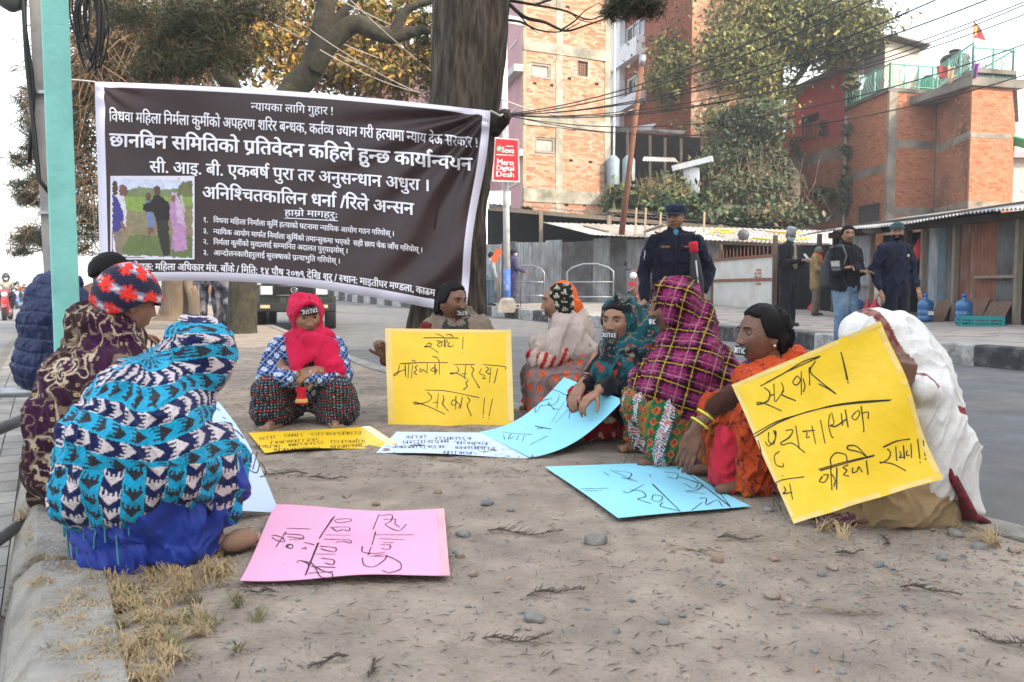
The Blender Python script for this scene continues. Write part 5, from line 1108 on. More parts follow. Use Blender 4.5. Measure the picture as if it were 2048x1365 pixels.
def corr(name, a, b, c, d, m, parent, waves=10, amp=.012, label=None):
    """corrugated sheet with corners a,b (one edge) and d,c (other edge); waves run across a-b"""
    a, b, c, d = map(Vector, (a, b, c, d)); n = (b - a).cross(d - a).normalized(); V = []; F = []; k = waves * 6
    for i in range(k + 1):
        u = i / k; o = n * amp * math.sin(u * waves * 2 * math.pi); V += [a.lerp(b, u) + o, d.lerp(c, u) + o]
    for i in range(k): F.append((2 * i, 2 * i + 2, 2 * i + 3, 2 * i + 1))
    o = mesh(name, V, F, m, parent, True, label=label); return o
# tall grey tin fence
t = thing('tin_fence', (0, 0, 0), 'tall fence of grey corrugated sheets beyond the road, behind the steel barriers', 'fence')
fa, fb = Vector((-1.35, 28.5, 0)), Vector((6.0, 24.0, 0)); n_ = 15; rr = random.Random(4)
for k in range(n_):
    p, q_ = fa.lerp(fb, k / n_), fa.lerp(fb, (k + 1) / n_ + .004); z = 2.35 + rr.uniform(-.06, .06) + .0 * k; lean = rr.uniform(-.03, .03); zz = zside(p.x, p.y)
    off = Vector((0, -.012 * (k % 2), 0)); corr('sheet', p + off + Vector((0, 0, zz)), q_ + off + Vector((0, 0, zz)), q_ + off + Vector((0, lean, z + .0)), p + off + Vector((0, lean, z + rr.uniform(-.03, .03))), (tin, tin, tind, tinl)[rr.choice((0, 0, 1, 1, 2))], t, 6, .014)
# steel barriers in front
for k, (px, D) in enumerate(((1056, 24.5), (1180, 22.2))):
    c = P(px, 600, D); zz = zside(c.x, c.y); t = thing('steel_barrier', (c.x, c.y, zz), ('hooped steel barrier beside the guard with the stick', 'hooped steel barrier between the white pole and the officer')[k], 'barrier', rz=R(-12 if k else -18), group='hooped steel crowd barriers')
    w_ = 1.0 if k == 0 else 1.25; h_ = 1.15; m = MB(); m.tube([(-w_ / 2, 0, .0), (-w_ / 2, 0, h_ - .15), (-w_ * .4, 0, h_ - .04), (-w_ * .15, 0, h_ + .06), (w_ * .15, 0, h_ + .06), (w_ * .4, 0, h_ - .04), (w_ / 2, 0, h_ - .15), (w_ / 2, 0, .0)], .022, 8); m.build('hoop', galv, t, True)
    for z in (.32, .72): m = MB(); m.tube([(-w_ / 2, 0, z), (w_ / 2, 0, z)], .018, 8); m.build('crossbar', galv, t, True)
    for s_ in (-1, 1): m = MB(); m.tube([(s_ * w_ / 2, .0, .32), (s_ * w_ / 2 + .1, -.45, .0)], .018, 6); m.build('brace', galv, t, True)
# dark open shed behind the fence and its long roofs
t = thing('long_shed', (0, 0, 0), 'long dark timber shed with a corrugated roof behind the tin fence', 'shed')
def quad(px, name, m, par, waves=None, thick=.05, label=None, amp=.02):
    V = [P(*p) for p in px]
    if waves: return corr(name, V[0], V[1], V[2], V[3], m, par, waves, amp, label)
    n = (V[1] - V[0]).cross(V[3] - V[0]).normalized() * thick; return mesh(name, V + [v + n for v in V], [(0, 1, 2, 3), (7, 6, 5, 4), (0, 4, 5, 1), (1, 5, 6, 2), (2, 6, 7, 3), (3, 7, 4, 0)], m, par, label=label)
sx = [(975 + 78 * i, 1053 + 78 * i) for i in range(9)]
fy = lambda px: 408 + (px - 975) * (466 - 408) / 700; fD = lambda px: 28.5 - (px - 975) / 700 * 4.5
for x0, x1 in sx: quad([(x0, fy(x0), fD(x0)), (x1 + 2, fy(x1), fD(x1)), (x1 + 2, fy(x1) - 2, fD(x1) + 2.2), (x0, fy(x0) - 2, fD(x0) + 2.2)], 'roof_sheet', tind, t, 7)
quad([(978, fy(978) + 5, 28.6), (1675, fy(1675) + 5, 24.1), (1675, fy(1675) + 13, 24.1), (978, fy(978) + 13, 28.6)], 'fascia', wood, t)
for px in (1082, 1218, 1340, 1440): D = fD(px); p = P(px, 500, D - .1); m = MB(); m.box((p.x, p.y, (fD(px) * 0 + P(px, fy(px) + 8, D).z) / 2 + .2), (.13, .13, P(px, fy(px), D).z - .4)); m.build('post', wood, t)
quad([(975, 418, 30.2), (1680, 472, 26.0), (1680, 640, 26.0), (975, 640, 30.2)], 'shade_backing', void, t)  # near-black sheet: the shade under the shed roof put into its colour
# lower pale roof that reaches forward over the shops
t = thing('lean_to_roof', (0, 0, 0), 'pale dusty tin lean-to roof with planks and yellow hose lying on it', 'roof')
eb = lambda px: 445 + (px - 1085) * .030; N_ = 9
for k in range(N_):
    xa, xb = 1085 + k * 65, 1085 + (k + 1) * 65; fa_, fb_ = (1185 + k * 54), (1185 + (k + 1) * 54)
    Df = lambda px: 25.2 - (px - 1185) / 480 * 4.2
    ya, yb = 470 + (fa_ - 1185) * .045, 470 + (fb_ - 1185) * .045
    quad([(fa_, ya, Df(fa_)), (fb_ + 1, yb, Df(fb_)), (xb + 1, eb(xb), Df(fb_) + 2.6), (xa, eb(xa), Df(fa_) + 2.6)], 'roof_sheet', (tinl, mat('dusty_tin', (.36, .31, .26), rough=.8, var=.25, scale=2))[k % 2], t, 6, amp=.015)
m = MB(); m.beam(P(1300, 480, 25.0), P(1660, 492, 21.1), .08, .12); m.build('eave_beam', wood, t)
for k, (x0, y0, x1, y1) in enumerate(((1290, 466, 1330, 452), (1500, 462, 1580, 470), (1170, 455, 1215, 466), (1390, 470, 1450, 476))): m = MB(); m.beam(P(x0, y0 - 2, 24.6), P(x1, y1 - 2, 23.6), .12, .05); o = m.build('plank', wood); tag(o, f'loose grey plank, {("left of the rusty pole", "right of the officer", "farthest left", "nearest the dark ball")[k]} on the lean-to roof', 'plank', 'planks lying on the lean-to roof')
for k, pl in enumerate((((1420, 470, 24), (1428, 460, 24.3), (1455, 462, 24.4), (1470, 464, 24.2), (1440, 468, 24)), ((1505, 478, 22.6), (1560, 482, 22.3), (1620, 478, 22.3)), ((1530, 464, 23.6), (1590, 468, 23.4), (1650, 472, 23)))):
    m = MB(); m.tube([P(a_, b_ - 1, c_) for a_, b_, c_ in pl], .03, 6); o = m.build('hose', mat('yellow_hose', (.55, .42, .05), rough=.5), None, True); tag(o, f'yellow hose {("curled beside the umbrella", "along the eave", "across the back")[k]} on the lean-to roof', 'hose', 'yellow hoses on the roof')
p = P(1487, 470, 22.8); b = MB(); b.lathe((0, 0, 0), [(.01, -.17), (.12, -.12), (.17, 0), (.12, .12), (.01, .17)], 16); o = b.build('ball', mat('grey_football', (.10, .10, .11), rough=.6), None, True); o.location = p; tag(o, 'dark grey ball lying on the lean-to roof', 'ball')
for k, (px, y0) in enumerate(((1273, 416), (1292, 416), (1322, 425), (1409, 424))):
    m = MB(); m.beam(P(px, y0, 24.5), P(px - 3, 475 if k < 3 else 500, 24.5), .07, .05); o = m.build('stake', mat('raw_bamboo', (.36, .28, .19), rough=.8, var=.2)); tag(o, f'upright wooden stake {("just right of the rusty pole", "second right of the rusty pole", "left of the officer cap", "right of the officer, above the red umbrella tie")[k]}', 'stake', 'upright wooden stakes on the roof')
# white corrugated gate with rust frame and spikes
t = thing('metal_gate', (0, 0, 0), 'white corrugated gate in a rusty frame with spikes on top', 'gate'); ga, gb = P(1424, 560, 23.0), P(1547, 560, 19.6)
def gp(s, z): v = ga.lerp(gb, s); return Vector((v.x, v.y, z))
z0, z1 = .28, P(0, 518, 21).z
for k in range(5): corr('panel', gp(k / 5, z0), gp((k + 1) / 5, z0), gp((k + 1) / 5, z1), gp(k / 5, z1), mat('white_tin', (.50, .50, .48), rough=.6, var=.08, dirt=(.4, .36, .32), dscale=2), t, 6, .016)
for z in (z1 + .03, (z0 + z1) / 2 + .1, z0): m = MB(); m.beam(gp(0, z) + Vector((0, -.04, 0)), gp(1, z) + Vector((0, -.04, 0)), .06, .07); m.build('frame_rail', rust, t)
for s in (0, 1): m = MB(); m.beam(gp(s, z0 - .1) + Vector((0, -.05, 0)), gp(s, z1 + .06) + Vector((0, -.05, 0)), .08, .08); m.build('frame_post', rust, t)
for k in range(17): m = MB(); v = gp((k + .5) / 17, z1 + .05); m.tube([v, v + Vector((0, 0, .16)), v + Vector((0, 0, .26))], [.012, .012, .002], 5); m.build('spike', rust, t)
m = MB(); v = gp(.74, 1.25) + Vector((-.02, -.06, 0)); dx = (gb - ga).normalized() * .045
for r_ in range(5):
    for c_ in range(4):
        if (r_ * 3 + c_ * 5) % 4: m.box(v + dx * (c_ * 1.8) + Vector((0, 0, -r_ * .085)), (.05, .004, .055))
m.build('stencil_lettering', mat('faded_orange_print', (.42, .20, .12)), t, kind='stuff')
# dark shop opening with mesh side
t = thing('dark_shop', (0, 0, 0), 'open-fronted dark shop between the white gate and the jeans-clad man', 'shop')
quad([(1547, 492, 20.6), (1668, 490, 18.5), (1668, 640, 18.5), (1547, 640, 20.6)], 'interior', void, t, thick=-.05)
for px, D in ((1549, 19.5), (1637, 19.0), (1668, 18.2)): m = MB(); p = P(px, 570, D); m.box((p.x, p.y, 1.05), (.09, .09, 2.0)); m.build('post', woodd, t)
for k in range(5): m = MB(); p = P(1552 + 7 * k, 600, 19.4); m.beam((p.x, p.y, .3), (p.x, p.y, 1.3), .012); m.build('mesh_bar', rust, t)
# right-hand shack row: tin and timber fronts, each sheet its own
t = thing('tin_shack', (0, 0, 0), 'row of low grey, blue and rusty tin shacks at the right', 'shack')
A0, A1 = P(1668, 560, 18.3), P(2080, 560, 12.9)
def sp(s, z, o=0.0):
    v = A0.lerp(A1, s); d = (A1 - A0).normalized(); n = Vector((d.y, -d.x, 0)); n = n if n.y < 0 else -n; v = v + n * o; return Vector((v.x, v.y, z))
def s_px(px):
    k = (px - 1024) / FPX; d = A1 - A0; return (k * A0.y - A0.x) / (d.x - k * d.y)
zt_ = 1.98
blue_t = mat('faded_blue_tin', (.10, .16, .20), rough=.7, var=.25, metal=.2, dirt=(.16, .13, .11), dscale=3); brn = mat('brown_board', (.14, .085, .06), rough=.9, var=.3, scale=4, stretch=(5, 5, 1))
for (x0, x1, m_, w_) in ((1668, 1694, tind, 3), (1694, 1745, tin, 5), (1812, 1818, woodd, 0), (1848, 1872, tin, 4), (1872, 1886, blue_t, 3), (1886, 1912, tind, 3), (1912, 1945, rustt, 5), (1945, 1990, mat('rusty_tin_brown', (.19, .085, .055), rough=.85, var=.25, scale=4), 6), (1990, 2036, tind, 6)):
    a_, b_ = s_px(x0), s_px(x1)
    if w_: corr('wall_sheet', sp(a_, .1), sp(b_, .1), sp(b_, zt_), sp(a_, zt_), m_, t, w_, .014)
    else: m = MB(); m.beam(sp(a_, .1), sp(a_, zt_), .1); m.build('post', m_, t)
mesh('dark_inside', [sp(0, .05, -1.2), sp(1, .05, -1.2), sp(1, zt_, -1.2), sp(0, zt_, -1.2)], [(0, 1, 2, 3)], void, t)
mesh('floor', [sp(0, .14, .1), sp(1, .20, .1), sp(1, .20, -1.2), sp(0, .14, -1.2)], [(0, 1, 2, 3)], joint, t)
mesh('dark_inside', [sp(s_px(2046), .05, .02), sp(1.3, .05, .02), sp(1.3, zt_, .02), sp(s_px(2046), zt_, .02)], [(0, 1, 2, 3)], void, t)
for px in (1745, 1848, 1912, 2038): m = MB(); m.beam(sp(s_px(px), .1, .05), sp(s_px(px), zt_, .05), .09); m.build('post', wood, t)
m = MB(); m.beam(sp(s_px(1700), .85, .06), sp(s_px(1745), .85, .06), .08, .03); m.build('ledge', wood, t)
m = MB(); m.beam(sp(s_px(1955), .98, .08), sp(s_px(2040), .98, .08), .06, .05); m.build('ledge', wood, t)
for a_, b_, m_ in ((1700, 1742, tin), (1716, 1740, mat('pale_panel', (.30, .34, .36), rough=.7))): quad_ = None
m = MB(); m.beam(sp(0, zt_ - .02, .12), sp(1.1, zt_ - .02, .12), .10, .12); m.build('eave_beam', woodd, t)
# hanging dark wares in the open bay
for k in range(10): px = 1758 + 9 * k; m = MB(); p = sp(s_px(px), 1.6 - .12 * (k % 3), -.3); m.box(p, (.14, .1, .45 + .2 * (k % 2))); m.build('hanging_goods', mat('hanging_goods_%d' % (k % 3), ((.03, .03, .035), (.05, .04, .035), (.025, .03, .04))[k % 3]), t)
m = MB(); m.lathe(sp(s_px(1838), 1.5, .05), [(.02, -.18), (.10, -.12), (.11, .02), (.04, .15), (.02, .22)], 10); o = m.build('plastic_bag', mat('red_plastic', (.40, .02, .03), rough=.4), None, True); tag(o, 'red bag hanging in the shack doorway beside the navy-jacketed man', 'bag')
# its roof sheets
rt = thing('shack_roof', (0, 0, 0), 'pale wavy corrugated roof over the right-hand shacks, weighed down with poles and rags', 'roof'); ed = lambda s: sp(s, 1.98 + .03 * math.sin(s * 9), .75)
for k in range(9):
    s0, s1 = k / 9 * 1.15 - .05, (k + 1) / 9 * 1.15 - .045; a_, b_ = ed(s0), ed(s1); c_, d_ = sp(s1, 2.42, -2.0), sp(s0, 2.42, -2.0)
    corr('roof_sheet', a_, b_, c_, d_, (tinl, tin, tinl)[k % 3], rt, 9, .022)
for k, (x0, y0, D0, x1, y1, D1, r_) in enumerate(((1700, 455, 17, 2048, 408, 13.6, .05), (1760, 447, 16.8, 2000, 425, 14.6, .035), (1690, 462, 17, 1830, 450, 16, .03))): m = MB(); m.tube([P(x0, y0, D0), P((x0 + x1) / 2, (y0 + y1) / 2 + 2, (D0 + D1) / 2), P(x1, y1, D1)], r_, 7); o = m.build('pole', woodd, None, True); tag(o, f'{("long thick", "middle", "short thin left")[k]} bamboo pole lying on the shack roof', 'pole', 'poles on the shack roof')
for k, (px, py) in enumerate(((1748, 462), (1800, 447), (1850, 444))): V, F = stone_mesh(70 + k, .22, .16, .07); o = mesh('rag', V, F, mat('grey_rag', (.22, .21, .19), rough=.95), None, True); o.location = P(px, py, 16.5); tag(o, f'crumpled grey rag on the shack roof, {("nearest the jeans man", "above the navy beanie", "highest")[k]}', 'rag', 'rags on the shack roof')
# jerrycans, crate, boards, bags
watb = mat('blue_water_bottle', (.04, .15, .34), rough=.25, var=.1, trans=.25, spec=.6); cap_ = mat('blue_cap', (.03, .12, .40), rough=.4)
for k, (px, D, z) in enumerate(((1850, 14.7, .20), (1927, 13.7, .20), (1712, 17.2, .17))):
    p = P(px, 640, D); t = thing('water_bottle', (p.x, p.y, z), ('large blue water bottle with a white label, left of the crate', 'large blue water bottle standing beside the turquoise crate', 'blue water bottle half hidden behind the legs of the man in jeans')[k], 'water bottle', group='refill water bottles'); m = MB()
    m.lathe((0, 0, 0), [(.12, 0), (.135, .02), (.135, .09), (.125, .10), (.135, .11), (.135, .20), (.125, .21), (.135, .22), (.135, .32), (.12, .36), (.05, .40), (.032, .42), (.032, .45)], 20); m.build('bottle_body', watb, t, True); m = MB(); m.lathe((0, 0, .44), [(.036, 0), (.036, .05), (.03, .055)], 14); m.build('cap', cap_, t, True)
    if k == 0: m = MB(); m.box((.03, -.137, .15), (.10, .006, .07)); m.build('label', mat('white_label', (.6, .6, .6)), t)
p = P(1960, 648, 13.3); t = thing('crate', (p.x, p.y, .16), 'turquoise open plastic crate on the pavement beside the blue bottle', 'crate', rz=-.35); tq = mat('turquoise_plastic', (.015, .22, .22), rough=.45)
m = MB(); m.box((0, 0, .01), (.62, .36, .02)); m.build('base', tq, t)
for sx_, sy_, wx, wy in ((0, -.18, .62, .02), (0, .18, .62, .02), (-.31, 0, .02, .36), (.31, 0, .02, .36)):
    for z in (.035, .085, .135, .165): m = MB(); m.box((sx_, sy_, z), (wx, wy, .022)); m.build('slat', tq, t)
    for q_ in (-.5, -.17, .17, .5): m = MB(); m.box((sx_ + (wx - .03) * q_ if wx > .1 else sx_, sy_ + (wy - .03) * q_ if wy > .1 else sy_, .09), (.024, .024, .16)); m.build('rib', tq, t)
for k, (x0, x1, h_, la) in enumerate(((1884, 1912, .42, 'leftmost low brown board leaning by the first bottle'), (1935, 1985, .45, 'wide brown board behind the turquoise crate'), (1988, 2030, .40, 'tilted grey-brown board right of the crate'))):
    a_, b_ = s_px(x0), s_px(x1); V = [sp(a_, .16, .28), sp(b_, .16, .28), sp(b_, .16 + h_, .06), sp(a_, .16 + h_ * .95, .06)]; o = mesh('board', V + [v + Vector((.0, .03, .02)) for v in V], [(0, 1, 2, 3), (7, 6, 5, 4), (0, 4, 5, 1), (1, 5, 6, 2), (2, 6, 7, 3), (3, 7, 4, 0)], brn); tag(o, la, 'board', 'boards leaning on the shack front')
for k, (px, D, r_) in enumerate(((1629, 19.0, .17), (1750, 16.0, .17), (1735, 16.4, .12))): p = P(px, 630, D); m = MB(); m.lathe((p.x, p.y, .16), [(.6 * r_, 0), (r_, .10), (.9 * r_, .2), (.2 * r_, .36), (.25 * r_, .42)], 12); o = m.build('plastic_bag', mat('red_plastic', (.40, .02, .03), rough=.4), None, True); tag(o, ('red plastic bag on the ground in front of the dark shop', 'bright red bag behind the jeans-clad man', 'smaller dark red bundle beside the bright red bag')[k], 'bag', 'red bags on the pavement')
# black and white wall seen under the banner, far across the road
t = thing('railing_wall', (0, 0, 0), 'low black and white striped roadside wall seen beneath the banner', 'wall')
n_ = 26
for k in range(n_):
    pa_, pb_ = P(668 + k * 12.3, 585, 44 - k * .62), P(668 + (k + .93) * 12.3, 585, 44 - (k + .93) * .62); z0_ = zside(pa_.x, pa_.y) - .3
    m = MB(); m.beam((pa_.x, pa_.y, z0_ + .35), (pb_.x, pb_.y, z0_ + .35), .15, .7); m.build('wall_block', (conc2, blackp)[k % 2], t)
t = thing('far_wall', (0, 0, 0), 'grey roadside wall far behind the two left trunks', 'wall'); a_, b_ = P(300, 590, 60), P(670, 590, 46); m = MB(); m.beam((a_.x, a_.y, .2), (b_.x, b_.y, .2), .2, 1.6); m.build('wall', mat('grey_far', (.30, .29, .28)), t)
# ------------------------------------------------------------------ poles, sign, wires
tp = mat('turquoise_post_paint', (.20, .52, .48), rough=.5, var=.08, scale=4, dirt=(.14, .36, .34), dscale=3, damt=.3, spec=.4, bump=.3, bscale=40)
D = 3.36; p = P(136, 720, D); t = thing('painted_post', (p.x, p.y, 0), 'square turquoise painted steel post rising from a whitewashed concrete footing', 'post'); m = MB()
rot = Matrix.Rotation(R(29), 3, 'Z'); w_ = .098
V = []
for z in (0.42, 3.0):
    dx = -.004 * (z - .4) / 1.2
    for sx, sy in ((-1, -1), (1, -1), (1, 1), (-1, 1)): v = rot @ Vector((sx * w_ / 2, sy * w_ / 2, 0)); V.append((v.x + dx, v.y, z))
m.add(V, [(0, 1, 5, 4), (1, 2, 6, 5), (2, 3, 7, 6), (3, 0, 4, 7), (4, 5, 6, 7), (3, 2, 1, 0)]); o = m.build('shaft', tp, t); md = o.modifiers.new('b', 'BEVEL'); md.width = .006; md.segments = 3
wc = mat('whitewashed_concrete', (.42, .41, .39), rough=.9, var=.15, scale=6, bump=1, bscale=50, dirt=(.22, .20, .18), dscale=5, damt=.5)
m = MB(); V = []
for z, k in ((-.05, .098), (.36, .088), (.43, .066)):
    for sx, sy in ((-1, -1), (1, -1), (1, 1), (-1, 1)): v = rot @ Vector((sx * k, sy * k, 0)); V.append((v.x - .03, v.y - .03, z))
m.add(V, [(a + b, (a + 1) % 4 + b, (a + 1) % 4 + b + 4, a + b + 4) for b in (0, 4) for a in range(4)] + [(8, 9, 10, 11), (3, 2, 1, 0)]); o = m.build('footing', wc, t); md = o.modifiers.new('b', 'BEVEL'); md.width = .008
# steel handrail pipes
for k, (a, b, r_, la) in enumerate(((P(108, 815, 3.25), P(-330, 985, 2.1), .022, 'upper grey steel handrail pipe at the left edge'), (P(50, 1042, 2.72), P(-260, 1260, 1.9), .021, 'lower grey steel pipe rising from the kerb at the left edge'))):
    m = MB(); m.tube([a, a.lerp(b, .5), b], r_, 14); o = m.build('handrail', mat('dull_steel_pipe', (.13, .13, .135), rough=.5, metal=.5, var=.25, scale=14), None, True); tag(o, la, 'handrail', 'steel pipes of the kerb railing')
# concrete electricity pole behind it, cables, lamp
p = P(124, 640, 5.3); t = thing('concrete_pole', (p.x, p.y, 0), 'slender grey concrete electricity pole with cables, behind the turquoise post', 'utility pole'); m = MB(); m.beam((0.0, 0, -.1), (-.10, 0, 5), .10, .12); o = m.build('shaft', mat('pole_concrete', (.30, .29, .28), rough=.9, var=.15, scale=5, bump=.6, dirt=(.18, .17, .16), dscale=4), t)
m = MB(); m.tube([(-.10 + .02 * math.sin(k), -.09, 3.1 - k * .14) for k in range(12)], .012, 6); m.tube([(-.13, -.10, 3.2), (-.11, -.10, 2.2), (-.06, -.10, 1.45), (.02, -.10, 1.35)], .014, 6); m.build('cable', mat('black_cable', (.012, .012, .013), rough=.5), t, True, kind='stuff')
for z in (2.0, 1.25): m = MB(); m.box((-.02 * z, 0, z), (.13, .15, .02)); m.build('clamp', galv, t)
m = MB(); m.lathe((-.22, -.05, 2.62), [(.02, .12), (.07, .10), (.10, 0), (.07, -.09), (.02, -.12)], 14); m.build('junction_box', mat('dark_green_grey', (.07, .085, .08), rough=.5), t, True)
t = thing('cable_coil', P(176, 20, 5.4), 'tangled bundle of coiled black cable hanging beside the turquoise post', 'cable'); m = MB(); rr = random.Random(2)
for k in range(13):
    cx = rr.uniform(-.05, .05); h_ = rr.uniform(.16, .26); w_ = rr.uniform(.04, .09); cy = rr.uniform(-.04, .04); m = MB(); m.tube([(cx + w_ * math.sin(a) , cy + .02 * math.sin(a * 2), .12 - h_ + h_ * math.cos(a)) for a in [2 * math.pi * j / 18 for j in range(19)]], .006, 5, cap=False); m.build('loop', mat('black_cable', (.012, .012, .013), rough=.5), t, True)
# white street pole with sign, solar panel
D = 23.5; p = P(1015, 600, D); zz = zside(p.x + .3, D) ; t = thing('street_pole', (p.x, p.y, 0), 'white street pole with a blue painted foot in a concrete base beside the big tree', 'pole')
dx = lambda z: -.012 * z
m = MB(); m.tube([(dx(z), 0, z) for z in (.4, 1.35)], .105, 14); m.build('blue_foot', mat('blue_paint', (.05, .13, .42), rough=.6, var=.15, dirt=(.4, .42, .46), dscale=6, damt=.25), t, True)
m = MB(); m.tube([(dx(z), 0, z) for z in (1.35, 4, 8.1)], [.10, .09, .085], 14); m.build('shaft', mat('white_pole_paint', (.52, .52, .53), rough=.6, var=.08, dirt=(.3, .29, .28), dscale=5, damt=.3), t, True)
m = MB(); m.lathe((0, 0, zz - .12), [(.42, 0), (.30, .35), (.20, .42)], 4, rot=Matrix.Rotation(R(45), 3, 'Z')); m.build('base', conc, t)
pn = P(1029, 42, D) - t.location; m = MB(); m.box(pn, (.62, .9, .04), Euler((.55, .15, .1)).to_matrix()); pa = m.build('solar_panel', mat('panel_back', (.32, .31, .29), rough=.6), t); m = MB()
for s_ in (-1, 1): m.beam(pn + Vector((s_ * .3, -.42, -.22)), pn + Vector((s_ * .3, .42, .25)), .03)
m.build('panel_frame', mat('alu', (.6, .6, .62), rough=.4, metal=.6), pa, kind='stuff')
# red sign
t = thing('advertising_sign', (0, 0, 0), 'red sign reading Sewa, Mero Digital Desh in white, fixed to the white street pole', 'sign')
px4 = [(989, 275), (1038, 279), (1040, 365), (984, 363)]; c = [P(x, y, 23.2) for x, y in px4]; sg = Sheet(c, px4); V, F = sg.grid(1, 1, .06); mesh('frame', V, F, mat('sign_frame', (.62, .58, .55), rough=.5), t)
red_ = mat('sign_red', (.50, .016, .025), rough=.4, var=.04); m = MB(); m.add([sg.at(u, v, .012) for u, v in ((.05, .03), (.95, .03), (.95, .96), (.05, .96))], [(0, 1, 2, 3)]); m.build('face', red_, t)
wht = mat('sign_white', (.75, .75, .75), rough=.5); m = MB()
def latin(sh, txt, a, b, hpx, m, h, off=.02):
    V, F, W = layout(txt, 0.0); L = math.hypot(b[0] - a[0], b[1] - a[1]); sh_pts = [(a[0] + (b[0] - a[0]) * x / W, a[1] + (b[1] - a[1]) * x / W - y / .7 * hpx) for x, y in V]
    for q, o_ in enumerate((-.35, .35)): sh.flat([(x + o_ * off * 40, y) for x, y in sh_pts], F, h + q * .002, m)
latin(sg, 'Sewa', (1004, 303), (1029, 305), 11, m, .016); latin(sg, 'Mero', (994, 327), (1028, 329), 12, m, .016, .03); latin(sg, 'Digital', (993, 338), (1029, 340), 10, m, .016, .03); latin(sg, 'Desh', (992, 352), (1029, 354), 12, m, .016, .03)
sg.line([(993, 307), (1029, 309)], .02, .016, m); sg.line([(1012, 291), (1027, 292)], .02, .016, m); m.build('lettering', wht, t)
m = MB(); cc = sg.at(*sg.uv([(999, 296)])[0]); ang = [2 * math.pi * k / 20 for k in range(20)]; ku = (sg.c[1] - sg.c[0]).normalized(); kv = (sg.c[3] - sg.c[0]).normalized(); m.add([cc + sg.n * .017 + ku * .085 * math.cos(a) + kv * .085 * math.sin(a) for a in ang], [tuple(range(20))]); m.build('emblem', mat('sign_green', (.02, .35, .18)), t)
m = MB(); m.tube([cc + sg.n * .022 + ku * .045 * math.cos(a) + kv * .045 * math.sin(a) for a in [R(d) for d in range(-20, -330, -20)]] , .008, 5); m.tube([cc + sg.n * .022 - ku * .04, cc + sg.n * .022 + ku * .04], .008, 5); m.build('emblem_letter', wht, t, kind='stuff')
# blue-grey box sign beside
p = P(1000, 400, 29); m = MB(); m.box(p, (.75, .1, .6)); o = m.build('hoarding', mat('pale_hoarding', (.55, .62, .66))); tag(o, 'pale blue-white hoarding behind the white street pole', 'sign')
# leaning rusty pole
t = thing('rusty_pole', (0, 0, 0), 'leaning rusty pipe pole with wires, left of the police officer', 'pole'); a, b = P(1243, 470, 22.5), P(1285, 118, 22.5); m = MB(); m.tube([a, a.lerp(b, .5), b], [.085, .075, .065], 10); m.build('shaft', rust, t, True); m = MB(); m.tube([b - (b - a) * .04, b + (b - a) * .02], .09, 10); m.build('cap', galv, t, True)
# wires
wm = mat('overhead_wire', (.015, .015, .016), rough=.6)
def wire(p0, p1, sag, r_, label, m_=wm, grp='overhead wires'):
    a, b = P(*p0), P(*p1); pts = [a.lerp(b, k / 24) - Vector((0, 0, sag * 4 * (k / 24) * (1 - k / 24))) for k in range(25)]; m = MB(); m.tube(pts, r_, 5); o = m.build('wire', m_, None, True); tag(o, label, 'wire', grp)
fan = [(248, 232, 2048 + 60, 0, .9), (232, 224, 2120, -40, .8), (229, 214, 2100, 30, .9), (226, 200, 1900, -60, .7), (235, 240, 2140, -10, 1.1), (224, 190, 1800, -40, .6), (240, 236, 2150, 70, 1.2), (222, 214, 1980, -30, .8), (238, 228, 2200, 120, 1.3)]
OD = ['highest', 'second', 'third', 'fourth', 'fifth', 'sixth', 'seventh', 'eighth', 'lowest']; rk = sorted(range(9), key=lambda k: fan[k][3] + (2048 - fan[k][2]) * .3)
for k, (y0, _, x1, y1, sg_) in enumerate(fan): wire((1010, 231 - k % 3, 23.4), (x1, y1 - 20, 16.0), sg_ * .8, .013 + .004 * (k % 2), f'{OD[rk.index(k)]} of the black wires fanning from the white street pole to the upper right')
wire((994, 194, 23), (1268, 220, 22.5), .35, .02, 'pale grey cable drooping from the big tree to the rusty pole', mat('pale_cable', (.42, .38, .36), rough=.6), None)
for k, (x0, y0, x1, y1) in enumerate(((470, -20, 870, 150), (440, -10, 860, 175), (700, 0, 990, 225), (620, 60, 900, 205), (640, 100, 880, 190), (660, -10, 1000, 120))): wire((x0, y0, 12), (x1, y1, 20), .15, .007, f'pale thin wire over the yellow leaves, {OD[k]} of them counted from the left', mat('pale_cable', (.42, .38, .36), rough=.6), 'wires above the banner')
for k in range(7): wire((-60, 20 + 55 * k, 9), (100, 120 + 60 * k, 9), .03, .004, f'hair-thin wire against the white sky at the left edge, {OD[k]} from the top', wm, 'thin lines in the left sky')
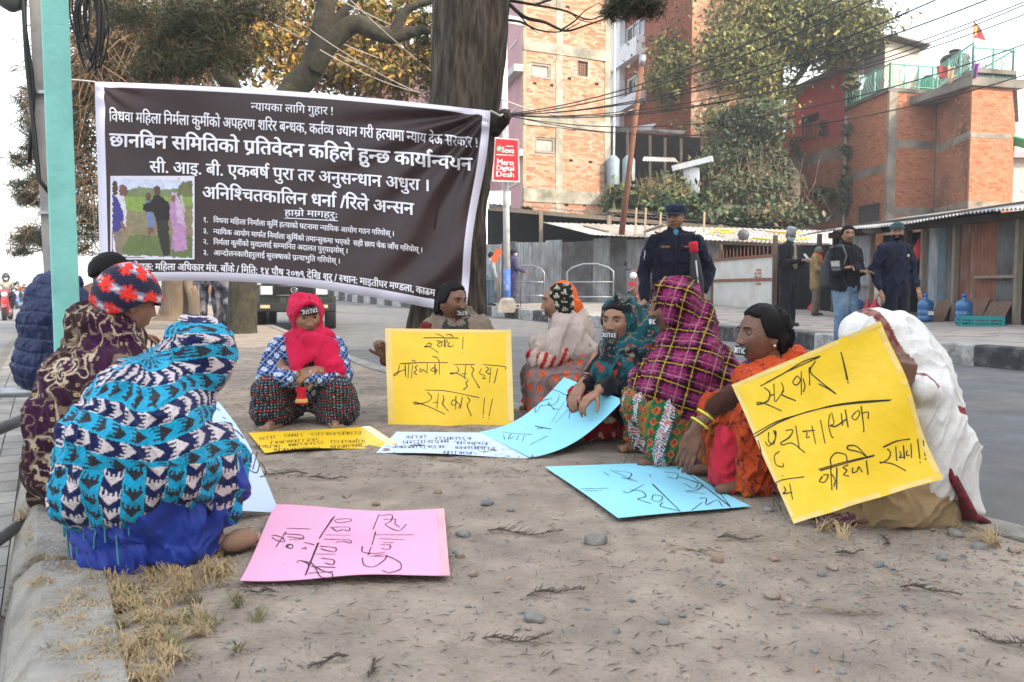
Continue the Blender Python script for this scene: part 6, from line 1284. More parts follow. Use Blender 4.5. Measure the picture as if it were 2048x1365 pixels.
# ------------------------------------------------------------------ trees
bark = mat('furrowed_bark', (.030, .022, .016), rough=.95, var=.4, scale=26, bump=3, bscale=34, stretch=(1, 1, .16), dirt=(.105, .085, .066), dscale=22, damt=.5); bark2 = mat('dark_mossy_bark', (.032, .028, .020), rough=.95, var=.35, scale=9, bump=1.5, bscale=30, dirt=(.060, .058, .034), dscale=4, damt=.4); barkl = mat('pale_bark', (.17, .125, .085), rough=.95, var=.3, scale=8, bump=2, bscale=25, stretch=(1, 1, .3), dirt=(.09, .07, .055), dscale=4, damt=.5)
def trunk(name, pts, rs, m, parent, n=28, amp=.05, seed=1, sub=6, fine=True):
    """a limb as one tube with furrowed bark relief"""
    P_ = [Vector(p) for p in pts]; Q = []; Rr = []
    for i in range(len(P_) - 1):
        for k in range(sub):
            t = k / sub; p0 = P_[max(i - 1, 0)]; p1 = P_[i]; p2 = P_[i + 1]; p3 = P_[min(i + 2, len(P_) - 1)]
            Q.append(.5 * ((2 * p1) + (-p0 + p2) * t + (2 * p0 - 5 * p1 + 4 * p2 - p3) * t * t + (-p0 + 3 * p1 - 3 * p2 + p3) * t ** 3)); Rr.append(rs[i] + (rs[i + 1] - rs[i]) * t)
    Q.append(P_[-1]); Rr.append(rs[-1]); mb = MB(); mb.tube(Q, Rr, n)
    if amp:
        V = np.array([tuple(v) for v in mb.V]); c = np.repeat(np.array([tuple(q) for q in Q]), n, 0); d = V - c; l = np.linalg.norm(d, axis=1)[:, None] + 1e-9
        a = np.arctan2(d[:, 1], d[:, 0]); q = np.c_[np.cos(a) * 6, np.sin(a) * 6, V[:, 2] * 2.2]; r_ = 1 - np.abs(2 * vn(q, 1.0, seed) - 1); r2 = fbm(V, 2.2, seed + 5, 2); V = V + d / l * ((r_ - .5) * amp * 1.0 + (r2 - .5) * amp * 2.2)[:, None]; mb.V = [tuple(v) for v in V]
    return mb.build(name, m, parent, True)
def leafcloud(name, blobs, n, size, mats, parent, seed=1, clump=.3, per=26, aspect=.5, droop=0.0, kind='stuff', label=None, w=None, flat=.6):
    """blobs (x,y,z,rx,ry,rz); leaves gathered round twig tips through the crown"""
    r = np.random.RandomState(seed); vol = np.array([b[3] * b[4] * b[5] for b in blobs]) ** .75; pb = vol / vol.sum(); nc = max(1, n // per)
    bi = r.choice(len(blobs), nc, p=pb); B = np.array(blobs)[bi]; d = r.normal(size=(nc, 3)); d /= np.linalg.norm(d, axis=1)[:, None]; rad = r.rand(nc) ** .45
    C_ = B[:, :3] + d * B[:, 3:] * rad[:, None]; ci = np.repeat(np.arange(nc), per); cs = clump * (.5 + r.rand(nc)); c = C_[ci] + r.normal(size=(nc * per, 3)) * cs[ci][:, None] * [.6, .6, flat * .6]
    c[:, 2] -= droop * r.rand(len(c)); N_ = len(c); u = r.normal(size=(N_, 3)); u[:, 2] -= droop * 2.5; u /= np.linalg.norm(u, axis=1)[:, None]; v = np.cross(u, r.normal(size=(N_, 3))); v /= np.linalg.norm(v, axis=1)[:, None]
    s_ = size * (.55 + .9 * r.rand(N_))[:, None]; nn = np.cross(u, v)
    V = np.stack([c - u * s_, c + v * s_ * aspect + nn * s_ * .15, c + u * s_, c - v * s_ * aspect + nn * s_ * .15], 1).reshape(-1, 3); F = np.arange(N_ * 4).reshape(-1, 4)
    o = mesh(name, V, F, mats, parent, label=label); tone = r.rand(nc)[ci] * .6 + r.rand(N_) * .4; W_ = np.cumsum(w or [1] * len(mats)); W_ = W_ / W_[-1]; o.data.polygons.foreach_set('material_index', np.searchsorted(W_, tone).clip(0, len(mats) - 1).tolist())
    if kind: o['kind'] = kind
    return o
def leafm(name, col): 
    m = mat(name, col, rough=.65, var=.3, scale=1.5, spec=.3); return m
yl = [leafm('leaf_ochre', (.34, .21, .045)), leafm('leaf_olive', (.13, .12, .030)), leafm('leaf_brown', (.19, .11, .045)), leafm('leaf_gold', (.48, .30, .05))]; gl_ = [leafm('leaf_olive_green', (.16, .165, .045)), leafm('leaf_dark_green', (.075, .09, .03)), leafm('leaf_yellow_green', (.26, .235, .07))]
nd = [leafm('needle_dark', (.028, .036, .018)), leafm('needle_olive', (.05, .055, .022)), leafm('needle_brown', (.10, .065, .035))]; twigm = mat('dry_twig', (.22, .14, .075), rough=.9, var=.4, scale=3); iv = [leafm('ivy_dark', (.035, .055, .025)), leafm('ivy_mid', (.07, .095, .045)), leafm('ivy_dry', (.17, .12, .06))]
def px_blob(px, py, D, rpx, ry=None, depth=1.0): p = P(px, py, D); s_ = FPX / D; return (p.x, p.y, p.z, rpx / s_, rpx / s_ * depth, (ry or rpx) / s_)
def twigs(name, spots, n, L, r_, m, parent, seed, droop=.3, dirv=None):
    mb = MB(); rr = random.Random(seed)
    for k in range(n):
        b = spots[rr.randrange(len(spots))]; p = Vector((b[0] + rr.gauss(0, .5) * b[3], b[1] + rr.gauss(0, .4) * b[4], b[2] + rr.gauss(0, .5) * b[5])); d = Vector((rr.gauss(0, 1), rr.gauss(0, .6), rr.gauss(0, .6))) if dirv is None else Vector(dirv) + Vector((rr.gauss(0, .35), rr.gauss(0, .35), rr.gauss(0, .35))); d.normalize(); l = L * rr.uniform(.4, 1.2)
        mb.tube([p, p + d * l * .5 + Vector((0, 0, -droop * l * .1)), p + d * l + Vector((0, 0, -droop * l * .4))], [r_, r_ * .7, r_ * .3], 4, cap=False)
    return mb.build(name, m, parent, kind='stuff')
def tline(px, D): return [P(x, y, D + dd) for x, y, dd in px]
# the big trunk that carries the banner
T1 = thing('conifer_tree', (0, 0, 0), 'massive furrowed tree trunk holding the right end of the banner', 'tree')
trunk('trunk', [P(893, 790, 6.30), P(897, 660, 6.30), P(903, 470, 6.32), P(916, 300, 6.34), P(931, 140, 6.36), P(943, 0, 6.38), P(956, -240, 6.4), P(965, -560, 6.4)], [.36, .285, .262, .258, .256, .258, .24, .2], bark, T1, n=130, amp=.040, sub=20)
trunk('branch_stub', [P(985, 250, 6.28), P(1003, 240, 6.2), P(1012, 228, 6.12)], [.09, .055, .03], bark, T1, n=18, amp=.02, sub=4)
for pts_, r0 in (([(985, -30, 0), (1015, 5, -.1), (1050, 35, -.2), (1090, 45, -.2), (1130, 62, -.2), (1170, 52, -.2), (1215, 36, -.3)], .018), ([(1010, 0, 0), (1080, 12, 0), (1130, 22, 0), (1180, 40, 0), (1220, 20, 0)], .013), ([(1005, 40, .2), (1040, 44, .2), (1075, 60, .2), (1120, 64, .2), (1160, 45, 0)], .012), ([(1070, 10, 0), (1120, -5, 0), (1170, -10, 0), (1225, 5, 0)], .010), ([(1120, 62, -.2), (1150, 42, -.2), (1170, 22, -.2), (1200, 5, -.2)], .008), ([(1030, 20, 0), (1060, 55, 0), (1080, 68, 0)], .007), ([(1140, 24, 0), (1160, 40, 0), (1200, 48, 0)], .006)):
    trunk('branch', tline(pts_, 6.6), [r0 * (1 - .75 * k / (len(pts_) - 1)) for k in range(len(pts_))], bark2, T1, n=8, amp=0, sub=4)
leafcloud('needles', [px_blob(1262, 5, 6.6, 45, 26), px_blob(1225, 22, 6.6, 20, 18), px_blob(1300, 10, 6.6, 26, 22)], 3600, .055, nd, T1, 4, clump=.05, per=24, aspect=.05, droop=.035)
leafcloud('needles', [px_blob(845, 70, 6.8, 14, 60), px_blob(850, 150, 6.8, 10, 60)], 700, .05, nd, T1, 5, clump=.05, per=20, aspect=.05, droop=.05)
leafcloud('crown', [(-.6, 6.2, 6.6, 3.2, 3.0, 1.6), (1.6, 5.0, 7.2, 2.6, 2.6, 1.4)], 9000, .10, nd, T1, 6, clump=.35, per=30, aspect=.10, droop=.1)
# forked mossy tree behind the banner
T2 = thing('forked_tree', (0, 0, 0), 'dark mossy tree with a thick forked limb above the banner, second trunk from the left', 'tree')
trunk('trunk', [P(486, 690, 14.5), P(485, 655, 14.5), P(486, 560, 14.5), P(492, 420, 14.5), P(520, 290, 14.4), P(580, 190, 14.3), P(622, 140, 14.2), P(640, 90, 14.1), P(648, 40, 14.0), P(658, -60, 14)], [.34, .25, .23, .22, .22, .23, .21, .19, .17, .12], bark2, T2, n=40, amp=.024, sub=8)
trunk('limb', [P(628, 140, 14.1), P(655, 95, 14.0), P(685, 62, 14.0), P(714, 48, 14.0), P(745, 62, 14.0), P(785, 74, 14), P(820, 66, 14), P(858, 60, 13.9)], [.14, .15, .16, .15, .13, .11, .08, .06], bark2, T2, n=28, amp=.02, sub=8)
trunk('limb', [P(786, 74, 14), P(800, 40, 14), P(812, 22, 14), P(840, 8, 14), P(868, 2, 14)], [.10, .08, .06, .05, .04], bark2, T2, n=14, amp=.01, sub=5)
trunk('limb', [P(655, 60, 14), P(700, 10, 14), P(735, -30, 14)], [.1, .06, .05], bark2, T2, n=14, amp=.01)
trunk('limb', [P(404, 118, 13), P(432, 128, 13), P(450, 148, 13), P(468, 180, 13.2)], [.06, .13, .16, .13], bark2, T2, n=20, amp=.03, sub=6)
# pale leaning trunk far left
T3 = thing('median_tree', (0, 0, 0), 'flaring sunlit trunk under the banner, leftmost of the median trees', 'tree')
trunk('trunk', [P(357, 648, 20.6), P(357, 630, 20.6), P(356, 600, 20.6), P(356, 560, 20.6), P(350, 400, 20.6), P(340, 200, 20.6), P(330, 60, 20.6)], [.75, .46, .40, .37, .34, .30, .2], barkl, T3, n=32, amp=.06, sub=5)
trunk('root_flare', [P(392, 642, 20.0), P(388, 600, 20.2), P(374, 560, 20.4)], [.20, .13, .10], barkl, T3, n=14, amp=.03, sub=4)
# crown masses of ochre leaves (belong to the forked tree)
B_ = [px_blob(600, 60, 18, 130, 80), px_blob(760, 60, 18, 110, 90), px_blob(520, 100, 17, 90, 70), px_blob(700, 150, 18, 130, 40), px_blob(830, 130, 18, 70, 60), px_blob(430, 60, 17, 90, 80)]
leafcloud('leaves', B_, 15000, .075, yl, T2, 11, clump=.28, per=28, w=[4, 3, 3, 2])
twigs('twigs', B_, 420, 1.2, .010, twigm, T2, 3, droop=.8)
# brown dry thicket tree behind left part
T4 = thing('dry_tree', (0, 0, 0), 'tangled dry brown twiggy tree behind the upper left of the banner', 'tree'); B4 = [px_blob(200, 70, 15, 80, 110), px_blob(300, 60, 15, 100, 90), px_blob(380, 120, 16, 80, 60), px_blob(180, 300, 16, 22, 120), px_blob(250, 140, 16, 80, 50), px_blob(170, 160, 16, 40, 60)]
trunk('trunk', [P(255, 640, 16), P(255, 300, 16), P(262, 100, 16), P(270, -80, 16)], [.16, .14, .10, .05], mat('reddish_bark', (.14, .07, .04), rough=.9, var=.3), T4, n=12, amp=.01)
trunk('trunk', [P(352, 200, 15), P(356, 60, 15), P(360, -60, 15)], [.05, .045, .03], mat('reddish_bark', (.14, .07, .04)), T4, n=8, amp=0)
twigs('twigs', B4, 1500, 1.3, .009, twigm, T4, 5, droop=1.2); twigs('twigs', B4, 500, 1.3, .012, bark2, T4, 6, droop=.9); leafcloud('leaves', B4, 5200, .07, [yl[2], nd[2], yl[1]], T4, 12, clump=.3, per=26, aspect=.3)
# dark drooping conifer sprays, near the turquoise post and at far left
T5 = thing('dark_conifer', (0, 0, 0), 'dark drooping conifer foliage filling the top left between post and forked limb', 'tree'); B5 = [px_blob(400, 30, 10, 80, 36), px_blob(330, 90, 10, 50, 46), px_blob(440, 70, 10, 50, 50), px_blob(300, 130, 10, 36, 30), px_blob(520, 10, 10, 50, 20), px_blob(370, 120, 10, 60, 24)]
leafcloud('needles', B5 + [px_blob(250, 20, 10, 60, 24), px_blob(470, 110, 10, 30, 30)], 15000, .075, nd, T5, 13, clump=.13, per=26, aspect=.06, droop=.10); trunk('limb', [P(560, -40, 10), P(420, 20, 10), P(330, 80, 10), P(290, 130, 10)], [.06, .045, .03, .01], bark2, T5, n=8, amp=0)
T6 = thing('left_conifer', (0, 0, 0), 'dark feathery conifer silhouetted against the sky behind the concrete pole', 'tree'); B6 = [px_blob(75, 250, 17, 34, 40), px_blob(50, 200, 17, 18, 14), px_blob(40, 320, 17, 26, 16), px_blob(70, 370, 17, 40, 40), px_blob(45, 395, 17, 26, 14), px_blob(70, 470, 17, 36, 30), px_blob(45, 478, 17, 22, 12), px_blob(65, 180, 17, 20, 12), px_blob(140, 250, 17, 40, 120), px_blob(170, 430, 17, 50, 90), px_blob(75, 300, 17, 34, 24), px_blob(40, 500, 17, 18, 10)]
leafcloud('needles', B6, 17000, .10, nd, T6, 14, clump=.16, per=26, aspect=.07, droop=.03, flat=.4); trunk('trunk', [P(130, 640, 17), P(120, 300, 17), P(105, 120, 17)], [.14, .1, .03], bark2, T6, n=12, amp=.01)
for y_, e_ in ((205, (40, 198)), (330, (25, 318)), (400, (28, 392)), (482, (28, 480))): trunk('limb', [P(122, y_ + 30, 17), P(80, y_ + 5, 17), P(e_[0], e_[1], 17)], [.035, .025, .006], bark2, T6, n=6, amp=0)
# olive-leaved tree between the buildings
T7 = thing('broadleaf_tree', (0, 0, 0), 'spreading olive-yellow tree between the red building and the orange house', 'tree')
trunk('trunk', [P(1548, 470, 37), P(1545, 400, 37), P(1540, 300, 37), P(1538, 235, 37), P(1545, 190, 37)], [.5, .42, .36, .33, .28], bark2, T7, n=18, amp=.05)
for pl, r0 in (([(1540, 240), (1500, 180), (1470, 120), (1440, 60), (1400, 10)], .20), ([(1542, 230), (1560, 160), (1555, 90), (1560, 20)], .20), ([(1545, 215), (1600, 150), (1640, 90), (1690, 30)], .18), ([(1548, 250), (1590, 190), (1650, 150), (1700, 130)], .14), ([(1540, 260), (1490, 220), (1430, 200), (1370, 190)], .13), ([(1510, 190), (1440, 150), (1380, 130), (1330, 150)], .10), ([(1600, 150), (1620, 80), (1610, 10)], .10), ([(1470, 120), (1420, 100), (1370, 60)], .08)): trunk('limb', [P(x, y, 37 - k * .3) for k, (x, y) in enumerate(pl)], [r0 * (1 - .7 * k / (len(pl) - 1)) for k in range(len(pl))], bark2, T7, n=9, amp=0, sub=4)
B7 = [px_blob(1400, 110, 36, 70, 50), px_blob(1450, 50, 36, 90, 60), px_blob(1560, 40, 36, 90, 60), px_blob(1660, 50, 36, 80, 55), px_blob(1730, 60, 36, 45, 40), px_blob(1350, 170, 36, 45, 35), px_blob(1430, 180, 36, 60, 40), px_blob(1500, 150, 36, 60, 50), px_blob(1610, 100, 37, 60, 40), px_blob(1700, 90, 38, 40, 20), px_blob(1380, 220, 36, 35, 20), px_blob(1330, 100, 36, 25, 25)]
leafcloud('leaves', B7 + [px_blob(1450, 120, 35, 80, 60), px_blob(1340, 140, 35, 30, 60), px_blob(1420, 250, 35, 50, 30), px_blob(1520, 200, 36, 50, 30)], 58000, .10, gl_, T7, 15, clump=.7, per=24, w=[4, 3, 3])
# ivy and hedges
T8 = thing('ivy_thicket', (0, 0, 0), 'ivy-covered thicket and dry creepers at the foot of the olive-leaved tree', 'hedge'); leafcloud('ivy_leaves', [px_blob(1500, 250, 33, 60, 40), px_blob(1535, 260, 33, 22, 50), px_blob(1470, 320, 33, 50, 60), px_blob(1530, 360, 33, 46, 60), px_blob(1420, 350, 32, 40, 50), px_blob(1480, 400, 31, 90, 40), px_blob(1540, 425, 30, 60, 20), px_blob(1460, 436, 26.5, 60, 14), px_blob(1550, 440, 26, 50, 14)], 34000, .10, iv, T8, 16, clump=.45, per=30, w=[4, 4, 3])
twigs('creepers', [px_blob(1500, 380, 31, 90, 60)], 500, 1.6, .012, mat('dry_creeper', (.15, .105, .07), rough=.9), T8, 9, dirv=(0, 0, -1), droop=0)
T9 = thing('shrub_hedge', (0, 0, 0), 'leafy green shrubs on the slope behind the rusty pole', 'hedge'); leafcloud('leaves', [px_blob(1250, 400, 29, 40, 24), px_blob(1310, 405, 29, 50, 26), px_blob(1380, 420, 28, 50, 26), px_blob(1335, 375, 30, 26, 14)], 9500, .12, [iv[1], leafm('shrub_green', (.08, .12, .04)), iv[0], iv[2]], T9, 17, clump=.35, per=24); twigs('stems', [px_blob(1300, 410, 29, 80, 20)], 260, .9, .012, twigm, T9, 19, dirv=(0, 0, 1), droop=0)
T10 = thing('wall_creeper', (0, 0, 0), 'green creeper climbing the left corner of the orange house', 'creeper'); leafcloud('leaves', [px_blob(1692, 300, 37, 8, 70), px_blob(1690, 390, 37, 14, 40), px_blob(1640, 385, 38.5, 26, 9), px_blob(1660, 395, 38, 22, 8), px_blob(1650, 260, 39, 6, 20), px_blob(1590, 330, 41, 10, 60), px_blob(1700, 165, 36, 16, 16)], 2600, .13, iv, T10, 18, clump=.16, per=16)
# earth slope and dark yard between the two tall buildings
t = thing('yard_shed', (0, 0, 0), 'dark open yard shed with two pale tanks and a tin awning between tall buildings', 'shed')
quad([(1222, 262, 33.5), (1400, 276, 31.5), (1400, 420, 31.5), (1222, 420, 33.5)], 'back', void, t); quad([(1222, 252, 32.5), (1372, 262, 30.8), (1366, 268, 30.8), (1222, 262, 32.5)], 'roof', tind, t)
for px, y0 in ((1255, 262), (1300, 270), (1330, 276), (1362, 278)): m = MB(); m.beam(P(px, y0, 31.5), P(px, 415, 31.5), .10); m.build('post', woodd, t)
for px in (1226, 1257): p = P(px, 384, 31.3); m = MB(); m.lathe(p, [(.22, 0), (.24, .1), (.24, 1.2), (.1, 1.35)], 14); m.build('tank', mat('grey_blue_tank', (.20, .26, .30), rough=.5), t, True)
quad([(1284, 322, 29.5), (1356, 324, 29.2), (1350, 316, 30.2), (1288, 314, 30.2)], 'awning', tinl, t, 12, amp=.02)
quad([(1366, 334, 30.5), (1398, 336, 30.2), (1398, 392, 30.2), (1370, 390, 30.5)], 'white_wall', wp, t); m = MB(); m.beam(P(1345, 338, 30.6), P(1425, 318, 30), .2); m.build('beam', wp, t)
m = MB(); 
for k in range(7): m.beam(P(1262 + 3 * k, 256 + k, 31), P(1312 - 2 * k, 248 + 2 * k, 30.6), .03)
m.build('rebar', galv, t, kind='stuff')
slope = mesh('earth_slope', [tuple(P(*q_)) for q_ in ((1218, 424, 28), (1600, 452, 26.5), (1600, 300, 44), (1218, 330, 44))], [(0, 1, 2, 3)], mat('dry_slope', (.11, .085, .06), rough=1, var=.3, scale=2)); slope['kind'] = 'structure'
# ------------------------------------------------------------------ cloth prints (colour only)
def fr(a): return a - np.floor(a)
def warp(V, s=4, a=.02, seed=3): return V + (np.c_[vn(V, s, seed), vn(V, s, seed + 1), vn(V, s, seed + 2)] - .5) * a * 2
def p_ikat(V, N):
    W = warp(V, 7, .022, 11); c = np.array([0, -.02, 0]); u = np.arctan2(W[:, 0] - c[0], W[:, 1] - c[1]) * .20 + W[:, 2] * .10
    v = W[:, 2] * 1.0 + .10 * W[:, 0] + .012 * np.sin(u * 18)
    low = V[:, 2] < .30
    uu = np.where(low, v * 1.1, u); vv = np.where(low, u * .9, v)
    row = np.floor(vv / .040); b = fr(vv / .040); a = fr(uu / .054 + row * .37 + .12 * vn(W, 30, 2))
    odd = (row % 2) > 0
    hgt = np.abs(b - .5) * 2
    solid = (a < .50) & (hgt < a / .50 * .98)
    comb = (a >= .50) & (a < .62 + .30 * hgt) & (np.sin(b * 2 * np.pi * 4.5 + 1) > -.1) & (hgt < .98)
    on = solid | comb
    C = np.where(odd[:, None], [[.008, .014, .075]], [[.028, .028, .036]]).astype(float)
    C = np.where((on & odd)[:, None], [[.62, .55, .57]], C)
    C = np.where((~on & ~odd)[:, None], [[.008, .33, .55]], C)
    e = (b < .10) | (b > .93); C = np.where((e & ~odd)[:, None], [[.015, .38, .58]], C)
    return C
def p_paisley(V, N):
    W = warp(V, 9, .02, 5); u = np.arctan2(W[:, 0], W[:, 1]) * .2; v = W[:, 2]; Q = np.c_[u * 1.0, v, W[:, 0] * .3]
    base = lerpc([.035, .006, .030], [.030, .014, .010], np.clip((fbm(Q, 5, 3) - .35) * 4, 0, 1))
    f = fbm(Q, 11, 21, 3); line = np.abs(f - .5) < .018
    f2 = fbm(Q, 26, 31, 2); l2 = np.abs(f2 - .48) < .035
    C = base; C = np.where(l2[:, None], [[.17, .12, .09]], C); C = np.where(line[:, None], [[.42, .34, .24]], C)
    for k in range(9):     # big petals in outline
        cu = -.42 + .115 * k + .02 * math.sin(k * 5); cv = .22 + .30 * ((k * .618) % 1)
        du, dv = u - cu, v - cv; r_ = np.hypot(du, dv); th = np.arctan2(dv, du)
        R_ = .045 * (.45 + .55 * np.abs(np.cos(th * 2.5 + k)))
        ins = r_ < R_; ring = (np.abs(r_ - R_) < .0042) | (np.abs(r_ - R_ * .6) < .0025) | (r_ < .006)
        C = np.where(ins[:, None], [[.05, .012, .035]], C); C = np.where(ring[:, None], [[.50, .43, .31]], C)
    gu, gv = fr(u / .034), fr(v / .034); sq = (np.maximum(np.abs(gu - .5), np.abs(gv - .5)) < .17) & (np.maximum(np.abs(gu - .5), np.abs(gv - .5)) > .08) & (vn(np.c_[np.floor(u / .034), np.floor(v / .034), 0 * u], 1, 4) > .62)
    return np.where(sq[:, None], [[.40, .30, .16]], C)
def p_plaid(V, N):
    W = warp(V, 3, .02, 8); u = W[:, 0] * .5 + W[:, 1] * .9 + W[:, 2] * .25; v = W[:, 2] * 1.1 - .35 * W[:, 1] + .25 * W[:, 0]
    C = np.tile([.20, .010, .085], (len(V), 1)).astype(float)
    for a, s_ in ((u, .130), (v, .098)): f = fr(a / s_); C = C * np.where(((f > .10) & (f < .46))[:, None], .20, 1.0)
    for a, s_ in ((v, .098), (u, .130)):
        f = fr(a / s_); k = .0022 / s_; C = np.where((np.abs(f - .28) < k * .9)[:, None], [[.50, .30, .03]], C); C = np.where((np.abs(f - .64) < k * .8)[:, None], [[.30, .20, .19]], C); C = np.where((np.abs(f - .86) < k * .6)[:, None], [[.22, .09, .10]], C)
    return C
def p_bluecheck(V, N):
    u = V[:, 0] + V[:, 1] * .6; v = V[:, 2] - V[:, 1] * .3; a, b = (u + v) / .084, (u - v) / .084
    C = np.tile([.014, .055, .22], (len(V), 1)).astype(float); fa, fb = fr(a), fr(b)
    C = np.where(((fa > .55) & (fb > .55))[:, None], [[.55, .60, .68]], C); C = np.where((((fa < .45) & (fb < .45)))[:, None], [[.008, .012, .05]], C)
    l = (np.abs(fa - .25) < .035) | (np.abs(fb - .25) < .035) | (np.abs(fa - .78) < .03) | (np.abs(fb - .78) < .03)
    return np.where(l[:, None], [[.30, .38, .52]], C)
def p_dots(V, N):
    W = warp(V, 6, .012); u = np.arctan2(W[:, 0] - np.sign(W[:, 0]) * .16, W[:, 1] - .05) * .11; v = W[:, 2] + W[:, 1] * .2; s_ = .0145
    iu, iv = np.floor(u / s_), np.floor(v / s_); fu, fv = fr(u / s_) - .5, fr(v / s_) - .5; k = (iu + iv) % 2; h_ = (iu * 3 + iv * 5) % 3
    C = np.tile([.022, .012, .020], (len(V), 1)).astype(float); sq = np.maximum(np.abs(fu), np.abs(fv)) < .36
    C = np.where((sq & (k == 0) & (h_ < 1))[:, None], [[.34, .035, .03]], C); C = np.where((sq & (k == 0) & (h_ >= 1))[:, None], [[.05, .13, .17]], C)
    return np.where(((k == 1) & (np.hypot(fu, fv) < .20))[:, None], [[.42, .36, .30]], C)
def p_tealscarf(V, N):
    W = warp(V, 8, .02); f = fbm(W, (14, 14, 18), 4, 3); C = lerpc([.006, .014, .020], [.008, .070, .085], np.clip((f - .42) * 8, 0, 1))
    l = np.abs(fbm(W, 30, 9, 2) - .5) < .03; C = np.where((l & (V[:, 2] > .42))[:, None], [[.20, .15, .10]], C)
    r_ = (vn(W, 34, 15) > .80) & (V[:, 2] < .50); return np.where(r_[:, None], [[.26, .03, .012]], C)
def p_floralgrey(V, N):
    C = lerpc([.17, .105, .10], [.23, .16, .15], vn(V, 160, 4)); u = V[:, 0] * .5 + V[:, 1]; v = V[:, 2]
    s_ = .075; iu, iv = np.floor(u / s_), np.floor(v / s_); fu = fr(u / s_) - .5 + (vn(np.c_[iu, iv, iu * 0], 1, 3) - .5) * .4; fv = fr(v / s_) - .5 + (vn(np.c_[iu, iv, iu * 0], 1, 7) - .5) * .4
    r_ = np.hypot(fu, fv); th = np.arctan2(fv, fu); fl = (r_ < .22 + .05 * np.cos(th * 6)); C = np.where(fl[:, None], [[.60, .085, .02]], C); C = np.where((r_ < .07)[:, None], [[.30, .04, .02]], C)
    return np.where((V[:, 2] < .085)[:, None], [[.52, .10, .025]], C)
def p_geo(V, N):
    W = warp(V, 6, .015); u = np.arctan2(W[:, 0], W[:, 1]) * .2 + W[:, 2] * .2; v = W[:, 2]; iu = np.floor(u / .035); k = (iu % 4)
    C = np.where((k == 0)[:, None], [[.01, .12, .045]], np.where((k == 1)[:, None], [[.15, .13, .03]], np.where((k == 2)[:, None], [[.015, .10, .04]], [[.02, .02, .05]]))).astype(float)
    fu, fv = fr(u / .035) - .5, fr(v / .045) - .5; d = np.abs(fu) + np.abs(fv)
    C = np.where(((d < .42))[:, None], [[.52, .10, .02]], C); C = np.where(((d < .24))[:, None], [[.02, .02, .04]], C); C = np.where((d < .11)[:, None], [[.5, .05, .03]], C)
    ch = (fr(u / .012) > .5) ^ (fr(v / .012) > .5); C = np.where(((k == 3) & ch)[:, None], [[.62, .60, .62]], C); return C
def p_redfloral(V, N):
    C = np.tile([.30, .010, .014], (len(V), 1)).astype(float); f = vn(V, 26, 3); C = np.where((f > .72)[:, None], [[.60, .45, .30]], C); return np.where((f < .25)[:, None], [[.012, .012, .014]], C)
def p_orange(V, N):
    W = warp(V, 6, .02); C = lerpc([.42, .055, .012], [.30, .13, .012], np.clip((fbm(W, 5, 5) - .45) * 9 + (W[:, 1] * -6), 0, 1))
    l = np.abs(fbm(W, 32, 9, 2) - .5) < .030; return np.where(l[:, None], [[.10, .018, .02]], C)
def p_orangetop(V, N):
    W = warp(V, 6, .02); C = np.tile([.50, .065, .012], (len(V), 1)).astype(float); k = fbm(W, 9, 8); C = np.where((k > .54)[:, None], [[.030, .034, .085]], C)
    l = np.abs(fbm(W, 40, 9, 2) - .5) < .04; return np.where(l[:, None], C * .45 + [[.05, .01, .02]], C)
def p_hat(V, N, M=None):
    x, y, z = V.T; th = np.arctan2(x, y); v = z + x * .42; C = np.tile([.016, .018, .045], (len(V), 1)).astype(float)
    b = fr((v + .02) / .074); C = np.where((b < .17)[:, None], [[.62, .60, .62]], C); C = np.where(((b > .17) & (b < .28))[:, None], [[.20, .20, .30]], C); C = np.where((b > .90)[:, None], [[.22, .21, .32]], C)
    for k in range(8):
        for row in range(3):
            tc = k * .785 + row * .39; vc_ = -.02 + .074 * row + .006; du = ((th - tc + np.pi) % (2 * np.pi) - np.pi) * .085; dv = v - vc_ + .0
            r_ = np.hypot(du, dv); a = np.arctan2(dv, du); R_ = .012 + .017 * np.abs(np.cos(a * 4)) ** 1.2
            C = np.where((r_ < R_)[:, None], [[.75, .035, .02]], C); C = np.where(((r_ < R_) & (np.abs(np.sin(a * 4)) < .10) & (r_ > .004))[:, None], [[.18, .01, .02]], C)
    return C
def p_bikecap(V, N):
    u = V[:, 0] * .3 + V[:, 1]; v = V[:, 2]; s_ = .050; iu = np.floor(u / s_); iv = np.floor((v + .5 * s_ * (iu % 2)) / s_); fu, fv = fr(u / s_) - .5, fr((v + .5 * s_ * (iu % 2)) / s_) - .5
    C = np.tile([.010, .012, .008], (len(V), 1)).astype(float); q = np.zeros(len(V), bool)
    for cx, cy, r_ in ((-.2, -.12, .13), (.17, -.12, .13), (.0, .1, .10)): q |= np.abs(np.hypot(fu - cx, fv - cy) - r_) < .035
    q |= (np.abs(fv - .28) < .03) & (np.abs(fu) < .15); return np.where(q[:, None], [[.50, .46, .34]], C)
def p_solid(c, v=.12, sc=30, seed=0): return lambda V, N: np.array(c) * (1 + v * (vn(V, sc, seed)[:, None] - .5) * 2)
def p_stripe(c1, c2, s_, axis=2, duty=.5): return lambda V, N: np.where((fr(V[:, axis] / s_) < duty)[:, None], [c1], [c2]).astype(float)
def sym(h): return [h, [(-p[0],) + tuple(p[1:]) for p in h]]
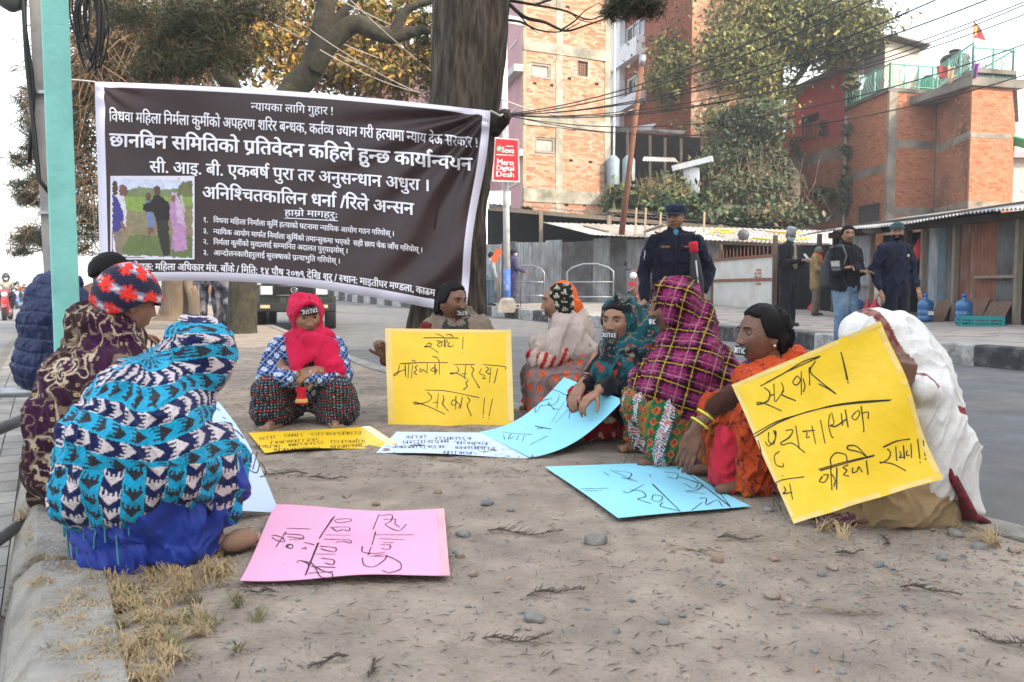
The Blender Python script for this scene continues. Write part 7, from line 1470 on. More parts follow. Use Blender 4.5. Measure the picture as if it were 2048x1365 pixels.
def squat_body(hp, chest, hands, knee=.17, kz=.34, ky=.14, foot=True, hipz=.17, hipy=-.12, tl=1.0):
    """skeleton hulls of a squatting body in its own frame; hands = (right point, left point)"""
    c = Vector(chest); nk = Vector(hp) + Vector((0, -.03, -.10)); H = [[(0, hipy, hipz, .125), (*c, .10)], [(*c, .10), (.10, c.y, c.z + .05, .05), (-.10, c.y, c.z + .05, .05)], [(c.x, c.y, c.z + .06, .06), (*nk, .048)], [(*nk, .050), (hp[0], hp[1] - .012, hp[2] - .03, .055)]]
    for s_, hd in ((1, hands[0]), (-1, hands[1])):
        H.append([(s_ * .08, hipy, hipz - .02, .085 * tl), (s_ * knee, ky, kz, .058 * tl)]); H.append([(s_ * knee, ky, kz, .055 * tl), (s_ * knee * .85, ky - .08, .06, .038)])
        if foot: H.append([(s_ * knee * .85, ky - .10, .035, .034), (s_ * knee * .95, ky + .10, .022, .022)])
        if hd:
            sh = Vector((s_ * .15, c.y, c.z + .05)); hd = Vector(hd); mid = (sh + hd) / 2 + Vector((s_ * .05, -.03, -.05)); H.append([(*sh, .048), (*mid, .038)]); H.append([(*mid, .036), (*hd, .024)])
    return H
def wloc(px, D, z=0.0): v = P(px, 682, D); return (v.x, D, z)
# ---- 1: red headscarf, squatting left of the held yellow placard
t_ = wloc(612, 4.62); hp = (-.01, .045, .615); hM = headmat(hp, 20, 12, 3)
red = person(t_, R(186), 'woman in pink-red headscarf squatting with arms on her knees, JUSTICE tape across her forehead', 'mid',
    squat_body(hp, (0, -.02, .40), ((.02, .20, .30), (-.10, .17, .31)), knee=.19, kz=.23, ky=.12), hM, 'women squatting in the protest ring',
    hands=[(frame((-.075, .165, .325), (.75, .45, -.25), (0, .7, .7)), dict(curl=.8, left=True))])
haircap(hM, red, line=.50, off=.003)
H = []
for h in ([(.08, -.12, .14, .10), (.19, .12, .22, .078)], [(.19, .12, .215, .085), (.20, .06, .09, .10), (.13, .06, .07, .07)], [(.20, .10, .10, .09), (.17, .12, .045, .05)], [(.10, -.05, .12, .10), (.20, .02, .09, .09)]): H += sym(h)
garment('trousers', *cloth(H, .010, 4, .010, (26, 26, 7), 2, sub=1), red, p_dots)
H = [[(0, -.09, .22, .145), (0, -.02, .40, .125), (.10, -.02, .44, .07), (-.10, -.02, .44, .07)]]
for s_ in (1, -1): H += [[(s_ * .15, -.01, .43, .065), (s_ * .205, .06, .28, .056)], [(s_ * .205, .06, .275, .056), (s_ * .05, .19, .275, .042)]]
garment('jacket', *cloth(H, .009, 4, .010, (24, 24, 10), 5, sub=1), red, p_bluecheck)
V, F, N = hood(hM, red, off=.018, openx=.058, open_top=.085, open_bot=-.112, yfront=.035, extra=[
    [(0, .05, .50, .075), (0, -.03, .50, .10), (.07, -.01, .47, .07), (-.08, -.01, .47, .08)], [(-.03, .10, .48, .05), (-.14, .06, .44, .05), (-.17, .11, .36, .028), (-.10, .15, .35, .022)],
    [(-.15, .09, .40, .035), (-.21, .11, .31, .020), (-.10, .16, .31, .014)], [(.05, .09, .47, .035), (.03, .17, .34, .018), (-.06, .15, .40, .03)], [(.06, .09, .44, .03), (.035, .18, .29, .012), (.01, .18, .33, .012)], [(0, -.10, .42, .09), (0, -.06, .50, .08)]], fold=.010)
garment('headscarf', V, F, N, red, p_solid((.50, .010, .055), .15, 12))
V, F, N = cloth([[(-.02, .215, .225, .010), (.02, .215, .225, .010), (-.012, .22, .20, .009), (.012, .22, .20, .009)], [(-.012, .22, .20, .008), (.012, .22, .20, .008), (-.032, .225, .155, .007), (.0, .235, .15, .007), (.024, .225, .158, .007)]], .006, 2, .004, (60, 60, 10))
garment('scarf_end', V, F, N, red, lambda V, N: np.where((np.abs(V[:, 2] - .165) < .008)[:, None], [[.55, .35, .12]], [[.42, .012, .03]]))
tape(hM, red, 'JUSTICE', c=(.0, .050), w=.100, h=.036, tilt=-.12, depth=.100, fore=True)
for s_ in (1, -1): mb = MB(); mb.box((s_ * .17, .15, .012), (.075, .20, .022), Matrix.Rotation(-s_ * .3, 3, 'Z')); mb.build('sandal', mat('tan_sandal', (.25, .18, .12), rough=.7), red)
# ---- 2: woman behind the upright yellow placard
t_ = wloc(912, 4.92); hp = (.02, .02, .690); hM = headmat(hp, 48, 4, 0)
w2 = person(t_, R(180), 'bareheaded woman in tan shawl holding the upright yellow placard before the big tree', 'dark',
    squat_body(hp, (0, -.04, .46), ((.395, .20, .36), None), kz=.30), hM, 'women squatting in the protest ring',
    hands=[(frame((.400, .245, .385), (.25, .25, .9), (.3, -1, .2)) , dict(curl=1.2, left=False, sc=.9))], nose_ring=0)
haircap(hM, w2, line=.60, off=.013, long_=[[(0, -.085, .02, .045), (0, -.09, -.08, .04), (0, -.075, -.16, .03)], [(.0, -.06, .05, .06), (0, -.08, -.06, .05)]])
H = [[(0, -.06, .22, .17), (0, -.03, .50, .13), (.13, -.03, .545, .065), (-.13, -.03, .545, .07)], [(-.14, -.02, .54, .07), (-.20, .05, .30, .07)], [(.13, -.02, .53, .06), (.16, .05, .34, .06)], [(.05, -.06, .62, .04), (-.06, -.06, .62, .045), (0, -.05, .56, .10)]]
garment('shawl', *cloth(H, .011, 4, .012, (18, 18, 6), 6), w2, p_solid((.19, .15, .115), .18, 14))
garment('sleeve', *cloth([[(.16, 0, .52, .062), (.25, .06, .38, .055)], [(.25, .06, .38, .052), (.385, .19, .36, .034)]], .010, 3, .008, (30, 30, 30), 2), w2, p_solid((.12, .012, .012)))
garment('scarf', *cloth([[(.05, .045, .55, .028), (-.05, .045, .55, .028), (.04, .10, .50, .03), (-.05, .10, .50, .03)], [(.04, .10, .50, .03), (.06, .11, .42, .03)], [(-.05, .10, .50, .03), (-.07, .11, .42, .035)], [(.055, -.05, .60, .03), (.055, .04, .555, .028)], [(-.065, -.05, .60, .03), (-.06, .04, .555, .03)], [(.05, -.07, .62, .03), (-.05, -.07, .62, .03)]], .008, 3, .007, (40, 40, 8), 9), w2, p_solid((.030, .032, .030), .3))
garment('blouse', *cloth([[(0, .03, .55, .05), (0, .07, .42, .07)]], .010, 3, .004), w2, lambda V, N: np.where((vn(V, 45, 2) > .6)[:, None], [[.30, .20, .25]], np.where((vn(V, 40, 7) > .6)[:, None], [[.03, .03, .14]], [[.15, .012, .02]])))
tape(hM, w2, 'JUSTIC', c=(.006, -.060), w=.088, h=.036)
mb = MB(); mb.lathe(hM @ Vector((.078, -.012, -.040)), [(.0001, -.005), (.005, 0), (.0001, .005)], 8); mb.build('earring', GOLD, w2)
MIR = True
# ---- 3: beige shawl, black cap with bicycle print
t_ = wloc(1126, 4.95); hp = (.0, .03, .690); hM = headmat(hp, 4, 6, 0)
w3 = person(t_, R(93), 'woman in beige shawl over floral sari, black and orange headscarf printed with white bicycles', 'mid',
    squat_body(hp, (0, -.02, .44), (None, None), kz=.26, tl=.55), hM, 'women squatting in the protest ring', nose_ring=-1)
V, F, N = hood(hM, w3, off=.012, openx=.062, open_top=.050, open_bot=-.13, yfront=.008, fold=.004, extra=[[(0.02, -.06, .60, .045), (.02, -.05, .66, .07)]])
garment('headscarf', V, F, N, w3, lambda V, N: np.where(((V[:, 1] < -.055 + (V[:, 2] - .69) * .10) | (V[:, 2] > .800))[:, None], [[.62, .10, .012]], p_bikecap(V, N)))
H = [[(.02, -.05, .50, .135), (.02, .0, .54, .10), (.12, -.03, .53, .075), (-.10, -.03, .53, .075)], [(.02, .03, .58, .06), (.02, -.09, .60, .05)], [(.15, .0, .49, .06), (.12, .15, .40, .045), (.06, .17, .45, .04)], [(.13, -.04, .50, .08), (.17, .06, .40, .05), (.16, -.1, .42, .07)], [(.10, .14, .46, .05), (.16, .19, .34, .028), (.10, .19, .36, .03)]]
garment('shawl', *cloth(H, .010, 4, .014, (16, 16, 9), 12, sub=1), w3, p_solid((.36, .29, .255), .10, 10), label='beige shawl')
garment('sleeve', *cloth([[(.15, -.06, .42, .065), (.16, .13, .34, .055)], [(.16, .12, .34, .05), (.14, .2, .38, .035)]], .009, 3, .005), w3, lambda V, N: np.where((fr((V[:, 1] + V[:, 2] * .4) / .052) < .5)[:, None], [[.30, .012, .02]], [[.45, .34, .26]]))
H = [[(0, -.10, .22, .15), (0, -.03, .40, .13)], [(.10, -.12, .25, .13), (.17, .0, .20, .10), (.14, .16, .24, .08)], [(-.1, .14, .24, .08), (.1, -.12, .2, .12), (.14, .16, .24, .08)]] + sym([(.15, .16, .24, .08), (.17, .16, .07, .07), (.12, -.05, .09, .10)]) + [[(.16, .14, .08, .08), (.16, -.18, .08, .08), (0, -.22, .10, .08), (-.16, .14, .08, .07)]] + [[(.17, -.10, .30, .07), (.16, -.21, .12, .06), (.15, -.12, .4, .06)]]
garment('sari', *cloth(H, .010, 4, .012, (18, 18, 8), 21, sub=1), w3, p_floralgrey)
tape(hM, w3, 'JUSTIC', w=.088, h=.036, depth=.099)
MIR = False
# ---- 4: dark teal scarf, looks toward the left
t_ = wloc(1252, 4.05); hp = (.01, .04, .605); hM = headmat(hp, 6, 2, 0)
w4 = person(t_, R(136), 'woman in dark teal patterned scarf with taped mouth, between beige shawl and purple plaid shawl', 'mid',
    squat_body(hp, (0, -.02, .40), ((.11, .20, .31), (.0, .22, .29)), kz=.26, tl=.55), hM, 'women squatting in the protest ring',
    hands=[(frame((.105, .22, .30), (-.15, .6, -.45), (0, .3, .8)), dict(curl=.55, spread=.05, sc=.9)), (frame((-.01, .24, .275), (.2, .6, -.35), (0, .2, .9)), dict(curl=.55, spread=.05, left=True, sc=.9))], nose_ring=1)
haircap(hM, w4, line=.50, off=.008)
V, F, N = hood(hM, w4, off=.016, openx=.064, open_top=.105, open_bot=-.10, yfront=-.012, fold=.010, extra=[
    [(0, -.03, .50, .10), (.0, .05, .47, .07), (.08, -.01, .45, .08), (-.09, -.01, .45, .09)], [(0, -.03, .42, .12), (.05, .12, .36, .06), (-.08, .10, .36, .07)], [(-.06, -.08, .62, .07), (-.11, -.04, .50, .08)]])
garment('headscarf', V, F, N, w4, p_tealscarf)
H = [[(0, -.08, .20, .15), (0, -.02, .40, .13)]]
for s_, hx in ((1, .11), (-1, .0)): H += [[(s_ * .14, -.01, .40, .065), (s_ * .17 - .01, .08, .30, .055)], [(s_ * .17 - .01, .08, .30, .05), (hx, .19, .30, .034)]]
garment('jacket', *cloth(H, .010, 4, .010, (24, 24, 10), 15), w4, p_solid((.012, .013, .016), .5, 30))
H = []
for h in ([(.08, -.1, .14, .10), (.17, .14, .22, .075), (.16, .12, .05, .05)], [(.15, .1, .08, .07), (.05, -.1, .08, .08)]): H += sym(h)
garment('skirt', *cloth(H, .011, 4, .012, (20, 20, 8), 16), w4, p_redfloral)
tape(hM, w4, 'JUSTICE', w=.090, h=.036)
MIR = True
# ---- 5: purple plaid shawl
t_ = wloc(1366, 3.66); hp = (.0, .055, .685); hM = headmat(hp, 2, 4, 0)
w5 = person(t_, R(98), 'woman wrapped over head and shoulders in magenta, black and yellow plaid shawl', 'dark',
    squat_body(hp, (0, -.02, .46), (None, None), kz=.26, tl=.55), hM, 'women squatting in the protest ring', nose_ring=-1)
V, F, N = hood(hM, w5, off=.024, openx=.056, open_top=.088, open_bot=-.105, yfront=.018, fold=.013, sc=(18, 4, 12), extra=[
    [(0, -.04, .54, .12), (0, .03, .52, .09), (.12, -.03, .50, .08), (-.12, -.03, .50, .08)], [(.0, -.02, .46, .14), (.16, -.03, .42, .09), (.14, .17, .33, .055), (-.12, .15, .34, .06), (-.16, -.03, .42, .09)],
    [(.15, .14, .36, .06), (.17, .15, .26, .030), (.17, .0, .24, .05), (.15, -.12, .34, .08)], [(.0, -.14, .42, .10), (.13, -.17, .30, .065), (-.1, -.16, .34, .09)], [(.17, .04, .30, .06), (.17, .03, .20, .025), (.17, .12, .22, .02)], [(0, -.08, .58, .07), (0, -.085, .66, .06)]], voxel=.0085, sub=1)
garment('shawl', V, F, N, w5, p_plaid)
H = [[(0, -.12, .17, .14), (.10, .15, .24, .09), (-.10, .15, .24, .09)]]
for h in ([(.14, .15, .24, .085), (.17, .15, .06, .06), (.10, -.06, .08, .09)], [(.17, .10, .08, .075), (.14, -.12, .10, .10)]): H += sym(h)
garment('skirt', *cloth(H, .009, 4, .016, (22, 22, 5), 31, sub=1), w5, p_geo)
tape(hM, w5, 'JUSTIC', w=.088, h=.036, depth=.099)
# ---- 6: orange sari, bangles
t_ = wloc(1528, 3.20); hp = (.0, .01, .585); hM = headmat(hp, 6, 0, 0)
w6 = person(t_, R(98), 'bareheaded dark-haired woman in orange and mustard sari with yellow bangles, beside the big yellow placard', 'dark',
    squat_body(hp, (0, -.04, .37), (None, None), kz=.25, tl=.55) + [[(.15, -.02, .40, .045), (.135, .20, .36, .036)], [(.135, .20, .36, .034), (.108, .305, .25, .023)]], hM, 'women squatting in the protest ring',
    hands=[(frame((.108, .315, .235), (.0, .30, -.9), (.95, .2, 0)), dict(curl=.25, spread=.06))], nose_ring=-1)
haircap(hM, w6, line=.62, off=.012, bun=None, long_=[[(0, -.095, .0, .040), (0, -.105, -.05, .036), (0, -.085, -.13, .03)], [(0, -.05, .04, .07), (0, -.09, -.02, .045)]])
tape(hM, w6, 'JUSTIC', w=.088, h=.036, depth=.099)
mb = MB(); mb.lathe(hM @ Vector((-.078, -.010, -.038)), [(.0001, -.006), (.006, 0), (.0001, .006)], 8); mb.build('earring', mat('pearl', (.7, .68, .62), rough=.2), w6)
garment('arm_sleeve', *cloth([[(.15, .0, .39, .055), (.138, .18, .365, .047)], [(.138, .18, .365, .046), (.125, .245, .325, .036)]], .009, 3, .006), w6, p_solid((.05, .018, .012)))
for k, (zz, yy) in enumerate(((.262, .300), (.292, .276))):
    mb = MB(); c = Vector((-.110, yy, zz)); ax = Vector((.0, .60, -.80)).normalized(); q = ax.to_track_quat('Z', 'Y').to_matrix()
    mb.tube([c + q @ Vector((.034 * math.cos(a), .036 * math.sin(a), 0)) for a in [2 * math.pi * j / 20 for j in range(21)]], .0042, 6, cap=False)
    mb.build('bangle', mat('yellow_bangle', (.60, .58, .03), rough=.3), w6, True)
H = [[(0, -.06, .34, .13), (.12, -.03, .40, .075), (-.12, -.03, .40, .075), (0, 0, .44, .06)], [(.0, -.10, .44, .075), (.02, -.13, .50, .035), (.0, -.17, .50, .02)], [(.13, .0, .40, .07), (.16, .09, .31, .06)], [(.02, .07, .42, .05), (.10, .05, .38, .07)]]
garment('scarf', *cloth(H, .009, 4, .012, (20, 20, 10), 41, sub=1), w6, p_orangetop)
H = [[(0, -.12, .18, .14), (0, -.05, .34, .12)], [(.12, -.05, .32, .09), (.17, .13, .29, .055), (.12, .17, .27, .05)], [(.14, .14, .29, .07), (.19, .13, .04, .035), (.17, .04, .04, .04)], [(.15, .02, .28, .08), (.19, .0, .05, .045), (.17, -.14, .05, .05)], [(-.14, .14, .27, .07), (-.17, .12, .05, .05), (-.1, -.1, .06, .07)], [(.1, -.15, .12, .10), (-.1, -.15, .1, .1)]]
garment('sari', *cloth(H, .009, 4, .018, (24, 24, 4), 44, sub=1), w6, p_orange)
garment('underskirt', *cloth([[(.13, .19, .22, .045), (.12, .21, .05, .03), (.03, .2, .05, .03)], [(.10, .19, .05, .035), (.16, .20, .02, .02)]], .009, 3, .012, (28, 28, 4), 4), w6, p_solid((.50, .025, .045)))
# ---- 7: white shawl with maroon border, behind the big placard
t_ = wloc(1802, 2.80); hp = (.0, .085, .575); hM = headmat(hp, 0, 40, 0)
w7 = person(t_, R(98), 'woman bent forward under a white shawl with maroon border, holding the big tilted yellow placard', 'dark',
    squat_body(hp, (0, -.02, .40), (None, None), kz=.24, tl=.55), hM, 'women squatting in the protest ring',
    hands=[(frame((.275, .168, .468), (.1, -.1, .98), (.95, .0, .1)), dict(curl=1.2, sc=.85, spread=.04))], eyes=False)
H = [[(0, .10, .60, .105), (0, .03, .57, .115)], [(0, .03, .57, .115), (0, -.03, .48, .13), (.12, -.02, .45, .08), (-.12, -.02, .45, .08)], [(0, -.04, .46, .13), (.15, -.01, .42, .085), (.17, -.03, .30, .08), (0, -.10, .30, .12), (-.15, -.05, .3, .1)],
     [(.15, .0, .43, .08), (.22, .07, .43, .06)], [(.22, .07, .43, .058), (.29, .11, .45, .034)], [(.19, .05, .42, .06), (.20, .03, .28, .05), (.25, .10, .38, .03)], [(.16, -.02, .36, .085), (.18, -.02, .20, .065), (.14, -.11, .20, .08)], [(.15, -.09, .26, .08), (.15, -.13, .10, .06), (.17, -.05, .12, .055), (0, -.15, .14, .09)], [(.15, -.12, .14, .06), (.16, -.19, .03, .022), (.20, -.14, .05, .02)], [(.02, -.14, .2, .08), (.05, -.16, .06, .06), (.15, -.12, .1, .06)], [(.20, .03, .30, .05), (.20, .0, .12, .04), (.18, -.06, .2, .06)]]
V, F, N = cloth(H, .008, 6, .010, (13, 13, 2.4), 51, sub=1)
def p_white(V, N):
    C = np.tile([.64, .62, .60], (len(V), 1)).astype(float); x, y, z = V.T; q = y - .35 * (z - .60)
    mo = fbm(V, 60, 5, 2) > .52; C = np.where(((q > .085) & (z > .46) & (q < .125) & (x < .1))[:, None], np.where(mo[:, None], [[.16, .045, .040]], [[.26, .13, .10]]), C)
    return np.where(((np.abs(z - .40 - .3 * y) < .012) & (y < -.06))[:, None], [[.20, .02, .02]], C)
garment('shawl', V, F, N, w7, p_white)
garment('trousers', *cloth([[(.14, -.08, .05, .06), (.17, .10, .05, .05), (.16, .16, .18, .06), (.05, -.05, .12, .10)], [(.16, .12, .09, .09), (.13, .28, .035, .035), (.17, -.06, .045, .045)], [(-.1, .14, .2, .08), (-.1, .14, .05, .06), (0, -.05, .1, .1)], [(.12, .3, .03, .03), (.0, .28, .03, .03), (.1, .1, .12, .08)]], .010, 4, .018, (10, 10, 26), 55, sub=1), w7, p_solid((.30, .21, .115), .12, 20))
H = [[(.225, .02, .27, .010), (.245, -.02, .18, .012)], [(.24, -.015, .185, .012), (.25, -.10, .05, .014)], [(.235, -.045, .17, .008), (.21, -.10, .05, .012), (.25, -.10, .05, .014)], [(.25, -.09, .05, .013), (.23, -.17, .012, .012), (.18, -.12, .02, .012)]]
V, F, N = blob(H, .006, 2); garment('shawl_border', V, F, N, w7, lambda V, N: np.where((vn(V, 70, 2) > .55)[:, None], [[.16, .02, .025]], [[.085, .015, .02]]), label='hanging maroon shawl border')
for x_ in (.16, .05): V, F, N = blob([[(-x_ if not MIR else x_, .27, .025, .03), (-x_ if not MIR else x_, .36, .02, .024)]], .007, 3); mesh('shoe', V, F, mat('spotted_shoe', (.07, .02, .03), rough=.8, dirt=(.4, .35, .3), dscale=120, damt=.3), w7, True)
MIR = False
# ---- 8: cyan ikat shawl, back to the camera
t_ = wloc(286, 2.32); hp = (.02, .16, .545); hM = headmat(hp, 8, 16, 0)
w8 = person((t_[0] + .02, t_[1], 0), R(-38), 'woman crouching with her back turned in a cyan and navy zigzag shawl and blue skirt', 'light',
    squat_body(hp, (0, .02, .38), (None, None), kz=.24, tl=.55), hM, 'women squatting in the protest ring')
V, F, N = hood(hM, w8, off=.022, openx=.058, open_top=.075, open_bot=-.105, yfront=.022, fold=.010, voxel=.0065, extra=[
    [(0, .03, .46, .13), (0, -.05, .40, .15), (.13, -.02, .37, .10), (-.13, -.02, .37, .10), (0, .12, .44, .08)], [(0, .07, .52, .10), (0, .02, .44, .12)], [(.02, .13, .54, .085), (0, .04, .46, .13)],
    [(0, -.12, .32, .15), (.16, -.03, .31, .095), (-.16, -.05, .31, .10), (.15, .10, .30, .075), (-.15, .08, .30, .08)], [(.17, -.02, .28, .09), (.16, .13, .27, .065), (.17, .04, .21, .06)],
    [(-.16, -.06, .28, .10), (-.17, -.10, .20, .075), (0, -.19, .22, .10), (-.05, -.19, .19, .07)], [(.0, -.16, .28, .12), (.12, -.13, .22, .08), (.06, -.18, .17, .05)], [(-.19, -.10, .22, .06), (-.24, -.13, .15, .025), (-.15, -.18, .16, .04)], [(.17, .12, .26, .06), (.20, .14, .13, .022), (.19, .08, .16, .03)]], sub=1)
V = folds(V, N, .005, (6, 6, 30), 77)
garment('shawl', V, F, N, w8, p_ikat, VCK); w8.scale = (.95, .95, 1)
H = [[(0, -.12, .14, .12), (.12, .02, .12, .09), (-.13, -.02, .12, .09)], [(.08, -.06, .16, .10), (.135, .12, .215, .08), (.145, .08, .05, .045)], [(-.1, -.06, .14, .11), (-.14, .12, .2, .09), (-.15, .1, .06, .06)], [(.13, .08, .07, .06), (.10, -.12, .045, .045), (.02, -.18, .045, .045), (-.13, -.10, .045, .045), (-.12, .05, .045, .045)], [(.14, .02, .05, .05), (.12, -.08, .04, .04), (.09, .12, .04, .04)]]
V, F, N = cloth(H, .010, 3, .024, (17, 17, 3.2), 61, sub=1)
garment('skirt', V, F, N, w8, p_solid((.007, .030, .25), .08, 9), mat('blue_satin_cloth', (1, 1, 1), rough=.55, var=.05, scale=30, vc=True, sheen=.1, bump=.1, spec=.35))
mb = MB(); mb.lathe((.215, .20, .045), [(.015, -.03), (.030, -.015), (.033, .005), (.024, .022), (.010, .032)], 14)
for i_, v in enumerate(mb.V): mb.V[i_] = (.19 + (v[0] - .215) * .9, .165 + (v[1] - .20) * 1.9, v[2] - .008)
mb.build('shoe', mat('tan_suede_shoe', (.24, .15, .10), rough=.9, var=.2), w8, True)
mb = MB()
for k in range(16):
    a = -1.9 - k * .14; x0, y0 = .21 * math.sin(a) - .02, .25 * math.cos(a) * .9; z0 = .16 + .02 * math.sin(k * 3)
    mb.tube([(x0, y0, z0), (x0 * 1.04, y0 * 1.05, z0 - .03), (x0 * 1.03 + .008 * math.sin(k), y0 * 1.05, z0 - .06 - .02 * (k % 3))], .0028, 5)
mb.build('tassel', mat('teal_yarn', (.05, .20, .26), rough=.9), w8, kind='stuff')
# ---- 9: knitted star hat and paisley shawl
t_ = wloc(222, 2.86); hp = (.02, .05, .715); hM = headmat(hp, 10, 10, 0)
w9 = person(t_, R(-52), 'woman in red star-patterned knitted hat and maroon paisley shawl beside the green post', 'mid',
    squat_body(hp, (0, -.02, .46), (None, None), kz=.32, tl=.55), hM, 'women squatting in the protest ring')
V, F, d, tt, pp = headgrid(off=.018); keep = [f for f in F if V[list(f), 2].mean() > .016 - .75 * max(0, .03 - V[list(f), 1].mean())]
Vh_ = V * np.array([1.04, 1.02, 1.06]); Cc = p_hat(Vh_, None)
o = mesh('knitted_hat', xf(Vh_, hM @ Matrix.Rotation(-.08, 4, 'X')), keep, VCK, w9, True, col=Cc); md = o.modifiers.new('s', 'SOLIDIFY'); md.thickness = .006; md = o.modifiers.new('u', 'SUBSURF'); md.levels = 1; md.render_levels = 1
H = [[(0, -.05, .60, .085), (.0, .04, .60, .065), (.05, -.02, .60, .075), (-.06, -.02, .60, .08)], [(-.03, -.07, .655, .06), (.05, -.05, .655, .055), (.055, .03, .65, .04), (-.05, .02, .65, .045)], [(0, -.03, .52, .13), (.12, -.02, .48, .09), (-.12, -.02, .48, .09)], [(0, -.08, .42, .16), (.16, -.02, .40, .09), (-.16, -.02, .40, .095)],
     [(0, -.12, .30, .16), (.17, .0, .26, .09), (-.18, -.02, .26, .10), (.13, .14, .36, .07), (-.13, .14, .36, .07)], [(0, -.14, .18, .15), (-.17, -.05, .14, .09), (.17, -.02, .14, .08), (.1, .17, .2, .07), (-.1, .17, .2, .07)], [(-.15, -.12, .12, .10), (-.08, -.18, .05, .07), (.12, -.12, .06, .07)]]
garment('shawl', *cloth(H, .0085, 4, .013, (17, 17, 6), 71, sub=1), w9, p_paisley)
# ------------------------------------------------------------------ standing people
def stand(loc, rz, label, skin, jacket, trousers, head=(0, .02, 1.60), hyaw=0, hpitch=0, s=1.0, armR=None, armL=None, wide=.20, hip=.92, amp=.012, group=None, hair=HAIRM, legs=(.09, .09), jl=.80, coat=None, cap=None, grip=(.3, .3), hoffs=.010, shoes=(.03, .03, .03), mask=None, stride=0.0, female=False, belly=0.0, neckp=None):
    """armR/armL: (elbow, wrist) points; otherwise they hang"""
    hM = headmat(head, hyaw, hpitch); w_ = wide
    aR = armR or ((w_ + .07, -.02, 1.14), (w_ + .08, .05, .88)); aL = armL or ((-w_ - .07, -.02, 1.14), (-w_ - .08, .05, .88))
    B = [[(0, 0, 1.35, .10), (0, 0, 1.0, .11)], [(0, .0, 1.42, .06), (head[0], head[1] - .02, head[2] - .11, .055)]]
    Hd = []
    for (e, wr), left in ((aR, False), (aL, True)):
        e, wr = Vector(e), Vector(wr); B.append([(*e, .035), (*wr, .026)]); f = (wr - e).normalized(); Hd.append((frame(wr + f * .03, f, (0, 1, .2) if abs(f.z) > .6 else (0, 0, 1)), dict(curl=grip[0 if not left else 1], left=left)))
    t = person(loc, rz, label, skin, B, hM, group, Hd, female=female, voxel=.013)
    if hair: haircap(hM, t, hair, off=hoffs, line=.55)
    H = [[(0, 0, 1.38, .115), (w_ - .05, 0, 1.40, .065), (-w_ + .05, 0, 1.40, .065)], [(0, .0, 1.36, .12), (.08, 0, 1.30, .12), (-.08, 0, 1.30, .12), (.07, .0 + belly, 1.05, .115), (-.07, .0 + belly, 1.05, .115)], [(.08, 0, 1.05, .115), (-.08, 0, 1.05, .115), (.09, 0, jl + .08, .11), (-.09, 0, jl + .08, .11)], [(0, -.01, 1.44, .075), (0, .0, 1.49, .062)]]
    for sg_, (e, wr) in ((1, aR), (-1, aL)): e, wr = Vector(e), Vector(wr); H += [[(sg_ * (w_ - .01), 0, 1.385, .068), (*e, .058)], [(*e, .056), (*(e.lerp(wr, .93)), .040)]]
    garment('jacket', *cloth(H, .011, 4, amp, (22, 22, 9), int(abs(loc[0] * 10)) + 3), t, jacket)
    L_ = []
    for sg_, dy in ((1, stride), (-1, -stride)): x = legs[0] * sg_; L_ += [[(x * .9, 0, hip - .02, .105), (x, dy * .3 + .02, .50, .075)], [(x, dy * .3 + .02, .50, .074), (x * 1.05, dy, .10, .062)]]
    L_.append([(.05, 0, hip, .12), (-.05, 0, hip, .12)])
    garment('trousers', *cloth(L_, .011, 4, .010, (24, 24, 12), 9), t, trousers)
    for sg_, dy in ((1, stride), (-1, -stride)): V, F, N = blob([[(legs[0] * sg_ * 1.05, dy - .03, .045, .045), (legs[0] * sg_ * 1.15, dy + .13, .035, .034)]], .01, 3); mesh('shoe', V, F, mat('shoe_%d' % int(shoes[0] * 1000), shoes, rough=.6), t, True)
    if s != 1.0: t.scale = (s, s, s)
    return t, hM
def cap_on(hM, t, col, brim=True, topi=False):
    m = MB()
    if topi:
        pr = [(.088, .035), (.090, .06), (.082, .13), (.075, .155), (.02, .160)]
    else: pr = [(.090, .040), (.092, .065), (.100, .085), (.103, .105), (.085, .118), (.02, .122)]
    m.lathe((0, 0, 0), pr, 28)
    m.V = [tuple(hM @ Vector((v[0] * .92, v[1] * 1.08 - .008, v[2] + (.018 * (v[1] < 0) * -1 if not topi else 0)))) for v in m.V]; c = m.build('cap', mat('cap_%d' % int(col[2] * 1000), col, rough=.85, var=.2, scale=30), t, True)
    if brim:
        m = MB(); V = []; n_ = 12
        for k in range(n_ + 1): a = R(20) + R(140) * k / n_; V += [(.082 * math.cos(a), .095 * math.sin(a), .046), (.088 * math.cos(a), .095 * math.sin(a) + .062 * math.sin(a) ** 2, .030)]
        V = [tuple(hM @ Vector(v)) for v in V]; m.add(V, [(2 * i, 2 * i + 1, 2 * i + 3, 2 * i + 2) for i in range(n_)]); o = m.build('brim', mat('cap_brim', (.012, .014, .03), rough=.6), c, True); o.modifiers.new('s', 'SOLIDIFY').thickness = .005
def maskon(hM, t, col=(.25, .55, .62)):
    V, F, d, tt, pp = headgrid(off=.006); f2 = [f for f in F if V[list(f), 1].mean() > .035 and -.095 < V[list(f), 2].mean() < -.012]; o = mesh('face_mask', xf(V, hM), f2, mat('face_mask_%d' % int(col[0] * 100), col, rough=.8), t, True)
    m = MB()
    for s_ in (-1, 1): m.tube([hM @ Vector((s_ * .05, .06, -.025)), hM @ Vector((s_ * .078, .0, -.005))], .0018, 5)
    m.build('ear_loop', mat('white_elastic', (.6, .6, .6)), o, kind='stuff')
QF = 1.0
def sol(c, v=.15, sc=18): return p_solid(c, v, sc)
navy = (.009, .010, .022)
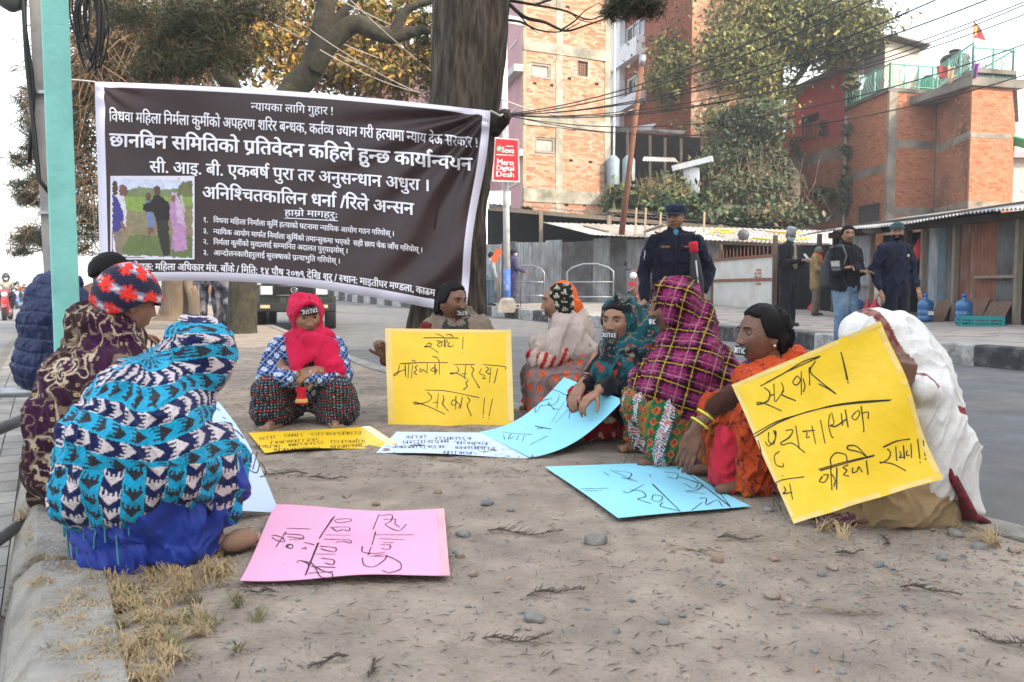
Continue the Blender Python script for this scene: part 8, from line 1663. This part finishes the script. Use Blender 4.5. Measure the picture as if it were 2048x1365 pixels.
# police officer behind the group
t, hM = stand((1.43, 7.25, -.15), R(176), 'police officer in dark navy uniform and cap standing on the road behind the seated women', 'mid', sol(navy), sol((.012, .013, .026)), hyaw=-22, hpitch=2, wide=.20, armR=((.275, -.02, 1.12), (.28, .10, .86)), armL=((-.31, -.01, 1.13), (-.25, .12, .92)), s=.962, hair=GREYHAIR, hoffs=.004, shoes=(.012, .012, .012), belly=.02)
cap_on(hM, t, (.014, .022, .055))
gld = mat('gold_embroidery', (.42, .22, .05), rough=.7); 
for s_, nm in ((1, 'NAME'), (-1, 'P')):
    m = MB(); m.box((s_ * .09, .118, 1.335), (.10, .008, .024)); b = m.build('name_strip', mat('strip_brown', (.09, .04, .02)), t); m = MB()
    for k in range(7): m.box((s_ * .09 - .038 + k * .0127, .1235, 1.335), (.007 if k % 2 else .005, .004, .013))
    m.build('embroidery', gld, b, kind='stuff')
    V, F, N = blob([[(s_ * .085 - .05, .122, 1.275, .008), (s_ * .085 + .05, .122, 1.275, .008), (s_ * .085 - .05, .128, 1.195, .010), (s_ * .085 + .05, .128, 1.195, .010)]], .005, 2); garment('pocket', V, F, N, t, sol((.011, .013, .028)))
    m = MB(); m.box((s_ * .15, .02, 1.462), (.075, .045, .012), Matrix.Rotation(-s_ * .35, 3, 'Y') .to_3x3()); m.build('epaulette', mat('epaulette', (.06, .045, .02)), t); m = MB(); m.box((s_ * .165, .025, 1.468), (.012, .046, .006), Matrix.Rotation(-s_ * .35, 3, 'Y').to_3x3()); m.build('epaulette_bar', gld, t)
m = MB(); m.tube([(0, .135, 1.40 - .06 * k) for k in range(9)], .0045, 5); m.build('placket', mat('placket', (.008, .009, .02)), t, True)
m = MB(); c = Vector((.278, .045, 1.26)); m.add([c + Vector((0, 0, -.045)), c + Vector((.01, .035, -.01)), c + Vector((0, .018, .0)), c + Vector((0, .012, .045)), c + Vector((-.005, -.004, .01)), c + Vector((.0, -.03, .03)), c + Vector((0, -.03, -.02))], [(0, 1, 2, 3, 4, 5, 6)]); o = m.build('arm_badge', mat('white_badge', (.6, .6, .6)), t); o.modifiers.new('s', 'SOLIDIFY').thickness = .006
m = MB(); m.lathe((0, .082, 1.455), [(.03, -.02), (.035, .01)], 12); V, F, N = blob([[(0, .075, 1.44, .022), (0, .06, 1.47, .03)]], .006, 2); garment('undershirt', V, F, N, t, sol((.05, .20, .30)))
m = MB()
for s_ in (1, -1): m.add([(s_ * .01, .085, 1.455), (s_ * .05, .07, 1.49), (s_ * .075, .05, 1.46), (s_ * .045, .10, 1.41)], [(0, 1, 2, 3)])
o = m.build('collar', mat('collar_navy', (.013, .015, .032), rough=.9), t); o.modifiers.new('s', 'SOLIDIFY').thickness = .008
u = thing('umbrella', (1.43 + .26, 7.05, -.24), 'furled black umbrella with a red tie held upright at the officer side', 'umbrella'); m = MB(); m.lathe((0, 0, 0), [(.012, .78), (.035, .86), (.058, 1.0), (.062, 1.1), (.045, 1.24), (.03, 1.32), (.022, 1.36)], 16, rot=Matrix.Rotation(-.10, 3, 'Y')); m.build('canopy', mat('umbrella_black', (.02, .02, .022), rough=.6, var=.3, scale=30), u, True)
m = MB(); m.lathe((0, 0, 0), [(.03, 1.325), (.042, 1.34), (.036, 1.37), (.044, 1.40), (.03, 1.42)], 12, rot=Matrix.Rotation(-.10, 3, 'Y')); m.build('tie', mat('red_cloth', (.45, .015, .03), rough=.8), u, True)
m = MB(); m.tube([(-.085, -.06, .83), (-.10, -.06, 1.0), (-.125, -.045, 1.25)], .008, 6); m.build('pale_band', mat('pale_band_cloth', (.4, .42, .44)), u, True)
QF = 1.5
# right-hand bystanders on the far pavement
def groundS(px, D): p = P(px, 640, D); return (p.x, D, zside(p.x, D))
def c_jeans(V, N): return lerpc([.055, .11, .19], [.16, .24, .33], np.clip(vn(V, (9, 9, 4), 3) * 1.6 - .3, 0, 1))
def c_blackstripe(V, N):
    C = np.tile([.010, .010, .012], (len(V), 1)).astype(float); s_ = (np.abs(V[:, 0]) > .21) ; C = np.where((s_ & (V[:, 2] > 1.19) & (V[:, 2] < 1.26))[:, None], [[.40, .38, .36]], C); return np.where((s_ & (V[:, 2] > 1.14) & (V[:, 2] < 1.175))[:, None], [[.12, .13, .13]], C)
t, hM = stand((P(1690, 600, 10.8).x, 10.8, -.15), R(-172 + 25), 'young man in black jumper and faded blue jeans with arms folded, grey backpack on', 'mid', c_blackstripe, c_jeans, hyaw=-28, s=1.0, wide=.185, armR=((.22, .06, 1.13), (-.05, .17, 1.13)), armL=((-.22, .06, 1.13), (.06, .16, 1.17)), shoes=(.035, .03, .03), hoffs=.018, hip=.90, jl=.84)
t.rotation_euler = (0, 0, R(205)); t.scale = (1.02, 1.02, 1.02)
V, F, N = cloth([[(0, -.18, 1.36, .07), (.06, -.19, 1.0, .09), (-.06, -.19, 1.0, .09), (.06, -.22, 1.2, .06), (-.06, -.22, 1.2, .06)]], .010, 3, .006); V = V + np.array([.09, .02, -.02]); garment('backpack', V, F, N, t, sol((.05, .048, .055)))
m = MB(); m.tube([(.13, -.15, 1.44), (.12, .05, 1.46), (.13, .13, 1.32), (.16, .06, 1.10)], .014, 6); m.build('strap', mat('strap_grey', (.10, .10, .11)), t, True)
t, hM = stand((P(1788, 600, 10.9).x, 10.9, -.15), R(200), 'tall bearded man in navy puffer jacket and striped green beanie', 'mid', sol((.011, .014, .034), .2, 40), sol((.010, .012, .024)), hyaw=-45, s=1.04, wide=.215, armR=((.31, -.04, 1.13), (.29, .06, .88)), armL=((-.30, -.02, 1.13), (-.26, .11, .92)), amp=.018, hair=None, jl=.78, shoes=(.04, .04, .045))
V, F, d, tt, pp = headgrid(off=.016); kf = [f for f in F if V[list(f), 2].mean() > .036 - .2 * max(0, -V[list(f), 1].mean())]; Cc = np.where((fr(V[:, 2] / .032) < .45)[:, None], [[.03, .09, .085]], [[.018, .03, .035]]).astype(float); o = mesh('beanie', xf(V * np.array([1, 1, 1.08]), hM), kf, VCK, t, True, col=Cc); o.modifiers.new('s', 'SOLIDIFY').thickness = .006
f2 = [f for f in F if V[list(f), 2].mean() < -.035 and V[list(f), 1].mean() > -.01 and V[list(f), 2].mean() > -.125]; Vb, _, _, _, _ = headgrid(off=.0022); f2 = [f for f in f2 if not (abs(Vb[list(f), 0].mean()) < .022 and -.072 < Vb[list(f), 2].mean() < -.046)]; mesh('beard', xf(Vb, hM), f2, HAIRM, t, True)
V, F, N = cloth([[(0, -.18, 1.36, .07), (.06, -.19, 1.05, .08), (-.06, -.19, 1.05, .08)]], .011, 3, .006); garment('backpack', V, F, N, t, sol((.02, .02, .024)))
for s_ in (1, -1): m = MB(); m.tube([(s_ * .12, -.13, 1.46), (s_ * .13, .04, 1.47), (s_ * .14, .13, 1.32), (s_ * .17, .06, 1.10)], .013, 6); m.build('strap', mat('strap_black', (.015, .015, .018)), t, True)
m = MB(); m.box((-.08, .133, 1.31), (.03, .006, .03)); m.build('chest_badge', mat('white_badge', (.6, .6, .6)), t)
# old man with topi, mask and phone
t, hM = stand(groundS(1576, 14.4), R(215), 'elderly man in topi hat, blue face mask and dark coat looking at his phone', 'mid', sol((.012, .012, .015)), sol((.011, .012, .017)), hyaw=-18, hpitch=18, s=.985, wide=.20, armR=((.26, .02, 1.10), (.04, .27, 1.16)), armL=((-.25, .02, 1.10), (-.10, .26, 1.17)), hair=GREYHAIR, hoffs=.006, grip=(.7, .7), jl=.72)
cap_on(hM, t, (.26, .25, .27), brim=False, topi=True); maskon(hM, t)
V, F, N = cloth([[(0, .085, 1.42, .045), (.02, .09, 1.05, .05), (-.03, .09, 1.05, .05)]], .009, 3, .004); garment('sweater', V, F, N, t, lambda V, N: np.where(((fr(V[:, 0] / .05 + V[:, 2] / .05) > .5) ^ (fr(V[:, 0] / .05 - V[:, 2] / .05) > .5))[:, None], [[.36, .32, .24]], [[.12, .11, .09]]))
m = MB(); m.box((-.03, .33, 1.22), (.07, .012, .14), Matrix.Rotation(.7, 3, 'X')); m.build('phone', mat('phone_glass', (.25, .26, .28), rough=.15), t)
m = MB()
for s_ in (-1, 1): m.tube([hM @ Vector((s_ * .031 + .021 * math.cos(a), .092, .010 + .017 * math.sin(a))) for a in [2 * math.pi * j / 14 for j in range(15)]], .0016, 5, cap=False)
m.build('spectacles', mat('dark_frame_metal', (.03, .03, .03), rough=.3, metal=.6), t, kind='stuff')
# stooped man in tan coat and orange scarf
t, hM = stand(groundS(1630, 17.2), R(-125), 'short elderly man in tan coat and orange scarf at the dark shop opening', 'dark', sol((.22, .155, .075)), sol((.12, .10, .075)), head=(0, .06, 1.56), hyaw=8, s=.86, wide=.19, armR=((.23, .08, 1.12), (.20, .30, 1.12)), hair=GREYHAIR, hoffs=.008, jl=.62)
V, F, N = cloth([[(.06, .03, 1.46, .035), (-.06, .03, 1.46, .035)], [(0, .09, 1.45, .035), (.05, .05, 1.47, .03)], [(0, -.06, 1.48, .03), (.06, 0, 1.47, .03)], [(0, -.06, 1.48, .03), (-.06, 0, 1.47, .03)], [(.0, .10, 1.44, .03), (.0, .135, 1.28, .025)]], .009, 3, .006); garment('scarf', V, F, N, t, sol((.60, .09, .025)))
# guard with stick by the white pole
t, hM = stand(groundS(1026, 24.2), R(-75), 'guard in blue uniform, cap and face mask holding a cane beside the white street pole', 'mid', sol((.05, .045, .11)), sol((.045, .045, .10)), hyaw=0, s=.99, armL=((-.24, .06, 1.15), (-.24, .33, 1.08)), armR=((.24, .05, 1.15), (.22, .30, 1.06)), grip=(1.0, 1.0), shoes=(.015, .015, .015)); cap_on(hM, t, (.02, .024, .05)); maskon(hM, t)
g_ = groundS(1041, 24.1); m = MB(); m.tube([(0, 0, 0), (.02, .0, .55), (.06, 0, 1.15)], .014, 6); o = m.build('cane', mat('cane_wood', (.14, .08, .05)), None, True); o.location = g_; tag(o, 'thin brown cane planted upright by the guard', 'stick')
t, hM = stand(groundS(981, 25.5), R(-60), 'bystander half hidden between the big trunk and the white street pole', 'mid', sol((.25, .28, .30)), sol((.10, .13, .18)), s=.97)
p = P(993, 512, 24.6); m = MB(); m.box((0, 0, 0), (.18, .10, .42), Matrix.Rotation(.5, 3, 'Y')); o = m.build('folder', mat('orange_plastic', (.60, .09, .02), rough=.5)); o.location = p; tag(o, 'orange-red folder held out beside the white street pole', 'folder')
# camouflage police among the left trunks
def c_camo(V, N): f = fbm(V, 9, 4, 2); C = np.tile([.075, .078, .095], (len(V), 1)).astype(float); C = np.where((f > .55)[:, None], [[.020, .022, .035]], C); return np.where((f < .42)[:, None], [[.17, .16, .18]], C)
for k, (px, D, rz, la) in enumerate(((421, 16.5, 185, 'policeman in blue-grey camouflage seen from the waist down below the banner, left one'), (449, 16.2, 160, 'second policeman in camouflage trousers and black boots, partly behind the dark trunk'))):
    p = P(px, 640, D); t, hM = stand((p.x, D, .0), R(rz), la, 'mid', c_camo, c_camo, s=.98, shoes=(.010, .010, .010), stride=.08 if k == 0 else -.05, legs=(.11, .11)); cap_on(hM, t, (.03, .03, .05))
    for s_ in (1, -1): V, F, N = blob([[(s_ * .115, (.08 if k == 0 else -.05) * s_, .30, .068), (s_ * .118, (.08 if k == 0 else -.05) * s_, .08, .062)]], .012, 3); mesh('boot', V, F, mat('boot_black', (.012, .012, .013), rough=.4), t, True)
p = P(391, 600, 42); t, hM = stand((p.x, 42, zroad(42)), R(160), 'distant walker in blue jeans on the road just right of the pale trunk', 'mid', sol((.05, .06, .12)), sol((.05, .09, .16)), s=.95, stride=.12)
QF = 1.0
# seated man in navy puffer jacket behind the turquoise post
hp = (-.07, .25, .585); hM = headmat(hp, -12, 36); t = person((P(122, 600, 4.25).x, 4.25, .32), R(-62), 'man in navy hooded puffer jacket sitting hunched on the kerb rail behind the turquoise post', 'mid', [[(0, -.05, .12, .13), (0, .06, .40, .11)], [(0, .10, .44, .06), (-.05, .20, .50, .05)], [(.08, 0, .08, .08), (.10, .38, .10, .065)], [(.10, .38, .10, .06), (.10, .36, -.26, .04)], [(-.08, 0, .08, .08), (-.10, .38, .10, .065)], [(-.10, .38, .10, .06), (-.10, .36, -.26, .04)], [(.10, .36, -.27, .035), (.10, .48, -.28, .03)], [(-.10, .36, -.27, .035), (-.10, .48, -.28, .03)]], hM, hands=[(frame((.05, .42, .22), (-.5, .6, -.2)), dict(curl=.7))])
t.scale = (.9, .9, .9); haircap(hM, t, off=.022, line=.40)
H = [[(0, -.10, .06, .17), (0, -.02, .40, .15)], [(0, -.02, .40, .15), (.12, .04, .46, .08), (-.12, .04, .46, .08), (0, -.06, .30, .17)], [(.16, .06, .44, .085), (.24, .14, .20, .08)], [(.24, .14, .20, .078), (.10, .38, .20, .06)], [(-.16, .06, .44, .085), (-.24, .14, .20, .08)], [(-.24, .14, .20, .078), (-.08, .38, .20, .06)], [(0, -.05, .50, .10), (0, .04, .52, .08), (0, -.10, .44, .09)]]
V, F, N = blob(H, .009, 4, 1); qz = V[:, 2] + .10 * V[:, 1] + .012 * vn(V, 8, 3) * 3; f = fr(qz / .075); V = V + N * (np.sin(f * np.pi)[:, None] ** .4 * .010 - .010); V = folds(V, N, .005, (40, 40, 14), 4)
garment('puffer_jacket', V, F, N, t, sol((.007, .015, .062), .12), mat('nylon_shell', (1, 1, 1), rough=.5, var=.05, vc=True, spec=.35, bump=.2, bscale=60))
garment('trousers', *cloth([[(.09, 0, .08, .10), (.11, .38, .10, .08)], [(.11, .38, .10, .078), (.10, .36, -.20, .055)], [(-.09, 0, .08, .10), (-.11, .38, .10, .08)], [(-.11, .38, .10, .078), (-.10, .36, -.20, .055)]], .012, 3, .01), t, sol((.02, .02, .03)))
p = P(130, 600, 4.25); m = MB(); m.tube([(p.x - .5, 4.05, .24), (p.x + .42, 4.35, .24)], .025, 10); m.tube([(p.x - .1, 4.18, -.1), (p.x - .1, 4.18, .24)], .025, 10); o = m.build('rail_seat', galv, None, True); tag(o, 'steel kerb rail that the hunched man in the puffer jacket sits on', 'rail')
QF = 2.0
# ------------------------------------------------------------------ vehicles
blk = mat('tyre_rubber', (.015, .015, .016), rough=.85); chrome = mat('chrome', (.6, .6, .62), rough=.15, metal=1); hl = mat('headlamp_glass', (.55, .58, .60), rough=.08, spec=.8)
def wheel(c, r_, w_, par, ax='X'):
    rot = Matrix.Rotation(R(90), 3, 'Y') if ax == 'X' else Matrix.Rotation(R(90), 3, 'X'); m = MB(); m.lathe(c, [(r_ * .62, -w_ / 2), (r_ * .95, -w_ / 2), (r_, -w_ * .3), (r_, w_ * .3), (r_ * .95, w_ / 2), (r_ * .62, w_ / 2)], 24, rot=rot); w = m.build('wheel', blk, par, True)
    m = MB(); m.lathe(c, [(.03, -w_ * .52), (r_ * .6, -w_ * .40), (r_ * .6, w_ * .40), (.03, w_ * .52)], 18, rot=rot); m.build('rim', chrome, w, True); return w
def scooter(loc, rz, label, col, rider, lit=False, full=True):
    t = thing('scooter', loc, label, 'scooter', rz, 'scooters and motorbikes'); pm = mat('scooter_paint_%d' % int(col[0] * 100 + col[2] * 10), col, rough=.3, coat=.6, spec=.5)
    for y_ in (.62, -.62): wheel((0, y_, .24), .24, .11, t)
    V, F, N = blob([[(0, .48, .35, .13), (0, .42, .85, .11)], [(0, .40, .90, .10), (.12, .40, .96, .05), (-.12, .40, .96, .05)]], .02, 4); mesh('front_fairing', V, F, pm, t, True)
    V, F, N = blob([[(0, .62, .50, .06), (0, .85, .42, .03), (0, .35, .50, .05)]], .015, 3); mesh('mudguard', V, F, pm, t, True)
    V, F, N = blob([[(0, .35, .24, .12), (0, -.1, .24, .13)], [(0, -.2, .40, .16), (0, -.70, .55, .12), (0, -.6, .62, .10)]], .02, 4); mesh('body', V, F, pm, t, True)
    V, F, N = blob([[(0, -.05, .72, .08), (0, -.60, .78, .08), (.06, -.3, .73, .08), (-.06, -.3, .73, .08)]], .02, 3); mesh('saddle', V, F, blk, t, True)
    m = MB(); m.lathe((0, .525, .84), [(.10, -.02), (.09, .03), (.03, .06)], 18, rot=Matrix.Rotation(R(-90), 3, 'X')); m.build('headlight', mat('lit_headlamp', (1, .85, .6), emit=14) if lit else hl, t, True)
    for s_ in (1, -1): m = MB(); m.tube([(0, .40, .98), (s_ * .25, .36, 1.02), (s_ * .34, .28, 1.0)], .016, 6); m.build('handlebar', blk, t, True); m = MB(); m.tube([(s_ * .22, .36, 1.02), (s_ * .28, .38, 1.16)], .007, 5); m.lathe((s_ * .29, .38, 1.18), [(.01, -.02), (.055, -.01), (.055, .01), (.01, .02)], 12, rot=Matrix.Rotation(R(90), 3, 'X')); m.build('mirror', blk, t, True)
    m = MB(); m.box((0, .66, .62), (.18, .01, .10)); m.build('number_plate', mat('red_plate', (.45, .03, .03)), t)
    if rider:
        lab, jc, hc = rider; hM = headmat((0, .06, 1.40), 0, 4); hull = [[(0, -.2, .86, .12), (0, -.06, 1.15, .11)], [(0, -.04, 1.2, .06), (0, .02, 1.32, .05)]]
        for s_ in (1, -1): hull += [[(s_ * .10, -.2, .84, .09), (s_ * .22, .18, .80, .07)], [(s_ * .22, .18, .80, .065), (s_ * .16, .16, .36, .045)], [(s_ * .17, .0, 1.22, .05), (s_ * .28, .12, 1.06, .04)], [(s_ * .28, .12, 1.06, .038), (s_ * .30, .30, 1.04, .03)], [(s_ * .16, .12, .33, .04), (s_ * .16, .26, .32, .035)]]
        r_ = person(loc, rz, lab, 'mid', hull, hM, 'riders coming up the left road', voxel=.018)
        H = [[(0, -.2, .86, .15), (0, -.06, 1.12, .14)], [(0, -.06, 1.12, .14), (.13, -.02, 1.22, .07), (-.13, -.02, 1.22, .07)]]
        for s_ in (1, -1): H += [[(s_ * .17, .0, 1.22, .068), (s_ * .28, .12, 1.06, .058)], [(s_ * .28, .12, 1.06, .055), (s_ * .30, .26, 1.04, .042)]]
        garment('jacket', *cloth(H, .016, 3, .01), r_, sol(jc)); H = []
        for s_ in (1, -1): H += [[(s_ * .10, -.2, .84, .11), (s_ * .22, .18, .80, .085)], [(s_ * .22, .18, .80, .08), (s_ * .16, .16, .40, .06)]]
        garment('trousers', *cloth(H, .016, 3, .01), r_, sol((.03, .035, .05)))
        V, F, d, tt, pp = headgrid(off=.035); kf = [f for f in F if V[list(f), 2].mean() > .02 or V[list(f), 1].mean() < .01]; o = mesh('helmet', xf(V, hM), kf, mat('helmet_%d' % int(hc[0] * 100), hc, rough=.3, coat=.4), r_, True); o.modifiers.new('s', 'SOLIDIFY').thickness = .01
        maskon(hM, r_, (.5, .55, .58))
    return t
zl = lambda D: -.158 - .0035 * max(0, D - 8)
for px, D, la, col, rd, lit in ((14, 27.0, 'red scooter nearest the left edge of the picture', (.42, .015, .03), ('rider in pale jacket and dark helmet on the red scooter at the left edge', (.28, .27, .24), (.03, .03, .035)), False), (36, 46, 'blue scooter behind the red one at the left', (.04, .20, .50), ('rider in rust jacket with white mask on the blue scooter', (.30, .08, .04), (.02, .02, .025)), False), (50, 58, 'dark motorbike just right of the blue scooter', (.05, .05, .06), ('rider in black behind the blue scooter', (.03, .03, .035), (.04, .04, .045)), False), (63, 66, 'farthest motorbike with its headlamp lit', (.08, .08, .09), ('farthest rider, above the lit headlamp', (.06, .06, .07), (.02, .02, .02)), True)):
    p = P(px, 600, D); scooter((p.x, D, zl(D)), R(180 + 24), la, col, rd, lit)
p = P(1280, 600, 23); scooter((p.x, 23, zside(p.x, 23)), R(150), 'parked dark motorbike half hidden behind the officer', (.10, .03, .03), None)
# dark four-wheel-drive parked beyond the median
D = 18.2; p = P(592, 620, D); jt = thing('jeep', (p.x, D, zroad(D)), 'dark green four-wheel-drive facing the camera behind the woman in the pink-red headscarf', 'car', R(192)); jp = mat('dark_green_car_paint', (.018, .024, .020), rough=.25, coat=.8, spec=.5, dirt=(.06, .06, .05), dscale=3, damt=.3)
for s_ in (1, -1):
    wheel((s_ * .74, -.15, .36), .36, .24, jt); wheel((s_ * .74, -2.7, .36), .36, .24, jt)
m = MB(); m.box((0, -1.4, .72), (1.66, 4.0, .52)); o = m.build('body', jp, jt); o.modifiers.new('b', 'BEVEL').width = .06
m = MB(); m.box((0, -.35, 1.0), (1.42, 1.3, .14)); o = m.build('bonnet', jp, jt); o.modifiers.new('b', 'BEVEL').width = .05
m = MB(); m.box((0, -2.1, 1.32), (1.5, 2.3, .58)); o = m.build('cabin', jp, jt); o.modifiers.new('b', 'BEVEL').width = .08
m = MB(); m.box((0, -.97, 1.32), (1.3, .06, .42), Matrix.Rotation(.35, 3, 'X')); m.build('windscreen', glass, jt)
m = MB(); m.box((0, .62, .50), (1.74, .16, .20)); o = m.build('bumper', mat('bumper_black', (.02, .02, .022), rough=.5), jt); o.modifiers.new('b', 'BEVEL').width = .03
m = MB(); m.box((0, .615, .86), (.80, .03, .26)); g = m.build('grille', mat('grille_dark', (.012, .012, .013), rough=.4), jt)
for k in range(5): m = MB(); m.box((0, .64, .76 + k * .05), (.76, .02, .014)); m.build('slat', chrome if k in (0, 4) else blk, g)
m = MB(); m.tube([(.07 * math.cos(a), .66, .87 + .05 * math.sin(a)) for a in [2 * math.pi * j / 18 for j in range(19)]], .009, 6, cap=False); m.tube([(-.07, .66, .87), (.07, .66, .87)], .008, 5); m.build('badge', chrome, g, True)
for s_ in (1, -1):
    m = MB(); m.box((s_ * .57, .62, .86), (.28, .04, .22)); f_ = m.build('headlight', chrome, jt); f_.modifiers.new('b', 'BEVEL').width = .012; m = MB(); m.box((s_ * .57, .645, .86), (.24, .02, .18)); o = m.build('lens', hl, f_); o.modifiers.new('b', 'BEVEL').width = .01
    m = MB(); m.box((s_ * .60, .71, .52), (.20, .02, .07)); m.build('indicator', mat('amber_lens', (.5, .4, .25), rough=.2), jt)
m = MB(); m.box((-.05, .715, .60), (.34, .015, .14)); m.build('number_plate', mat('pink_plate', (.60, .25, .26), rough=.5), jt)
# ------------------------------------------------------------------ winter haze over the street
m = bpy.data.materials.new('haze'); m.use_nodes = True; m.node_tree.nodes.clear(); n1 = m.node_tree.nodes.new('ShaderNodeVolumePrincipled'); n1.inputs['Density'].default_value = .0015; n1.inputs['Color'].default_value = (.95, .96, 1, 1); n1.inputs['Anisotropy'].default_value = .3
n2 = m.node_tree.nodes.new('ShaderNodeOutputMaterial'); m.node_tree.links.new(n1.outputs[0], n2.inputs['Volume'])
mb = MB(); mb.box((0, 40, 9), (220, 200, 22)); mb.build('haze', m, kind='stuff')
